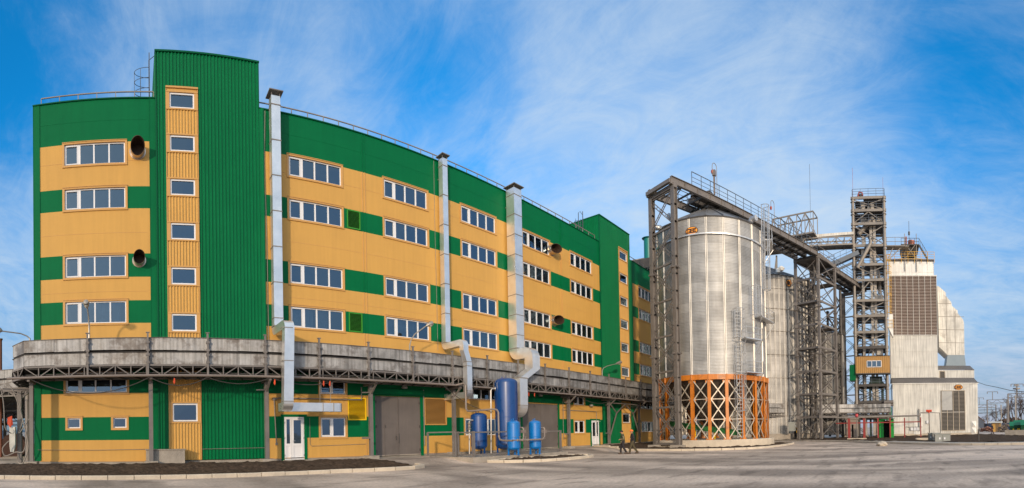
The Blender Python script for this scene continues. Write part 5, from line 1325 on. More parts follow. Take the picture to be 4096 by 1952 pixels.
# teal chimney by the factory roof
tv = thing('teal_chimney', (50, 27, 19), 'teal exhaust pipe with flared cap rising behind the factory roof end', 'chimney')
q = at_range(1631.5, 660, 56); m = MB(); m.lathe([(.52, 15), (.52, q.z+2.7), (.7, q.z+2.75), (.75, q.z+2.8), (.0, q.z+3.0)], 20, (q.x, q.y)); tv.location = (q.x, q.y, 15)
m.build('pipe', M_TEAL, tv, smooth=True)
m = MB(); m.box(q.x-1.6, q.x+1.2, q.y-1.2, q.y+1.2, q.z-1.2, q.z-.1); m.build('plinth_box', M_STEELD, tv)
# ------------------------------------------------------------------ elevator tower
et = thing('elevator_tower', (70, 1.2, 0), 'tall open steel elevator tower with many platforms and chutes', 'elevator tower')
EX0, EX1, EY0, EY1, ETOP = 68.0, 72.4, -1.0, 3.45, 34.2
FL = [2.9, 5.2, 7.6, 13.0, 15.2, 17.5, 19.7, 22.6, 24.8, 27.5, 30.6, 32.5, 34.3]
for x in (EX0, EX1):
    for y in (EY0, EY1):
        m = MB(); m.tube([(x, y, .1), (x, y, ETOP)], .22, 14)
        for z in FL[2:]: m.lathe([(.001, z-.75), (.33, z-.75), (.33, z-.68), (.001, z-.68)], 14, (x, y)); m.lathe([(.001, z-.35), (.31, z-.35), (.31, z-.29), (.001, z-.29)], 14, (x, y))
        m.build('leg', M_STEELT, et, smooth=True)
rnd = random.Random(11)
for k, z in enumerate(FL):
    m = MB()
    for y in (EY0, EY1): m.bar((EX0, y, z-.12), (EX1, y, z-.12), .2, .34)
    for x in (EX0, EX1): m.bar((x, EY0-.3, z-.12), (x, EY1+.3, z-.12), .2, .36)
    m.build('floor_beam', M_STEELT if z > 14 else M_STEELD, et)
    m = MB(); m.box(EX0+.2, EX1-.2, EY0+.2, EY1-1.5, z+.05, z+.11); m.box(EX0+1.6, EX1-.2, EY1-1.5, EY1-.2, z+.05, z+.11); m.build('grating', M_STEELD, et)
    m = MB()
    for x in (EX0-.1, EX1+.1):
        for h_ in (.4, .75, 1.1): m.bar((x, EY0, z+h_), (x, EY1, z+h_), .04)
        for i in range(5): y = lerp(EY0, EY1, i/4); m.bar((x, y, z), (x, y, z+1.1), .045)
    for y in (EY0-.1, EY1+.1):
        for h_ in (.55, 1.1): m.bar((EX0, y, z+h_), (EX1, y, z+h_), .04)
    m.build('handrail', M_RAIL, et)
    if k:
        zp = FL[k-1]; m = MB()
        if k % 2: m.bar((EX0+.1, EY0, zp), (EX0+.1, (EY0+EY1)/2, z-.3), .12); m.bar((EX0+.1, EY1, zp), (EX0+.1, (EY0+EY1)/2, z-.3), .12)
        else: m.bar((EX0+.1, EY0, zp), (EX0+.1, EY1, z-.3), .11); m.bar((EX0+.1, EY1, zp), (EX0+.1, EY0, z-.3), .11)
        m.bar((EX1, EY0, zp), (EX1, EY1, z-.3), .11); m.bar((EX1, EY1, zp), (EX1, EY0, z-.3), .11)
        m.bar((EX0, EY1, zp), (EX1, EY1, z-.3), .1); m.bar((EX1, EY0, zp), (EX0, EY0, z-.3), .1)
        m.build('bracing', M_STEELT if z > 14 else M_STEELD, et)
        m = MB(); ya, yb = (1.6, .2) if k % 2 else (.2, 1.6); n = max(5, int((z-zp)/.24))
        p, q = Vector((EX1-1.1, ya, zp+.1)), Vector((EX1-1.1, yb, z))
        for s in (0, .8): m.bar(p+Vector((s, 0, 0)), q+Vector((s, 0, 0)), .05, .2)
        for i in range(n): x = vl(p, q, (i+.5)/n); m.bar(x, x+Vector((.8, 0, 0)), .2, .035)
        m.build('stair_flight', M_STEELD, et)
M_SHAFT = mat('pale_elevator_shaft', (.46, .42, .37), .5, .3, var=.2, vs=.7)
for y in (2.2, .95, .45):
    m = MB(); m.box(EX0+.9, EX0+1.35, y-.19, y+.19, .3, 27.2 if y > 1 else 31.5)
    for z in range(2, 30, 3): m.box(EX0+.87, EX0+1.38, y-.22, y+.22, z, z+.08)
    m.build('elevator_shaft', M_SHAFT, et)
m = MB()
def XT(x, y, X=67.4): return at_x(x, y, X)
m.tube([XT(2190, 606), XT(2190, 612), XT(2157, 674)], .27, 12); m.build('chute', M_STEELT, et, smooth=True)
m = MB(); m.tube([XT(2196, 548, 69), XT(2160, 590, 69)], .35, 12); m.tube([XT(2185, 572, 70), XT(2193, 582, 70), XT(2195, 604, 69)], .3, 10); m.tube([XT(2196, 640, 69), XT(2210, 690, 69.5), XT(2214, 740, 69.5)], .26, 10); m.build('chute', M_STEELT, et, smooth=True)
m = MB()
for (xa, ya_, xb, yb_, X) in ((2166, 509, 2176, 528, 69), (2190, 509, 2199, 528, 69), (2166, 547, 2180, 560, 70), (2204, 545, 2218, 556, 70), (2168, 597, 2178, 616, 69), (2205, 742, 2222, 752, 69), (2206, 788, 2224, 800, 68.6), (2206, 868, 2222, 892, 68.6), (2182, 520, 2188, 528, 69)):
    a, b = XT(xa, ya_, X), XT(xb, yb_, X); m.box(X, X+.8, min(a.y, b.y), max(a.y, b.y), b.z, a.z)
m.build('machine_housing', M_SHAFT, et)
m = MB(); a, b = XT(2200, 512, 71), XT(2221, 494, 71); m.box(71, 71.05, b.y, a.y, a.z, b.z+.0); m.box(EX0+.4, EX0+1.0, 2.0, 2.7, 34.4, 34.9); m.build('sheet_panel', M_STEELD, et)
m = MB(); x = Vector((EX0, EY1-.05, 34.3)); m.bar(x, x+Z(4.2), .035); m.tube([(EX0, 2.7, 34.4), (EX0, 2.5, 35), (EX0, 2.1, 34.9), (EX0, 2.0, 34.5)], .12, 6); m.bar((EX0, -.9, 34.3), (EX0, -.9, 37.0), .03); m.build('mast', mat('faded_red', (.28, .06, .05), .6), et)
# side walkway to the dryer and the yellow caged ladder
m = MB(); m.box(68.3, 69.8, -4.5, -1.3, 27.3, 27.42); m.bar((68.3, -1.2, 27.4), (68.3, -3.9, 27.4), .12)
for h_ in (.6, 1.2): m.bar((68.3, -1.2, 27.4+h_), (68.3, -3.8, 27.4+h_), .05)
for y in (-1.3, -2.5, -3.8): m.bar((68.3, y, 27.4), (68.3, y, 28.6), .05)
for y in (-2.2, -3.3): m.bar((68.6, -1.2, 25.2), (68.6, y, 27.2), .1)
m.build('side_walkway', M_STEELT, et)
for z0_, z1_ in ((17.6, 20.3), (20.3, 23.4), (23.4, 26.0)):
    m = MB(); cx, cy = 68.2, -1.45
    for s in (-.2, .2): m.bar((cx, cy+s, z0_), (cx, cy+s, z1_), .05)
    for i in range(9): z = lerp(z0_, z1_, i/9); m.bar((cx, cy-.2, z), (cx, cy+.2, z), .03)
    for i in range(4): z = lerp(z0_+.1, z1_-.1, i/3); m.tube([(cx-.62*math.sin(math.pi*j/8), cy-.42*math.cos(math.pi*j/8), z) for j in range(9)], .035, 4)
    for j in (1, 3, 5, 7): m.bar((cx-.62*math.sin(math.pi*j/8), cy-.42*math.cos(math.pi*j/8), z0_), (cx-.62*math.sin(math.pi*j/8), cy-.42*math.cos(math.pi*j/8), z1_), .035)
    m.build('caged_ladder', M_YORG, et)
m = MB(); m.box(68.1, 69.2, -2.0, -1.35, 15.9, 17.6); m.hexa([(68.1,-2.0,14.4),(69.2,-2.0,14.4),(69.2,-1.9,14.4),(68.1,-1.9,14.4),(68.1,-2.0,15.89),(69.2,-2.0,15.89),(69.2,-1.2,15.89),(68.1,-1.2,15.89)]); m.build('cyclone_box', M_WHITESH, et)
m = MB()
for h_ in (.1, .6, 1.1): m.bar((67.9, -2.0, 15.6+h_), (67.9, -.95, 15.6+h_), .05)
for y in (-2, -.95): m.bar((67.9, y, 15.6), (67.9, y, 16.8), .06)
m.build('yellow_rail', M_YORG, et)
# lower machinery
m = MB()
for y, w_, c_ in ((2.4, .3, 0), (1.5, .3, 0), (.7, .35, 0), (-.3, .4, 0)): m.box(69.2, 69.2+w_, y-w_/2, y+w_/2, .2, 8)
m.box(68.6, 69.6, -.3, 1.5, 7.8, 8.8); m.build('dark_machinery', mat('dark_green_steel', (.02, .045, .035), .5), et)
m = MB(); m.tube([(67.6, -1.8, 5.0), (67.6, -.6, 5.0), (68.2, -.3, 5.0)], .28, 12); m.tube([(67.6, -1.8, 4.6), (67.6, -.7, 4.6)], .18, 10)
m.tube([(67.5, 2.2, 1.9), (67.5, 2.2, 3.9), (67.5, 2.0, 4.2), (67.5, 1.2, 4.2)], .08, 8); m.tube([(67.4, 3.2, 2.9), (67.4, -1.6, 2.7)], .08, 8); m.build('round_duct', M_STEEL, et, smooth=True)
m = MB(); m.box(68.7, 68.9, -1.55, -.9, .2, 4.3); m.box(68.9, 69.0, -.6, .5, .2, 2.6); m.build('green_panel', mat('panel_green', (.0, .16, .04), .5), et)
# tan hut slung in the tower
a, b = at_x(2152, 897, 66.6), at_x(2239.5, 937.5, 66.6)
hut = thing('control_cabin', (66.6, 1.0, a.z), 'tan ribbed control cabin with a strip window, hung in the elevator tower', 'cabin')
def ribbed_x(m, X, ya, yb, za, zb, pitch=.25, d=.04):
    n = max(1, int((ya-yb)/pitch)); p = (ya-yb)/n
    for i in range(n):
        y = ya-i*p; pr = [(X, y), (X, y-p*.55), (X-d, y-p*.65), (X-d, y-p*.9), (X, y-p)]
        for q in range(4): m.poly([(pr[q][0], pr[q][1], za), (pr[q+1][0], pr[q+1][1], za), (pr[q+1][0], pr[q+1][1], zb), (pr[q][0], pr[q][1], zb)])
wa, wb = at_x(2181, 908, 66.6), at_x(2217, 923, 66.6)
m = MB(); ribbed_x(m, 66.6, a.y, wa.y, b.z, a.z); ribbed_x(m, 66.6, wb.y, b.y, b.z, a.z); ribbed_x(m, 66.6, wa.y, wb.y, b.z, wb.z); ribbed_x(m, 66.6, wa.y, wb.y, wa.z, a.z)
m.poly([(66.6, b.y, b.z), (67.9, b.y, b.z), (67.9, b.y, a.z), (66.6, b.y, a.z)]); m.build('wall', M_CABIN, hut)
m = MB(); m.box(66.5, 67.9, b.y, a.y+.02, a.z, a.z+.06); m.box(66.5, 67.9, b.y, a.y, b.z-.14, b.z-.001); m.build('roof', M_STEELD, hut)
m = MB()
for ya_, yb_ in ((wa.y, wb.y),):
    for i in range(4): y = lerp(ya_, yb_, i/3); m.box(66.52, 66.6, y-.04, y+.04, wb.z, wa.z)
    m.box(66.52, 66.6, yb_, ya_, wb.z-.03, wb.z+.05); m.box(66.52, 66.6, yb_, ya_, wa.z-.05, wa.z+.03)
o = m.build('window', M_WHITE, hut)
m = MB(); m.poly([(66.57, wa.y, wb.z), (66.57, wb.y, wb.z), (66.57, wb.y, wa.z), (66.57, wa.y, wa.z)]); m.build('pane', M_GLASS, o)
m = MB(); m.box(66.9, 67, b.y+.1, a.y-.1, b.z+.1, a.z-.1); m.build('interior', M_CURT, hut)
c, d = at_x(2137, 918, 66.9), at_x(2152, 957, 66.9)
m = MB(); ribbed_x(m, 66.9, c.y, a.y+.03, d.z, c.z); m.poly([(66.9, c.y, d.z), (66.9, c.y, c.z), (69, c.y, c.z), (69, c.y, d.z)]); m.poly([(66.9, c.y, d.z), (69, c.y, d.z), (69, a.y+.03, d.z), (66.9, a.y+.03, d.z)]); m.build('side_wall', M_GREENC, hut)

# ------------------------------------------------------------------ grain dryer
DX = 70.0
def DY(x, y=900, X=DX): return at_x(x, y, X).y
def DZ(x, y, X=DX): return at_x(x, y, X).z
dr = thing('grain_dryer', (DX, -6, 0), 'tall pale sheet-metal grain dryer with a big louvred panel', 'grain dryer')
M_WRIB = add_lines(mat('white_ribbed', (.82, .80, .745), .45, .1, var=.14, vs=.5, streak=.3), 'Y', 3.4, .7, .05, .10)
def panel_wall(name, y0, y1, z0, z1, X, mt, rows, jog=.006, depth=0):
    """courses of sheet, each lapping the one below"""
    m = MB(); zs = [z0]+rows+[z1]
    for i in range(len(zs)-1):
        m.box(X-.02-jog*i, X+.0, y1, y0, zs[i]+.0, zs[i+1]); m.box(X-.05-jog*i, X-.021-jog*i, y1, y0, zs[i+1]-.07, zs[i+1]-.0)
    return m.build(name, mt, dr)
yL, yR = -1.55, -8.55
zr = DZ(2247, 966); zr2 = DZ(2247, 956)
yBR = at_x(2456.5, 1000, DX).y
panel_wall('lower_wall', DY(2246, 1030), yBR, .45, zr, DX-.9, M_WRIB, [lerp(.45, zr, .42), lerp(.45, zr, .86)])
m = MB(); m.box(DX-.95, DX+9, yBR-.02, DY(2246, 1030)+.05, .0, .44); m.build('plinth', M_KERB, dr)
m = MB(); yA = DY(2244, 960); m.poly([(DX-1.0, yBR-.1, zr-.05), (DX-1.0, yA+.1, zr-.05), (DX+.0, yA+.05, zr2+.25), (DX+.0, yBR+.35, zr2+.25)][::-1]); m.poly([(DX-1.0, yBR-.1, zr-.09), (DX-1.0, yA+.1, zr-.09), (DX+9, yA+.1, zr-.09), (DX+9, yBR-.1, zr-.09)])
m.poly([(DX-1.0, yBR-.1, zr-.05), (DX, yBR+.35, zr2+.25), (DX+8, yBR+.35, zr2+.25), (DX+9, yBR-.1, zr-.05)]); m.build('skirt_roof', M_ROOFG, dr)
m = MB(); m.box(DX-1.05, DX-.93, yBR-.12, yA+.1, zr-.12, zr-.03); m.build('gutter', M_WHITESH, dr)
m = MB(); m.poly([(DX-.9, yBR, .45), (DX+9, yBR, .45), (DX+9, yBR, zr-.1), (DX-.9, yBR, zr-.1)]); m.poly([(DX-.9, yA, .45), (DX+9, yA, .45), (DX+9, yA, zr-.1), (DX-.9, yA, zr-.1)]); m.build('side_wall', M_WRIB, dr)
# main shaft
zc0 = DZ(2300, 843); zl1 = DZ(2300, 694.5); zt = DZ(2300, 657)
y1a, y1b = DY(2240, 900), DY(2359, 900)
o_ = panel_wall('shaft_wall', y1a, y1b, zr2+.3, zc0, DX, M_WRIB, [lerp(zr2, zc0, .30), lerp(zr2, zc0, .64), lerp(zr2, zc0, .92)])
m = MB(); m.box(DX+.01, DX+6, y1b, y1b+.05, zr2, zl1); m.box(DX+.01, DX+6, y1a-.05, y1a, zr2, zl1); m.box(DX+5.9, DX+6, y1b, y1a, zr2, zl1); m.build('side_wall', M_WHITESH, dr)
# louvred panel: eight bays of slats
m = MB(); nb, ns = 8, 40; W_ = (y1a-y1b)
for i in range(nb+1): y = lerp(y1a, y1b, i/nb); m.box(DX-.12, DX-.02, y-.018, y+.018, zc0, zl1)
m.box(DX-.14, DX, y1b-.05, y1a+.05, zl1, zl1+.12); m.box(DX-.14, DX, y1b-.05, y1a+.05, zc0-.06, zc0+.02); m.build('louvre_frame', M_WHITESH, dr)
m = MB()
for k in range(ns):
    z = lerp(zc0+.05, zl1, (k+.5)/ns); h_ = (zl1-zc0)/ns*.12
    m.hexa([(DX-.10, y1b, z-h_), (DX-.02, y1b, z+.0), (DX-.02, y1a, z+.0), (DX-.10, y1a, z-h_), (DX-.10, y1b, z-h_+.05), (DX-.02, y1b, z+.05), (DX-.02, y1a, z+.05), (DX-.10, y1a, z-h_+.05)])
m.build('louvre_slats', mat('louvre_slat', (.56, .48, .41), .55, .2, var=.2, vs=.8), dr)
m = MB(); m.box(DX-.018, DX-.01, y1b, y1a, zc0, zl1); m.build('louvre_back', mat('louvre_back', (.05, .018, .014), .8), dr)
# upper head box
ya, yb = DY(2236, 670), DY(2348.8, 670)
m = MB(); m.box(DX+.1, DX+5.6, yb, ya, zl1+.13, zt)
for i in range(9): y = lerp(ya, yb, i/8); m.box(DX+.07, DX+.099, y-.02, y+.02, zl1+.13, zt)
for z in (lerp(zl1, zt, .28),): m.box(DX+.06, DX+.069, yb, ya, z, z+.04)
m.build('head_box', M_WHITESH, dr)
m = MB(); m.box(DX+.02, DX+5.7, yb-.05, ya+.05, zt, zt+.28); m.build('head_band', M_STEELD, dr)
m = MB()
for h_ in (.3, .65, 1.0, 1.35): m.bar((DX-.1, yb-.1, zt+h_), (DX-.1, ya+.1, zt+h_), .05 if h_ != .65 else .035)
for i in range(8): y = lerp(ya+.1, yb-.1, i/7); m.bar((DX-.1, y, zt-.3), (DX-.1, y, zt+1.35+(.3 if i == 0 else 0)), .06)
o = m.build('handrail', M_YORG, dr)
m = MB()
for y in (lerp(ya, yb, .36), lerp(ya, yb, .62)): m.bar((DX-.05, y, zl1+.7), (DX-.05, y, zt+4.0), .09)
yc_ = (ya+yb)/2; m.bar((DX-.05, lerp(ya, yb, .36), zt+2.6), (DX-.05, lerp(ya, yb, .62), zt+.3), .08); m.bar((DX-.05, lerp(ya, yb, .62), zt+2.6), (DX-.05, lerp(ya, yb, .36), zt+.3), .08)
m.build('head_frame', M_STEELT, dr)
m = MB(); py0, py1 = lerp(ya, yb, .12), lerp(ya, yb, .86); qy0, qy1 = lerp(ya, yb, .36), lerp(ya, yb, .62); zt2 = DZ(2290, 634)
B = [(DX+.4, py1, zt+.28), (DX+.4, py0, zt+.28), (DX+5, py0, zt+.28), (DX+5, py1, zt+.28)]; T_ = [(DX+2, qy1, zt2), (DX+2, qy0, zt2), (DX+3.4, qy0, zt2), (DX+3.4, qy1, zt2)]
m.hexa(B+T_); m.build('pyramid_roof', M_WHITESH, dr)
m = MB(); pz = DZ(2290, 617); a0, b0 = DY(2267, 617), DY(2312, 617)
m.hexa([(DX+.8, lerp(a0, b0, .85), zt2-.3), (DX+.8, lerp(a0, b0, .12), zt2-.3), (DX+3.5, lerp(a0, b0, .12), zt2-.3), (DX+3.5, lerp(a0, b0, .85), zt2-.3), (DX+.3, b0, pz), (DX+.3, a0, pz), (DX+3.9, a0, pz), (DX+3.9, b0, pz)]); m.build('distributor', M_STEELD, dr)
m = MB(); m.box(DX-.1, DX+4, b0-.05, a0+.05, pz, pz+.15)
for h_ in (.5, 1.0): m.bar((DX-.1, b0, pz+h_), (DX-.1, a0, pz+h_), .05); m.bar((DX+4, b0, pz+h_), (DX+4, a0, pz+h_), .05)
for i in range(5): y = lerp(a0, b0, i/4); m.bar((DX-.1, y, pz), (DX-.1, y, pz+1.0), .05); m.bar((DX+4, y, pz), (DX+4, y, pz+1.0), .05)
e = DY(2333, 650); m.bar((DX+.0, b0, pz), (DX+.0, e, zt+.3), .1, .25); m.bar((DX, b0, pz+1), (DX, e, zt+1.3), .05)
for i in range(6): t_ = i/5; m.bar((DX, lerp(b0, e, t_), lerp(pz, zt+.3, t_)), (DX, lerp(b0, e, t_), lerp(pz, zt+.3, t_)+1), .04)
m.build('top_platform', M_STEELD, dr)
m = MB(); m.box(DX+.8, DX+1.4, lerp(a0, b0, .34), lerp(a0, b0, .26), pz+.4, pz+1.6); m.tube([(DX+1.2, lerp(a0, b0, .6), pz+.2), (DX+1.2, lerp(a0, b0, .6), pz+1.1)], .5, 12); m.build('motor', mat('motor_red', (.33, .09, .05), .5), dr)
m = MB(); y = lerp(a0, b0, .5); m.bar((DX+2, y, pz), (DX+2, y, pz+4.4), .06); m.tube([(DX+2, y, pz+2.3), (DX+2, y, pz+2.8)], .14, 8); m.build('mast', M_STEELD, dr)
# tapering exhaust casing at the back
X2_ = DX+2.6; pts = [(2358, 718.5), (2364, 722), (2379, 736), (2380, 745), (2393, 760), (2395, 770), (2409, 781), (2410, 789), (2423, 804), (2425, 812), (2426, 868), (2427, 893), (2384, 893), (2363, 873)]
P_ = [at_x(x, y, X2_) for x, y in pts]
m = MB(); m.poly([(X2_, p.y, p.z) for p in P_]); m.poly([(X2_+4, p.y, p.z) for p in P_][::-1])
for i in range(len(P_)): a, b = P_[i], P_[(i+1) % len(P_)]; m.poly([(X2_, a.y, a.z), (X2_+4, a.y, a.z), (X2_+4, b.y, b.z), (X2_, b.y, b.z)])
m.build('exhaust_casing', M_OLDSH, dr)
m = MB()
for x, ya_, yb_ in ((2380, 745, 890), (2402, 782, 892)): a, b = at_x(x, ya_, X2_-.02), at_x(x, yb_, X2_-.02); m.box(X2_-.03, X2_-.001, a.y-.03, a.y+.03, b.z, a.z)
for y in (763, 796, 829, 862): a = at_x(2360, y, X2_); b = at_x(2400 if y < 790 else 2425, y, X2_); m.box(X2_-.025, X2_-.001, b.y if y > 790 else at_x(2392, y, X2_).y, a.y, a.z-.03, a.z+.03)
m.build('sheet_joint', M_STEELT, dr)
a, b = at_x(2384, 893, X2_), at_x(2427, 921, X2_); m = MB(); c_, d_ = at_x(2380, 921, X2_), at_x(2430, 921, X2_)
m.hexa([(X2_, d_.y, b.z), (X2_, c_.y, b.z), (X2_+3, c_.y, b.z), (X2_+3, d_.y, b.z), (X2_+.02, b.y, a.z), (X2_+.02, a.y, a.z), (X2_+3, a.y, a.z), (X2_+3, b.y, a.z)]); m.build('duct_neck', mat('blue_grey_sheet', (.22, .27, .31), .5, .4, var=.1), dr)
m = MB(); a = at_x(2372, 880, X2_-.05); b = at_x(2384, 895, X2_-.05); m.hexa([(X2_-.6, b.y, b.z-.2), (X2_-.6, a.y+.3, a.z+.2), (X2_, a.y+.3, a.z+.2), (X2_, b.y, b.z-.2), (X2_-.6, b.y, b.z+.3), (X2_-.6, a.y+.2, a.z+.6), (X2_, a.y+.2, a.z+.6), (X2_, b.y, b.z+.3)]) if False else None
# low wing on the right
XW = DX+.6; a, b = at_x(2363, 931, XW), at_x(2451, 956, XW); m = MB(); m.box(XW, XW+7, b.y, a.y+.3, zr2+.0, a.z); m.build('wing_wall', M_WRIB, dr)
m = MB(); c_ = at_x(2440, 920, XW+1.2); m.poly([(XW-.08, b.y-.05, a.z+.02), (XW+1.2, c_.y, c_.z), (XW+1.2, a.y+.3, c_.z), (XW-.08, a.y+.3, a.z+.02)]); m.poly([(XW-.08, b.y-.05, a.z+.02), (XW+7, b.y-.05, a.z+.02), (XW+6, c_.y, c_.z), (XW+1.2, c_.y, c_.z)]); m.poly([(XW+1.2, c_.y, c_.z), (XW+6, c_.y, c_.z), (XW+6, a.y+.3, c_.z), (XW+1.2, a.y+.3, c_.z)]); m.build('wing_roof', M_ROOFG, dr)
def slat_panel(name, xa, xb, ya_, yb_, X, rows, cols, slat_mat, back, upper=None):
    a, b = at_x(xa, ya_, X), at_x(xb, yb_, X); b.y = at_x(xb, (ya_+yb_)/2, X).y; a.y = at_x(xa, (ya_+yb_)/2, X).y
    m = MB()
    for i in range(cols+1): y = lerp(a.y, b.y, i/cols); m.box(X-.07, X, y-.035, y+.035, b.z, a.z)
    m.box(X-.07, X, b.y, a.y, a.z-.03, a.z+.05); m.box(X-.07, X, b.y, a.y, b.z-.05, b.z+.03)
    fr = m.build(name, M_KERB, dr); m = MB()
    for k in range(rows): z = lerp(b.z, a.z, (k+.5)/rows); h_ = (a.z-b.z)/rows*.14; m.hexa([(X-.06, b.y, z-h_), (X-.01, b.y, z), (X-.01, a.y, z), (X-.06, a.y, z-h_), (X-.06, b.y, z-h_+.035), (X-.01, b.y, z+.035), (X-.01, a.y, z+.035), (X-.06, a.y, z-h_+.035)])
    m.build('slats', slat_mat, fr); m = MB(); m.box(X-.006, X-.002, b.y, a.y, b.z, a.z); m.build('louvre_back', back, fr); return fr
XP = DX-.94
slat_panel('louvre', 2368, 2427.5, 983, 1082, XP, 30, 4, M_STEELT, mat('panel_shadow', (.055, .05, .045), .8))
m = MB(); a, b = at_x(2369, 984, XP-.08), at_x(2396, 1032, XP-.08); m.box(XP-.09, XP-.075, b.y, a.y, b.z, a.z)
for i in range(12): z = lerp(b.z, a.z, i/12); m.box(XP-.1, XP-.091, b.y, a.y, z, z+.03)
m.box(XP-.11, XP-.101, (a.y+b.y)/2-.04, (a.y+b.y)/2+.04, b.z, a.z); m.build('closed_shutter', mat('shutter_grey', (.42, .42, .41), .5, .2, var=.12, vs=2), dr)
slat_panel('louvre', 2364, 2377, 934, 955, XW-.03, 9, 1, M_STEELT, M_BLACK)
g_ = at_x(2411, 974, DX-.99); badge(dr, (DX-.99, g_.y, g_.z), (-1, 0, 0), 1.30, .80)
a, b = at_x(2443.5, 1059, DX-.95), at_x(2456.5, 1092, DX-.95); m = MB(); yc_ = (a.y+b.y)/2; m.box(DX-.97, DX-.93, b.y, a.y, b.z, a.z)
for z0_, z1_ in ((b.z+.05, (a.z+b.z)/2-.03), ((a.z+b.z)/2+.03, a.z-.05)):
    q = [(DX-.975, b.y+.06, z0_), (DX-.975, a.y-.06, z0_), (DX-.975, a.y-.06, z1_), (DX-.975, b.y+.06, z1_)]; ap = (DX-1.13, yc_, (z0_+z1_)/2)
    for i in range(4): m.poly([q[i], q[(i+1) % 4], ap])
m.build('door', M_WHITESH, dr)
m = MB(); a, b = at_x(2300, 1061, DX-.95), at_x(2320, 1092, DX-.95); m.box(DX-.96, DX-.93, b.y, b.y+1.2, b.z, a.z); m.build('door', M_WHITESH, dr)
m = MB()
for x in (2294, 2302.5, 2310.5):
    p = at_x(x, 1079, DX-1.0); m.box(DX-1.12, DX-.96, p.y-.2, p.y+.2, p.z-.22, p.z+.22)
p = at_x(2334, 1062, DX-1); m.box(DX-1.1, DX-.96, p.y-.25, p.y+.2, p.z-.2, p.z+.25); m.build('switch_box', M_WHITE, dr)
m = MB(); p, q = at_x(2278, 1074, DX-1.0), at_x(2320, 1074, DX-1.0); m.tube([p, q], .04, 6)
p = at_x(2312, 1042, DX-1.1); m.tube([(DX-1.1, p.y, 4), (DX-1.1, p.y, 2.4), (DX-1.1, p.y, .8)], .06, 6); m.build('conduit', M_STEEL, dr)

# ------------------------------------------------------------------ things in front of the dryer
fr = thing('pipe_rack', (58.5, -3, .15), 'dark red steel posts carrying a long pale pipe before the dryer', 'pipe rack')
pxs = [(2136.5, .30), (2174.7, .30), (2209.4, .2), (2239.9, .18), (2275.9, .14), (2316.6, .14)]
pp = []
for x, w_ in pxs:
    q = at_range(x, 1100, 58.5); q.z = .1; pp.append(q); m = MB(); m.bar(q, q+Z(2.5), w_, w_, (0, 1, 0)); m.build('post', M_RED, fr)
m = MB()
a0 = at_range(2104, 1100, 59); a0.z = .1
for p, q in zip([a0]+pp[:-1], pp): m.bar(p+Z(1.95), q+Z(1.95), .1, .13)
m.build('rail', M_RED, fr)
m = MB(); m.tube([a0+Z(2.62)]+[p+Z(2.62+.02*i) for i, p in enumerate(pp)], .1, 8); q = pp[-1]; e_ = at_range(2338, 1050, 58.6); m.tube([q+Z(2.75), q+Z(3.05), Vector((e_.x, e_.y, 3.15))], .07, 8); m.build('carried_pipe', M_STEELT, fr, smooth=True)
bf = thing('bent_pipe', tuple(at_ground(2350, 1100, .2)), 'thin grey bent pipe frame leaning over the dryer wall', 'pipe frame')
p = at_range(2320, 1047, 58.8); q = at_range(2364, 1047, 66); r_ = at_range(2366, 1090, 66); m = MB(); m.tube([Vector((p.x, p.y, 3.2)), Vector((q.x, q.y, 3.3)), Vector((r_.x, r_.y, .4))], .05, 6); m.build('pipe', M_STEEL, bf)
bo = thing('tool_booth', tuple(at_range(2230, 1099, 59.5)), 'bright green sheet booth with open dark doorway between red posts', 'booth')
a, b = at_range(2212, 1060, 59.6), at_range(2249, 1099, 59.6); x = a.x; ya_, yb_ = a.y, b.y; z1_ = 2.3
m = MB(); w_ = ya_-yb_; m.box(x, x+.06, ya_-w_*.28, ya_, .15, z1_); m.box(x, x+.06, yb_, yb_+w_*.3, .15, z1_+.15); m.box(x+.001, x+1.6, ya_-.05, ya_, .15, z1_); m.box(x+.001, x+1.6, yb_, yb_+.05, .15, z1_+.15); m.box(x+1.55, x+1.6, yb_+.051, ya_-.051, .15, z1_)
for i in range(4): m.box(x-.025, x-.001, ya_-w_*.28+i*.13+.03, ya_-w_*.28+i*.13+.08, .15, z1_); m.box(x-.025, x-.001, yb_+i*.14+.03, yb_+i*.14+.08, .15, z1_+.1)
m.build('wall', M_SHEETG, bo)
m = MB(); m.hexa([(x-.3, yb_-.1, z1_+.2), (x+1.8, yb_-.1, z1_+.2), (x+1.8, ya_+.3, z1_-.0), (x-.3, ya_+.3, z1_-.0), (x-.3, yb_-.1, z1_+.26), (x+1.8, yb_-.1, z1_+.26), (x+1.8, ya_+.3, z1_+.06), (x-.3, ya_+.3, z1_+.06)]); m.build('roof', M_SHEETG, bo)
m = MB(); m.box(x+1.4, x+1.5, yb_+.06, ya_-.06, .15, z1_-.1); m.build('interior', M_BLACK, bo)
m = MB(); m.box(x-.1, x+1.7, yb_-.05, ya_+.05, .0, .149); m.build('base', M_KERB, bo)
bh = thing('brick_hut', tuple(at_range(2141, 1103, 64.5)), 'small grey brick hut with narrow dark doorway behind the red posts', 'hut')
a, b = at_range(2129, 1056, 63.6), at_range(2156, 1103, 63.6); x = a.x; m = MB(); ya_, yb_ = a.y, b.y; w_ = ya_-yb_
mb_ = mat('brick_wall', (.30, .25, .21), .9, var=.2)
N_ = mb_.node_tree; bt = N_.nodes.new('ShaderNodeTexBrick'); tc_ = N_.nodes.new('ShaderNodeTexCoord'); mp_ = N_.nodes.new('ShaderNodeMapping'); mp_.inputs['Rotation'].default_value = (R(90), 0, R(90)); bt.inputs['Scale'].default_value = 3.6
bt.inputs['Color1'].default_value = (.30, .25, .21, 1); bt.inputs['Color2'].default_value = (.23, .19, .16, 1); bt.inputs['Mortar'].default_value = (.11, .095, .085, 1); bt.inputs['Mortar Size'].default_value = .03
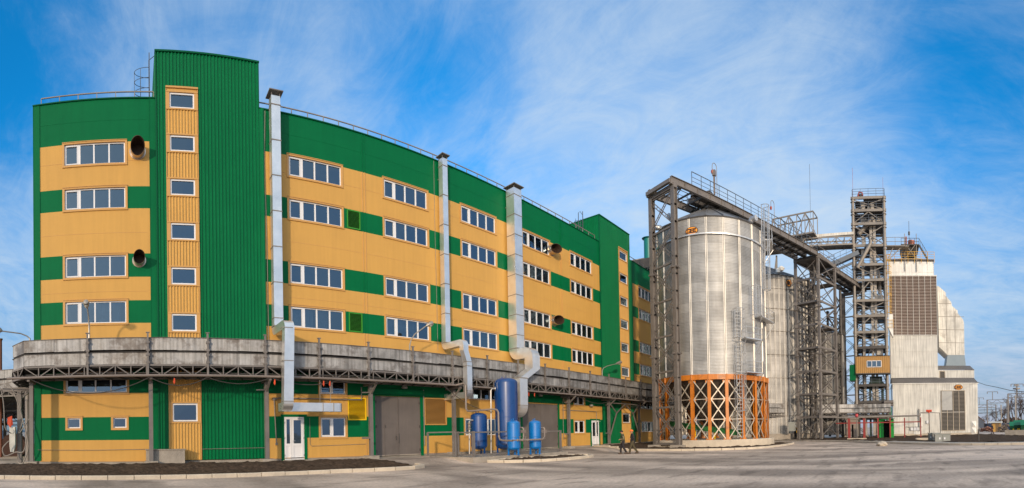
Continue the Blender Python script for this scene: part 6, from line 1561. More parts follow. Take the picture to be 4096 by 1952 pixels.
N_.links.new(tc_.outputs['Object'], mp_.inputs[0]); N_.links.new(mp_.outputs[0], bt.inputs['Vector']); N_.links.new(bt.outputs['Color'], N_.nodes['Principled BSDF'].inputs['Base Color'])
m.box(x, x+.2, ya_-w_*.5, ya_, .05, 2.6); m.box(x, x+.2, yb_, yb_+w_*.32, .05, 2.6); m.box(x, x+.2, yb_+w_*.3201, ya_-w_*.5001, 1.9, 2.6); m.box(x+.201, x+2.4, ya_-.2, ya_, .05, 2.6); m.box(x+.201, x+2.4, yb_, yb_+.2, .05, 2.6); m.box(x+2.2, x+2.4, yb_+.201, ya_-.201, .05, 2.6); m.build('wall', mb_, bh)
m = MB(); m.box(x-.15, x+2.5, yb_-.15, ya_+.15, 2.601, 2.75); m.build('roof', M_CONC, bh)
m = MB(); m.box(x+.5, x+.55, yb_+.21, ya_-.21, .05, 2.5); m.build('interior', M_BLACK, bh)
hp = thing('hydrant_post', tuple(at_ground(2156, 1105, .15)), 'thin grey post with red lamp on a concrete foot before the brick hut', 'post')
q = at_ground(2156, 1105, .15); m = MB(); m.tube([q, q+Z(2.5)], .05, 8); m.build('pole', M_STEEL, hp)
m = MB(); m.tube([q+Z(2.5), q+Z(2.62), q+Z(2.9)], [.1, .2, .16], 10); m.build('lamp_head', mat('pinkish_red', (.45, .05, .06), .5), hp); m = MB(); m.box(q.x-.3, q.x+.3, q.y-1.1, q.y+1.1, .05, .28); m.build('base', M_KERB, hp)
sp_ = thing('siren_post', tuple(at_range(2338, 1094, 52)), 'grey pole topped by a small red siren behind the electrical cabinets', 'post')
q = at_range(2338, 1094, 50); q.z = .1; m = MB(); m.tube([q, q+Z(3.0)], .06, 8); m.build('pole', M_STEEL, sp_); m = MB(); s_ = Vector((.1, 1, 0)); m.tube([q+Z(3.0)-s_*.3, q+Z(3.0)+s_*.3], [.12, .12], 8); m.tube([q+Z(2.8), q+Z(3.1)], .1, 8); m.build('siren', mat('siren_red', (.6, .05, .01), .5), sp_)
def cabinet(xa, xb, yt, r, label):
    a, b = at_range(xa, yt, r), at_range(xb, 1110, r); t = thing('electrical_cabinet', ((a.x+b.x)/2, (a.y+b.y)/2, .1), label, 'electrical cabinet', 'grey electrical cabinets in the soil bed')
    m = MB(); x = (a.x+b.x)/2; m.box(x, x+.9, b.y, a.y, .12, a.z); m.box(x-.04, x+.94, b.y-.04, a.y+.04, a.z+.001, a.z+.07); m.build('body', M_CABINET, t)
    m = MB(); n = 2
    for i in range(n+1): y = lerp(a.y, b.y, i/n); m.box(x-.012, x-.001, y-.02, y+.02, .15, a.z-.03)
    m.build('door_edge', M_STEEL, t)
    m = MB(); y = lerp(a.y, b.y, .3); m.box(x-.02, x-.002, y-.07, y+.07, a.z-.42, a.z-.25); y = lerp(a.y, b.y, .62); m.box(x-.02, x-.002, y-.07, y+.07, a.z-.42, a.z-.25); m.build('warning_plate', M_WHITE, t)
cabinet(2352, 2391.5, 1093.5, 41.5, 'wide grey electrical cabinet with two pale plates, nearest and rightmost')
cabinet(2346, 2366, 1091, 43.2, 'grey electrical cabinet half hidden behind the widest cabinet')
cabinet(2336.5, 2352, 1090.8, 44.3, 'grey electrical cabinet at the left end beside the siren pole')
sb = MB(); q = at_ground(2329, 1105, .2); sb.box(q.x-.35, q.x+.35, q.y-1.1, q.y+1.0, .12, .34); tag(sb.build('concrete_slab', M_KERB), 'pale concrete slab lying on the soil left of the electrical cabinets', 'slab')
sp2 = MB(); q = at_ground(2462, 1110, .1); sp2.tube([q, q+Z(1.05)], .06, 8); tag(sp2.build('marker_stake', M_STEELD), 'short dark stake in the soil near the dryer corner', 'stake')
def boulder(q, s, label):
    bm = bmesh.new(); bmesh.ops.create_icosphere(bm, subdivisions=3, radius=1)
    from mathutils import noise as mn
    for v in bm.verts: v.co *= 1+.22*mn.noise(v.co*1.6+Vector((s, 0, 0)))+.06*mn.noise(v.co*5); v.co.z *= .62
    me = bpy.data.meshes.new('boulder'); bm.to_mesh(me); bm.free(); me.materials.append(M_KERB); o = bpy.data.objects.new('boulder', me); COL.objects.link(o); o.location = q; o.scale = (s, s, s); return tag(o, label, 'boulder')
boulder(at_ground(2219, 1118, .12), .42, 'rounded pale stone at the kerb before the bright green booth')

# ------------------------------------------------------------------ under the gallery at the left edge
ls = thing('pipe_support', (-6.1, 25.4, .2), 'grey T-headed steel column hung with cables left of the building corner', 'pipe support')
m = MB(); m.ibar((-6.15, 25.2, .2), (-6.15, 25.2, 4.2), .24, .24, .03, (0, 1, 0)); m.bar((-7.1, 25.2, 4.3), (-4.9, 25.2, 4.3), .2, .22); m.bar((-6.7, 25.2, 4.2), (-6.2, 25.2, 3.8), .12); m.bar((-5.6, 25.2, 4.2), (-6.1, 25.2, 3.8), .12); m.build('column', M_STEEL, ls)
m = MB(); m.box(-6.9, -5.6, 24.8, 25.6, .05, .28); m.build('footing', M_CONC, ls)
m = MB(); m.tube([(-6.05, 26.9, .2), (-6.05, 26.9, 4.4)], .2, 14); m.box(-6.5, -5.5, 26.5, 27.3, .05, .3); o = thing('round_column', (-6.05, 26.9, .2), 'grey round column behind the T-headed support', 'column'); m.build('column', M_STEEL, o, smooth=True)
cbx = thing('switch_cabinet', (-6.5, 25, 1.4), 'pale grey switch cabinet wrapped in loose cables at the left', 'cabinet')
m = MB(); m.box(-6.62, -6.3, 24.75, 25.0, 1.25, 2.25); m.lathe([(.001, 0), (.10, 0), (.10, .03), (.001, .03)], 12, (0, 0)); k = len(m.v)-48; m.v[k:] = [(-6.46+a, 24.745-c, 2.0+b) for a, b, c in m.v[k:]]; m.hexa([(-6.58, 24.78, .9), (-6.4, 24.78, .9), (-6.4, 24.95, .9), (-6.58, 24.95, .9), (-6.62, 24.75, 1.249), (-6.3, 24.75, 1.249), (-6.3, 25.0, 1.249), (-6.62, 25.0, 1.249)]); m.build('body', mat('old_white_paint', (.5, .5, .46), .5, var=.25, vs=4), cbx)
m = MB(); m.poly([(-6.7, 24.7, 2.75), (-6.45, 24.68, 2.85), (-6.4, 24.7, 2.4), (-6.55, 24.66, 2.2), (-6.72, 24.7, 2.45)]); m.build('rag', MATS['orange_rag'], cbx)
hc_ = thing('hanging_cables', (-6, 24.5, 4), 'loose loops of grey cable hanging from the gallery corner', 'cables')
for pts in ([(-7.2, 24.2, 4.45), (-6.9, 24.1, 4.2), (-6.75, 24.1, 3.4), (-6.7, 24.2, 2.2), (-6.45, 24.5, 1.9)], [(-7.0, 24.1, 4.5), (-6.4, 24.0, 4.4), (-6.0, 24.0, 3.6), (-5.65, 24.0, 2.4), (-5.4, 24.0, 1.2), (-5.75, 24.2, .35), (-6.1, 24.4, .4)], [(-6.55, 24.4, 1.5), (-6.9, 24.4, 1.1), (-6.75, 24.4, .7), (-6.2, 24.4, .9), (-5.7, 24.3, 1.0), (-5.5, 24.2, 2.2), (-5.5, 24.1, 3.6)], [(-6.1, 24.9, 3.6), (-5.9, 24.8, 2.6), (-6.1, 24.8, 1.9), (-5.45, 24.6, 2.7)], [(-9.5, 27, 4.3), (-8.4, 26, 4.25), (-7.2, 24.6, 4.5), (-6.2, 24, 4.6)]):
    m = MB(); P_ = smooth_poly([(0, 0)], 1, False) if False else None
    q = [V3(p) for p in pts]; o = []
    for i in range(len(q)-1):
        p0, p1, p2, p3 = q[max(i-1, 0)], q[i], q[i+1], q[min(i+2, len(q)-1)]
        for s in range(6):
            t = s/6; o.append(.5*((2*p1)+(p2-p0)*t+(2*p0-5*p1+4*p2-p3)*t*t+(3*p1-p0-3*p2+p3)*t**3))
    o.append(q[-1]); m.tube(o, .03, 6); m.build('cable', M_CABLEL, hc_)
cn = thing('canopy', (-16, 38, 0), 'dark open shed roof on lattice beams beyond the left corner', 'shed')
m = MB(); m.hexa([(-34, 34, 5.0), (-6.6, 34, 5.0), (-6.6, 56, 4.2), (-34, 56, 4.2), (-34, 34, 5.15), (-6.6, 34, 5.15), (-6.6, 56, 4.35), (-34, 56, 4.35)]); m.build('roof', M_STEELD, cn)
m = MB()
for y in (35, 40, 46, 52):
    z = 4.6-.03*(y-35); m.bar((-34, y, z), (-6.6, y, z), .12); m.bar((-34, y, z-.8), (-6.6, y, z-.8), .1)
    for i in range(24): x = -34+i*1.14; m.bar((x, y, z-.8 if i % 2 else z), (x+1.14, y, z if i % 2 else z-.8), .06)
for x in (-30, -24, -18, -12, -7.5): m.bar((x, 34.2, 4.7), (x, 56, 4.0), .1)
m.build('roof_beam', M_STEELD, cn)
for x, y in ((-11.1, 40), (-9.0, 46), (-14, 40), (-20, 40), (-26, 40)):
    m = MB(); m.bar((x, y, 0), (x, y, 3.9), .24); m.bar((x, y, 2.8), (x-.9, y, 3.8), .12); m.bar((x, y, 2.8), (x+.9, y, 3.8), .12); m.build('post', M_BLACK, cn)
bw = thing('blue_warehouse', (-22, 60, 0), 'pale blue building seen under the dark canopy', 'building')
m = MB(); m.box(-45, -9.5, 60, 72, 0, 5.4); m.build('wall', mat('pale_blue_wall', (.16, .28, .42), .6, var=.1), bw); m = MB(); m.box(-46, -9, 59.6, 72.5, 5.4, 5.9); m.build('roof', mat('pink_roof', (.4, .25, .22), .6), bw)
m = MB()
for i in range(4): m.box(-16.5+i*2.2, -15.3+i*2.2, 59.9, 59.98, 1.2, 2.6)
m.build('warehouse_window', M_WHITE, bw)
for k, (x, y, r_, lb) in enumerate(((-9.6, 37.5, 1.05, 'large dark cable drum under the canopy, nearest the cable post'), (-12.2, 38.2, .95, 'smaller dark cable drum left under the canopy'), (-8.3, 41.5, .7, 'small dark drum at the back right of the canopy'))):
    t = thing('cable_drum', (x, y, 0), lb, 'cable drum', 'cable drums under the canopy')
    for s in (-.45, .45): m = MB(); m.lathe([(.001, -.04), (r_, -.04), (r_, .04), (.001, .04)], 24); m.v = [(x+a, y+s+c, r_+b) for a, b, c in m.v]; m.build('drum_flange', mat('dark_timber', (.05, .022, .016), .8, var=.4, vs=6), t)
    m = MB(); m.lathe([(r_*.7, -.4), (r_*.72, 0), (r_*.7, .4)], 24); m.v = [(x+a, y+c, r_+b) for a, b, c in m.v]; m.build('wound_cable', M_BLACK, t)
yw = thing('yellow_shed', (-7.6, 58, 0), 'small yellow wall with pale window frames far behind the cable post', 'shed'); m = MB(); m.box(-9.4, -7.0, 57, 59, 0, 3.0); m.build('wall', M_TAN, yw); m = MB(); m.box(-9.1, -8.5, 56.95, 56.99, 1.2, 2.2); m.box(-8.2, -7.6, 56.95, 56.99, 1.2, 2.2); m.build('window', M_WHITE, yw)
bc_ = thing('brown_chimney', (-10.0, 34.8, 0), 'thin rusty brown pipe rising at the extreme left', 'chimney'); m = MB(); m.tube([(-9.98, 34.8, 0), (-9.98, 34.8, 9.2)], .12, 10); m.tube([(-9.98, 34.8, 9.2), (-9.98, 34.8, 9.3)], .17, 10); m.build('pipe', mat('rust_brown', (.16, .05, .025), .7), bc_)
# ------------------------------------------------------------------ people
def skin_mesh(name, verts, edges, radii, mt, parent, root=0, sub=2):
    me = bpy.data.meshes.new(name); me.from_pydata([tuple(v) for v in verts], edges, [])
    o = bpy.data.objects.new(name, me); COL.objects.link(o)
    md = o.modifiers.new('s', 'SKIN'); 
    if not me.skin_vertices: me.skin_vertices.new() if hasattr(me.skin_vertices, 'new') else None
    lay = me.skin_vertices[0] if me.skin_vertices else None
    for i, r in enumerate(radii):
        lay.data[i].radius = (r, r) if not isinstance(r, tuple) else r
        lay.data[i].use_root = (i == root)
    s = o.modifiers.new('u', 'SUBSURF'); s.levels = sub; s.render_levels = sub
    dg = bpy.context.evaluated_depsgraph_get(); ev = o.evaluated_get(dg); nm = bpy.data.meshes.new_from_object(ev)
    nm.name = name; nm.materials.clear(); nm.materials.append(mt)
    for p in nm.polygons: p.use_smooth = True
    bpy.data.objects.remove(o); bpy.data.meshes.remove(me)
    o = bpy.data.objects.new(name, nm); COL.objects.link(o); o.parent = parent
    return o
M_SKIN = mat('skin', (.40, .20, .13), .6, var=.08)
def person(loc, heading, label, jacket, trouser, boots, hat=None, hatmat=None, stride=.28, armbend=.9, hgt=1.74, hair=None, hem=.62, asym=1):
    """figure facing +X in its own frame, turned to heading (radians)"""
    t = thing('person', loc, label, 'person'); t.rotation_euler = (0, 0, heading); k = hgt/1.74
    S = k; J = {}
    def v(x, y, z): return Vector((x*S, y*S, z*S))
    hipz = .92-.04*stride
    J['pel'] = v(0, 0, hipz+.02); J['sp1'] = v(.0, 0, 1.10); J['sp2'] = v(.01, 0, 1.30); J['nk'] = v(.03, 0, 1.46); J['nk2'] = v(.05, 0, 1.53); J['hd'] = v(.07, 0, 1.61); J['hd2'] = v(.07, 0, 1.68)
    for s, n in ((1, 'l'), (-1, 'r')):
        f = stride*s*asym
        J['hip'+n] = v(.0, .09*s, hipz-.02); J['kn'+n] = v(f*.55+.05, .10*s, .50); J['an'+n] = v(f*1.0-(.12 if f < 0 else 0), .10*s, .10 if f > 0 else .13)
        J['he'+n] = J['an'+n]+v(-.035, 0, -.04); J['to'+n] = J['an'+n]+v(.16, .015*s, -.05 if f > 0 else -.07)
        J['sh'+n] = v(.01, .185*s, 1.40); J['el'+n] = v(-.05+.0*f, .25*s, 1.13)
        J['wr'+n] = v(.18*armbend-.02, .20*s-.05*s*armbend, 1.06+.04*armbend) if armbend > .3 else v(-.0-f*.5, .26*s, .88)
        d = (J['wr'+n]-J['el'+n]).normalized(); J['pa'+n] = J['wr'+n]+d*.09*S
    names = ['pel', 'sp1', 'sp2', 'nk', 'nk2', 'hd', 'hd2']; rad = {'pel': .105, 'sp1': .10, 'sp2': .12, 'nk': .055, 'nk2': .05, 'hd': .108, 'hd2': .10}
    edges = [('pel', 'sp1'), ('sp1', 'sp2'), ('sp2', 'nk'), ('nk', 'nk2'), ('nk2', 'hd'), ('hd', 'hd2')]
    for n in 'lr':
        names += [a+n for a in ('hip', 'kn', 'an', 'to', 'sh', 'el', 'wr', 'pa')]
        for a, r in (('hip', .08), ('kn', .052), ('an', .038), ('to', .03), ('sh', .055), ('el', .042), ('wr', .03), ('pa', .036)): rad[a+n] = r
        edges += [('pel', 'hip'+n), ('hip'+n, 'kn'+n), ('kn'+n, 'an'+n), ('an'+n, 'to'+n), ('sp2', 'sh'+n), ('sh'+n, 'el'+n), ('el'+n, 'wr'+n), ('wr'+n, 'pa'+n)]
    V = [J[n] for n in names]; rd = [rad[n]*S for n in names]; E = [(names.index(a), names.index(b)) for a, b in edges]
    # fingers
    for n, s in (('l', 1), ('r', -1)):
        d = (J['pa'+n]-J['wr'+n]).normalized(); sd = Vector((0, 0, 1)).cross(d); sd = sd.normalized() if sd.length > .1 else Vector((1, 0, 0)); up = d.cross(sd)
        for i, (o, l) in enumerate(((-.028, .06), (-.009, .075), (.010, .07), (.028, .055))):
            a = len(V); V += [J['pa'+n]+sd*o*S+d*.015*S, J['pa'+n]+sd*o*1.1*S+d*l*.6*S, J['pa'+n]+sd*o*1.1*S+d*l*.85*S-Vector((0,0,.03))*S]; rd += [.010*S, .009*S, .008*S]
            E += [(names.index('pa'+n), a), (a, a+1), (a+1, a+2)]
        a = len(V); V += [J['wr'+n]+d*.03*S+sd*.035*S*-s, J['wr'+n]+d*.07*S+sd*.06*S*-s]; rd += [.012*S, .010*S]; E += [(names.index('wr'+n), a), (a, a+1)]
    skin_mesh('body', V, E, rd, M_SKIN, t)
    hd = J['hd']+v(.0, 0, .02)
    f = MB()
    f.tube([hd+v(.075, 0, .0), hd+v(.105, 0, -.03), hd+v(.085, 0, -.045)], [.012*S, .016*S, .010*S], 6); f.build('nose', M_SKIN, t, smooth=True, loc=(0, 0, 0)); f = MB()
    for s in (-1, 1): f.tube([hd+v(.0, s*.078, .0), hd+v(-.01, s*.09, .0)], [.02*S, .022*S], 8)
    f.build('ear', M_SKIN, t, smooth=True, loc=(0, 0, 0))
    f = MB()
    for s in (-1, 1): f.tube([hd+v(.074, s*.032, .01), hd+v(.084, s*.032, .01)], .009*S, 6)
    f.build('eye', M_BLACK, t, loc=(0, 0, 0)); f = MB()
    f.bar(hd+v(.083, -.022, -.062), hd+v(.083, .022, -.062), .006*S)
    f.build('mouth', M_BLACK, t, loc=(0, 0, 0))
    # jacket
    nm = ['pel', 'sp1', 'sp2', 'nk']; V = [J['pel']+v(0, 0, hem-.80), J['sp1'], J['sp2']+v(0, 0, .02), J['nk']+v(0, 0, .035)]; rd = [(.215*S, .19*S), (.20*S, .175*S), (.215*S, .19*S), .088*S]; E = [(0, 1), (1, 2), (2, 3)]
    for n in 'lr':
        a = len(V); V += [J['sh'+n], J['el'+n], J['wr'+n]]; rd += [.11*S, .085*S, .066*S]; E += [(2, a), (a, a+1), (a+1, a+2)]
    skin_mesh('jacket', V, E, rd, jacket, t, root=1)
    V = [J['pel']+v(0, 0, .10), J['pel']]; rd = [.16*S, .16*S]; E = [(0, 1)]
    for n in 'lr':
        a = len(V); V += [J['hip'+n]+v(0, 0, -.04), J['kn'+n], J['an'+n]+v(0, 0, -.02)]; rd += [.125*S, .09*S, .08*S]; E += [(1, a), (a, a+1), (a+1, a+2)]
    skin_mesh('trousers', V, E, rd, trouser, t, root=0)
    for n in 'lr':
        b_ = MB(); h_, q_ = J['he'+n], J['to'+n]; dd_ = (q_-h_); b_.tube([h_-dd_*.28, h_-dd_*.2, h_, h_+dd_*.35, h_+dd_*.75, q_+dd_*.05, q_+dd_*.15], [.02*S, .045*S, .058*S, .055*S, .05*S, .04*S, .015*S], 12)
        b_.tube([J['an'+n]+v(0, 0, .06), h_+v(.01, 0, 0)], [.062*S, .055*S], 12); b_.build('boot', boots, t, smooth=True, loc=(0, 0, 0))
    m = MB(); c = J['hd']+v(-.005, 0, .045)
    if hat == 'helmet':
        for r_, z_ in (): pass
        m.lathe([(.125*S, 0), (.118*S, .03*S), (.105*S, .07*S), (.075*S, .105*S), (.035*S, .122*S), (.001, .125*S)], 20); m.lathe([(.118*S, .0), (.15*S, -.004), (.15*S, .006), (.118*S, .01)], 20); m.v = [(a*(1.1 if a < 0 else 1.25)+c.x, b+c.y, z+c.z) for a, b, z in m.v]
    else:
        m.lathe([(.100*S, -.03*S), (.103*S, .02*S), (.092*S, .06*S), (.06*S, .09*S), (.001, .10*S)], 18); m.v = [(a*1.1+c.x, b+c.y, z+c.z) for a, b, z in m.v]
    o = m.build('helmet' if hat == 'helmet' else ('cap' if hat == 'cap' else 'hair'), hatmat or M_BLACK, None, smooth=True, loc=(0, 0, 0)); o.parent = t
    return t
mc = mat('camouflage_cloth', (.16, .15, .085), .9)
N_ = mc.node_tree; vo = N_.nodes.new('ShaderNodeTexVoronoi'); vo.inputs['Scale'].default_value = 11; tc_ = N_.nodes.new('ShaderNodeTexCoord'); rp = N_.nodes.new('ShaderNodeValToRGB'); rp.color_ramp.interpolation = 'CONSTANT'
for i, (p, c) in enumerate(((0, (.17, .15, .09, 1)), (.3, (.045, .05, .025, 1)), (.6, (.11, .095, .045, 1)), (.75, (.02, .02, .014, 1)))):
    e = rp.color_ramp.elements[i] if i < 2 else rp.color_ramp.elements.new(p); e.position = p; e.color = c
N_.links.new(tc_.outputs['Object'], vo.inputs['Vector']); N_.links.new(vo.outputs['Color'], rp.inputs[0]); N_.links.new(rp.outputs[0], N_.nodes['Principled BSDF'].inputs['Base Color'])
mbk = mat('black_cloth', (.013, .013, .017), .9, var=.3, vs=6); mol = mat('olive_cloth', (.060, .048, .024), .9, var=.2, vs=8); mdg = mat('charcoal_cloth', (.015, .013, .016), .9, var=.2); mbr = mat('brown_leather', (.07, .045, .03), .7); mor = mat('helmet_orange', (.75, .14, .01), .35)
pa = at_ground(1567, 1142.5, 0); pb = at_ground(1592, 1141.5, 0)
# both walk to the left of the picture, turned slightly away
left = math.atan2(.80, -.60)
person(pa, left, 'man in camouflage jacket and dark trousers walking left, seen from behind', mc, mdg, mbr, 'cap', mbk, stride=.15, hgt=1.62, asym=-1)
person(pb, left, 'man in orange helmet, black jacket and olive trousers walking left', mbk, mol, mbr, 'helmet', mor, stride=.24, hgt=1.64)
pc = at_ground(2002.5, 1105, .0); pc = Vector((pc.x, pc.y, 0))*(61.5/Vector((pc.x, pc.y, 0)).length); pc.z = .15
mbg = mat('yellow_bag', (.55, .30, .02), .6)
o = person(pc, 2.6, 'man in black clothes and white helmet standing under the stair trestle', mbk, mbk, mbk, 'helmet', M_WHITE, stride=.03, hgt=1.72, armbend=.0)
b = thing('shoulder_bag', pc+Vector((-.25, -.25, .85)), 'small yellow bag carried by the man in the white helmet', 'bag'); m = MB(); p = b.location; m.box(p.x-.14, p.x+.14, p.y-.12, p.y+.1, p.z-.02, p.z+.28); m.tube([p+Vector((-.1, 0, .28)), p+Vector((.05, .1, .62)), p+Vector((.2, .2, .64))], .02, 5); m.build('bag_body', mbg, b)
pdd = at_ground(2496.5, 1088, 0); pdd = Vector((pdd.x, pdd.y, 0))*(80/Vector((pdd.x, pdd.y, 0)).length)
person(pdd, 1.2, 'distant person in dark coat walking alone across the far yard', mdg, mat('dark_red_cloth', (.03, .008, .01), .9), mbk, 'hair', mbk, stride=.10, hgt=1.70, armbend=0.)

# ------------------------------------------------------------------ far yard on the right
def GB(x, r): q = at_range(x, 1070, r); return Vector((q.x, q.y, 0))
M_BARK = mat('bark', (.055, .040, .032), .95, var=.3, vs=2); M_TWIG = mat('bare_twigs', (.085, .052, .036), .95, var=.35, vs=.5)
def bare_tree(loc, h, seed, label):
    rnd = random.Random(seed); t = thing('bare_tree', loc, label, 'tree', 'bare trees behind the railway yard')
    trunk = MB(); tw = MB()
    def grow(p, d, l, r, lv):
        q = p+d*l; mid = p+d*l*.5+Vector((rnd.uniform(-.05, .05), rnd.uniform(-.05, .05), 0))*l
        if lv < 3: trunk.tube([p, mid, q], [r, r*.8, r*.62], 6, cap=False)
        else: tw.tube([p, mid, q], [r, r*.7, r*.35], 3, cap=False)
        if lv >= 5: return
        n = 3 if lv < 2 else rnd.choice((3, 4))
        for i in range(n):
            a = rnd.uniform(0, 6.28); sp = rnd.uniform(.35, .75); u = d.orthogonal().normalized(); u = (u*math.cos(a)+d.cross(u)*math.sin(a)); nd = (d+u*sp+Vector((0,0,.12))).normalized()
            grow(p.lerp(q, rnd.uniform(.55, 1.)), nd, l*rnd.uniform(.55, .78), max(.03, r*.55), lv+1)
    grow(Vector(loc), Vector((rnd.uniform(-.05, .05), rnd.uniform(-.05, .05), 1)).normalized(), h*.36, h*.022, 0)
    trunk.build('trunk', M_BARK, t); tw.build('crown', M_TWIG, t)
    return t
TREES = ((2476, 262, 7.5, 'lowest bare tree, just right of the whitish shed roof'), (2490, 255, 9, 'small bare tree behind the middle gantry mast'),
 (2504, 245, 11, 'bare tree beyond the kiosk, between the two left gantries'), (2516, 235, 12.5, 'rounded bare tree behind the slender pale pole'), (2527, 240, 13.5, 'bare tree behind the right end of the middle gantry'),
 (2538, 210, 12.5, 'bare tree right behind the nearest gantry mast'), (2548, 200, 14, 'bare tree left of the tall pale lamp pole'), (2558, 185, 14.5, 'bare tree behind the floodlight pole'),
 (2568, 175, 14.5, 'tallest bare tree, over the leftmost dumpster'), (2579, 165, 14.5, 'bare tree cut by the right edge of the photo'))
for i, (x, r, h, lb) in enumerate(TREES): bare_tree(GB(x, r), h, 40+i, lb)
br = MB(); rnd = random.Random(8)
for i in range(2600):
    x = rnd.uniform(2440, 2640); q = GB(x, rnd.uniform(265, 300)); h = rnd.uniform(1.5, 4.2+2*math.sin(x*.05)); s = rnd.uniform(.3, 1.2); br.poly([q+Vector((-s*.3, -s*.3, 0)), q+Vector((s*.3, s*.3, 0)), q+Vector((s*.5, rnd.uniform(-1, 1), h)), q+Vector((-s*.2, rnd.uniform(-1, 1), h*.9))])
tag(br.build('far_scrub', M_TWIG), 'brown leafless scrub along the far horizon', 'scrub', kind='stuff')
def portal_gantry(xa, xb, r, ztop, label):
    t = thing('catenary_gantry', GB(xa, r), label, 'railway gantry', 'railway gantries beyond the yard')
    a, b = GB(xa, r), GB(xb, r); d = (b-a).normalized()
    for p in (a, b): m = MB(); m.bar(p, p+Z(ztop), .38); m.build('mast', M_STEEL, t)
    m = MB(); n = max(4, int((b-a).length/2.2))
    for h_ in (0, 1.1): m.bar(a+Z(ztop-1.1+h_), b+Z(ztop-1.1+h_), .18)
    for i in range(n): p, q = vl(a, b, i/n), vl(a, b, (i+1)/n); m.bar(p+Z(ztop-(1.1 if i % 2 else 0)), q+Z(ztop-(0 if i % 2 else 1.1)), .12)
    c = vl(a, b, .28); m.bar(c+Z(ztop), c+Z(ztop+2.8), .2); m.bar(c-d*1.8+Z(ztop+2.8), c+d*1.8+Z(ztop+2.8), .16)
    for s in (-1, 1): m.bar(c+d*1.8*s+Z(ztop+2.8), c+d*1.8*s+Z(ztop+2.1), .2)
    m.build('truss_beam', M_STEEL, t)
    m = MB()
    for k, z in ((.2, 6.1), (.5, 6.3), (.8, 6.0)): c = vl(a, b, k); m.bar(c+Z(z+.5), c+Z(ztop-1), .08); m.bar(c+Z(z), c+d*2+Z(z), .08)
    m.build('wire_bracket', M_STEEL, t)
portal_gantry(2448, 2506, 190, 9.6, 'farthest railway gantry just right of the dryer'); portal_gantry(2484, 2534, 165, 10.2, 'middle railway gantry with a cross-shaped top bracket'); portal_gantry(2537, 2620, 140, 10.6, 'nearest railway gantry at the right edge')
for x, r, h, lb in ((2519, 120, 6.6, 'slender pale pole left of the timber pile'), (2555, 118, 8.8, 'tall pale lamp pole at the right edge'), (2558.5, 150, 12.5, 'dark pole carrying a platform with floodlights')):
    q = GB(x, r); t = thing('pole', q, lb, 'pole'); m = MB(); m.bar(q, q+Z(h), .26); m.build('shaft', M_STEELT if 'pale' in lb else M_STEEL, t)
    if 'flood' in lb: m = MB(); m.lathe([(.2, h), (1.15, h+.15), (1.15, h+.5), (1.1, h+.5), (1.1, h+.2), (.2, h+.1)], 16, (q.x, q.y)); m.lathe([(1.1, h+1.1), (1.15, h+1.1), (1.15, h+1.2), (1.1, h+1.2)], 16, (q.x, q.y)); m.box(q.x-.3, q.x+.3, q.y-.7, q.y+.7, h+1.2, h+1.6); m.bar(q+Z(h), q+Z(h+1.3), .2); m.build('platform', M_STEELT, t)
# overhead wires
ow = thing('overhead_wires', GB(2500, 150), 'thin overhead railway wires between the gantries', 'wires')
m = MB()
for z, o in ((7.6, 0), (6.4, 0), (7.4, 4), (6.2, 4)): m.tube([GB(2450+o, 190)+Z(z), GB(2500+o, 178)+Z(z-.2), GB(2545+o, 150)+Z(z+.1), GB(2620+o, 138)+Z(z)], .05, 4)
m.build('wire', M_STEELD, ow)
wr = thing('overhead_cable', (70, -15, 8), 'thin cable sagging from the dryer roof corner to the right edge', 'cable'); a = at_x(2454, 959.5, 70.0); b = at_range(2578, 986, 46); c = at_range(2512, 975, 58); m = MB(); m.tube([a, vl(a, c, .5)-Z(.12), c, vl(c, b, .5)-Z(.1), b, b+(b-c)*.5], .035, 5); m.build('wire', M_CABLE, wr)
# gable building
gb_ = thing('gabled_shed', GB(2462, 150), 'low whitish shed with brown sloping roof partly behind the dryer', 'shed')
a, b = GB(2440, 150), GB(2475.5, 146); m = MB(); d = (b-a).normalized(); n_ = Vector((-d.y, d.x, 0)); n_ = a.normalized()+Vector((0,0,0))
mid = vl(a, b, .3); m.poly([a, b, b+Z(2.6), mid+Z(5.2), a+Z(4)]); m.poly([b, b+n_*8, b+n_*8+Z(2.6), b+Z(2.6)]); m.build('wall', mat('faded_whitewash', (.40, .34, .30), .8, var=.2, vs=.3), gb_)
m = MB(); m.poly([b+d*.5+Z(2.5)-n_*.3, b+d*.5+Z(2.5)+n_*8, mid+Z(5.3)+n_*8, mid+Z(5.3)-n_*.3]); m.bar(b+d*.5+Z(2.45)-n_, mid+Z(5.25)-n_, .2, .25); m.build('roof', mat('rusty_roof', (.26, .15, .09), .8), gb_)
bfz = thing('concrete_fence', GB(2540, 125), 'long blue-grey panel fence across the back of the yard', 'fence'); m = MB()
for i in range(22): a, b = GB(2470+i*8, 150-i*1.6), GB(2470+i*8+7.8, 150-(i+1)*1.6); m.bar(a+Z(1.0), b+Z(1.0), .12, 2.0)
m.build('fence_panel', mat('blue_grey_fence', (.10, .13, .19), .8, var=.2, vs=.2), bfz)
m = MB()
for i in range(23): a = GB(2470+i*8-.1, 150-i*1.6); m.bar(a, a+Z(2.2), .3)
m.build('fence_post', M_STEEL, bfz)
ki = thing('kiosk', GB(2503, 104), 'small tan kiosk under a pale flat canopy behind the lone walker', 'kiosk'); q = GB(2506, 104); e = Vector((-q.y, q.x, 0)).normalized(); r_ = -e if e.dot(GB(2510, 104)-q) < 0 else e; n_ = q.normalized()
m = MB(); m.hexa([q-r_*1.0, q+r_*1.0, q+r_*1.0+n_*2, q-r_*1.0+n_*2, q-r_*1.0+Z(1.9), q+r_*1.0+Z(1.9), q+r_*1.0+n_*2+Z(1.9), q-r_*1.0+n_*2+Z(1.9)]); m.build('body', M_TANC, ki)
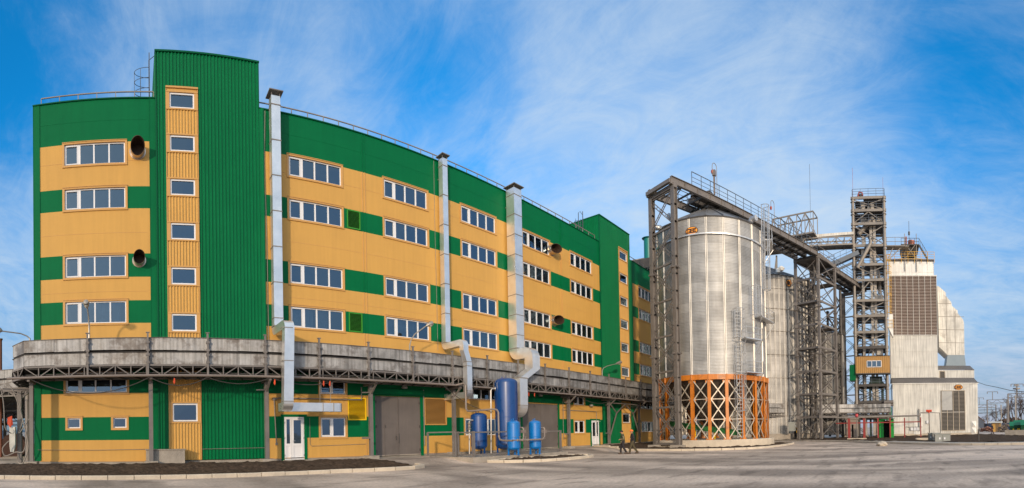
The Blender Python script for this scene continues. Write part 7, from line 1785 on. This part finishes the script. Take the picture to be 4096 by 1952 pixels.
m = MB(); m.hexa([p+Z(h_) for h_ in (1.95, 2.25) for p in (q-r_*1.7-n_*.6, q+r_*1.4-n_*.6, q+r_*1.4+n_*2.5, q-r_*1.7+n_*2.5)]); m.build('canopy', mat('pale_canopy', (.5, .55, .58), .5), ki)
def pile(x, r, w_, h_, n, mt, nm, label, cat, seed=1):
    q = GB(x, r); e = Vector((-q.y, q.x, 0)).normalized(); t = MB(); rnd = random.Random(seed)
    for i in range(n):
        c = q+e*rnd.uniform(-w_/2, w_/2)+q.normalized()*rnd.uniform(0, 1.5); l = rnd.uniform(.4, .9); z = rnd.uniform(0, h_)*(1-abs((c-q).dot(e))/w_)
        dd = Vector((rnd.uniform(-1, 1), rnd.uniform(-1, 1), rnd.uniform(-.3, .5))).normalized(); t.bar(c+Z(z+.1)-dd*l*.5, c+Z(z+.1)+dd*l*.5, .25, .18)
    return tag(t.build(nm, mt), label, cat)
pile(2482, 108, 2.6, 1.1, 60, mat('red_brick', (.36, .17, .12), .85, var=.3), 'brick_pile', 'low heap of reddish bricks left of the lone walker', 'bricks')
pile(2470, 118, 7, .7, 70, M_CONC, 'rubble_pile', 'low grey rubble at the foot of the whitish shed', 'rubble', 3)
pile(2532, 98, 3.4, 1.6, 90, mat('weathered_timber', (.19, .15, .12), .9, var=.3), 'timber_pile', 'stacked weathered planks right of the slender pole', 'timber', 5)
q = GB(2524, 96); pp_ = MB(); e = Vector((-q.y, q.x, 0)).normalized()
for i in range(9): pp_.bar(q-e*1.3*(1 if i % 2 else -1)*.6+Z(.15+.19*i), q+e*1.6+Z(.15+.19*i), .5, .14)
tag(pp_.build('plank_stack', mat('dark_planks', (.08, .065, .055), .9, var=.3)), 'dark stack of planks beside the timber pile', 'timber')
def dumpster(x, r, label, s=1.):
    q = GB(x, r); n_ = q.normalized(); e = Vector((0,0,1)).cross(n_).normalized()*-1; t = thing('dumpster', q, label, 'dumpster', 'green dumpsters at the right edge')
    P = lambda a, b, z: q+e*a*s+n_*b*s+Z(z*s)
    m = MB(); pr = [(0, .25), (2.0, .25), (2.3, 1.2), (1.6, 1.75), (.4, 1.75), (-.25, 1.2)]
    A = [P(-.9, b, z) for b, z in pr]; B = [P(.9, b, z) for b, z in pr]; m.poly(A); m.poly(B[::-1])
    for i in range(6): m.poly([A[i], B[i], B[(i+1) % 6], A[(i+1) % 6]])
    m.build('container', mat('dumpster_green', (.005, .075, .035), .5, var=.25, vs=2), t)
    m = MB(); m.hexa([P(-.95, -.3, 1.22), P(.95, -.3, 1.22), P(.95, .42, 1.80), P(-.95, .42, 1.80), P(-.95, -.3, 1.27), P(.95, -.3, 1.27), P(.95, .42, 1.86), P(-.95, .42, 1.86)]); m.build('lid', mat('lid_green', (.0, .15, .07), .4), t)
    m = MB(); m.poly([P(-.5, -.085, .5), P(-.15, -.085, .5), P(-.15, -.17, .85), P(-.5, -.17, .85)]); m.poly([P(.1, -.085, .5), P(.45, -.085, .5), P(.45, -.17, .85), P(.1, -.17, .85)]); m.build('yellow_mark', M_YEL, t)
    m = MB()
    for a in (-.7, .7):
        for b in (.2, 1.8): m.tube([P(a-.05, b, .13), P(a+.05, b, .13)], .12*s, 8)
    m.build('wheel', M_BLACK, t)
dumpster(2556, 72, 'green wheeled dumpster with yellow marks, leftmost of the row', 1.05); dumpster(2569, 68, 'green wheeled dumpster with raised bright lid at the right edge', 1.15)
dumpster(2587, 66, 'green wheeled dumpster cut by the right edge of the photo', 1.15)
cb = MB(); q = GB(2576, 62); e = Vector((0,0,1)).cross(q.normalized()); cb.bar(q-e*2.4+Z(.4), q+e*2.5+Z(.4), .4, .8); tag(cb.build('concrete_block', M_CONC), 'low dark concrete block before the dumpsters', 'block')
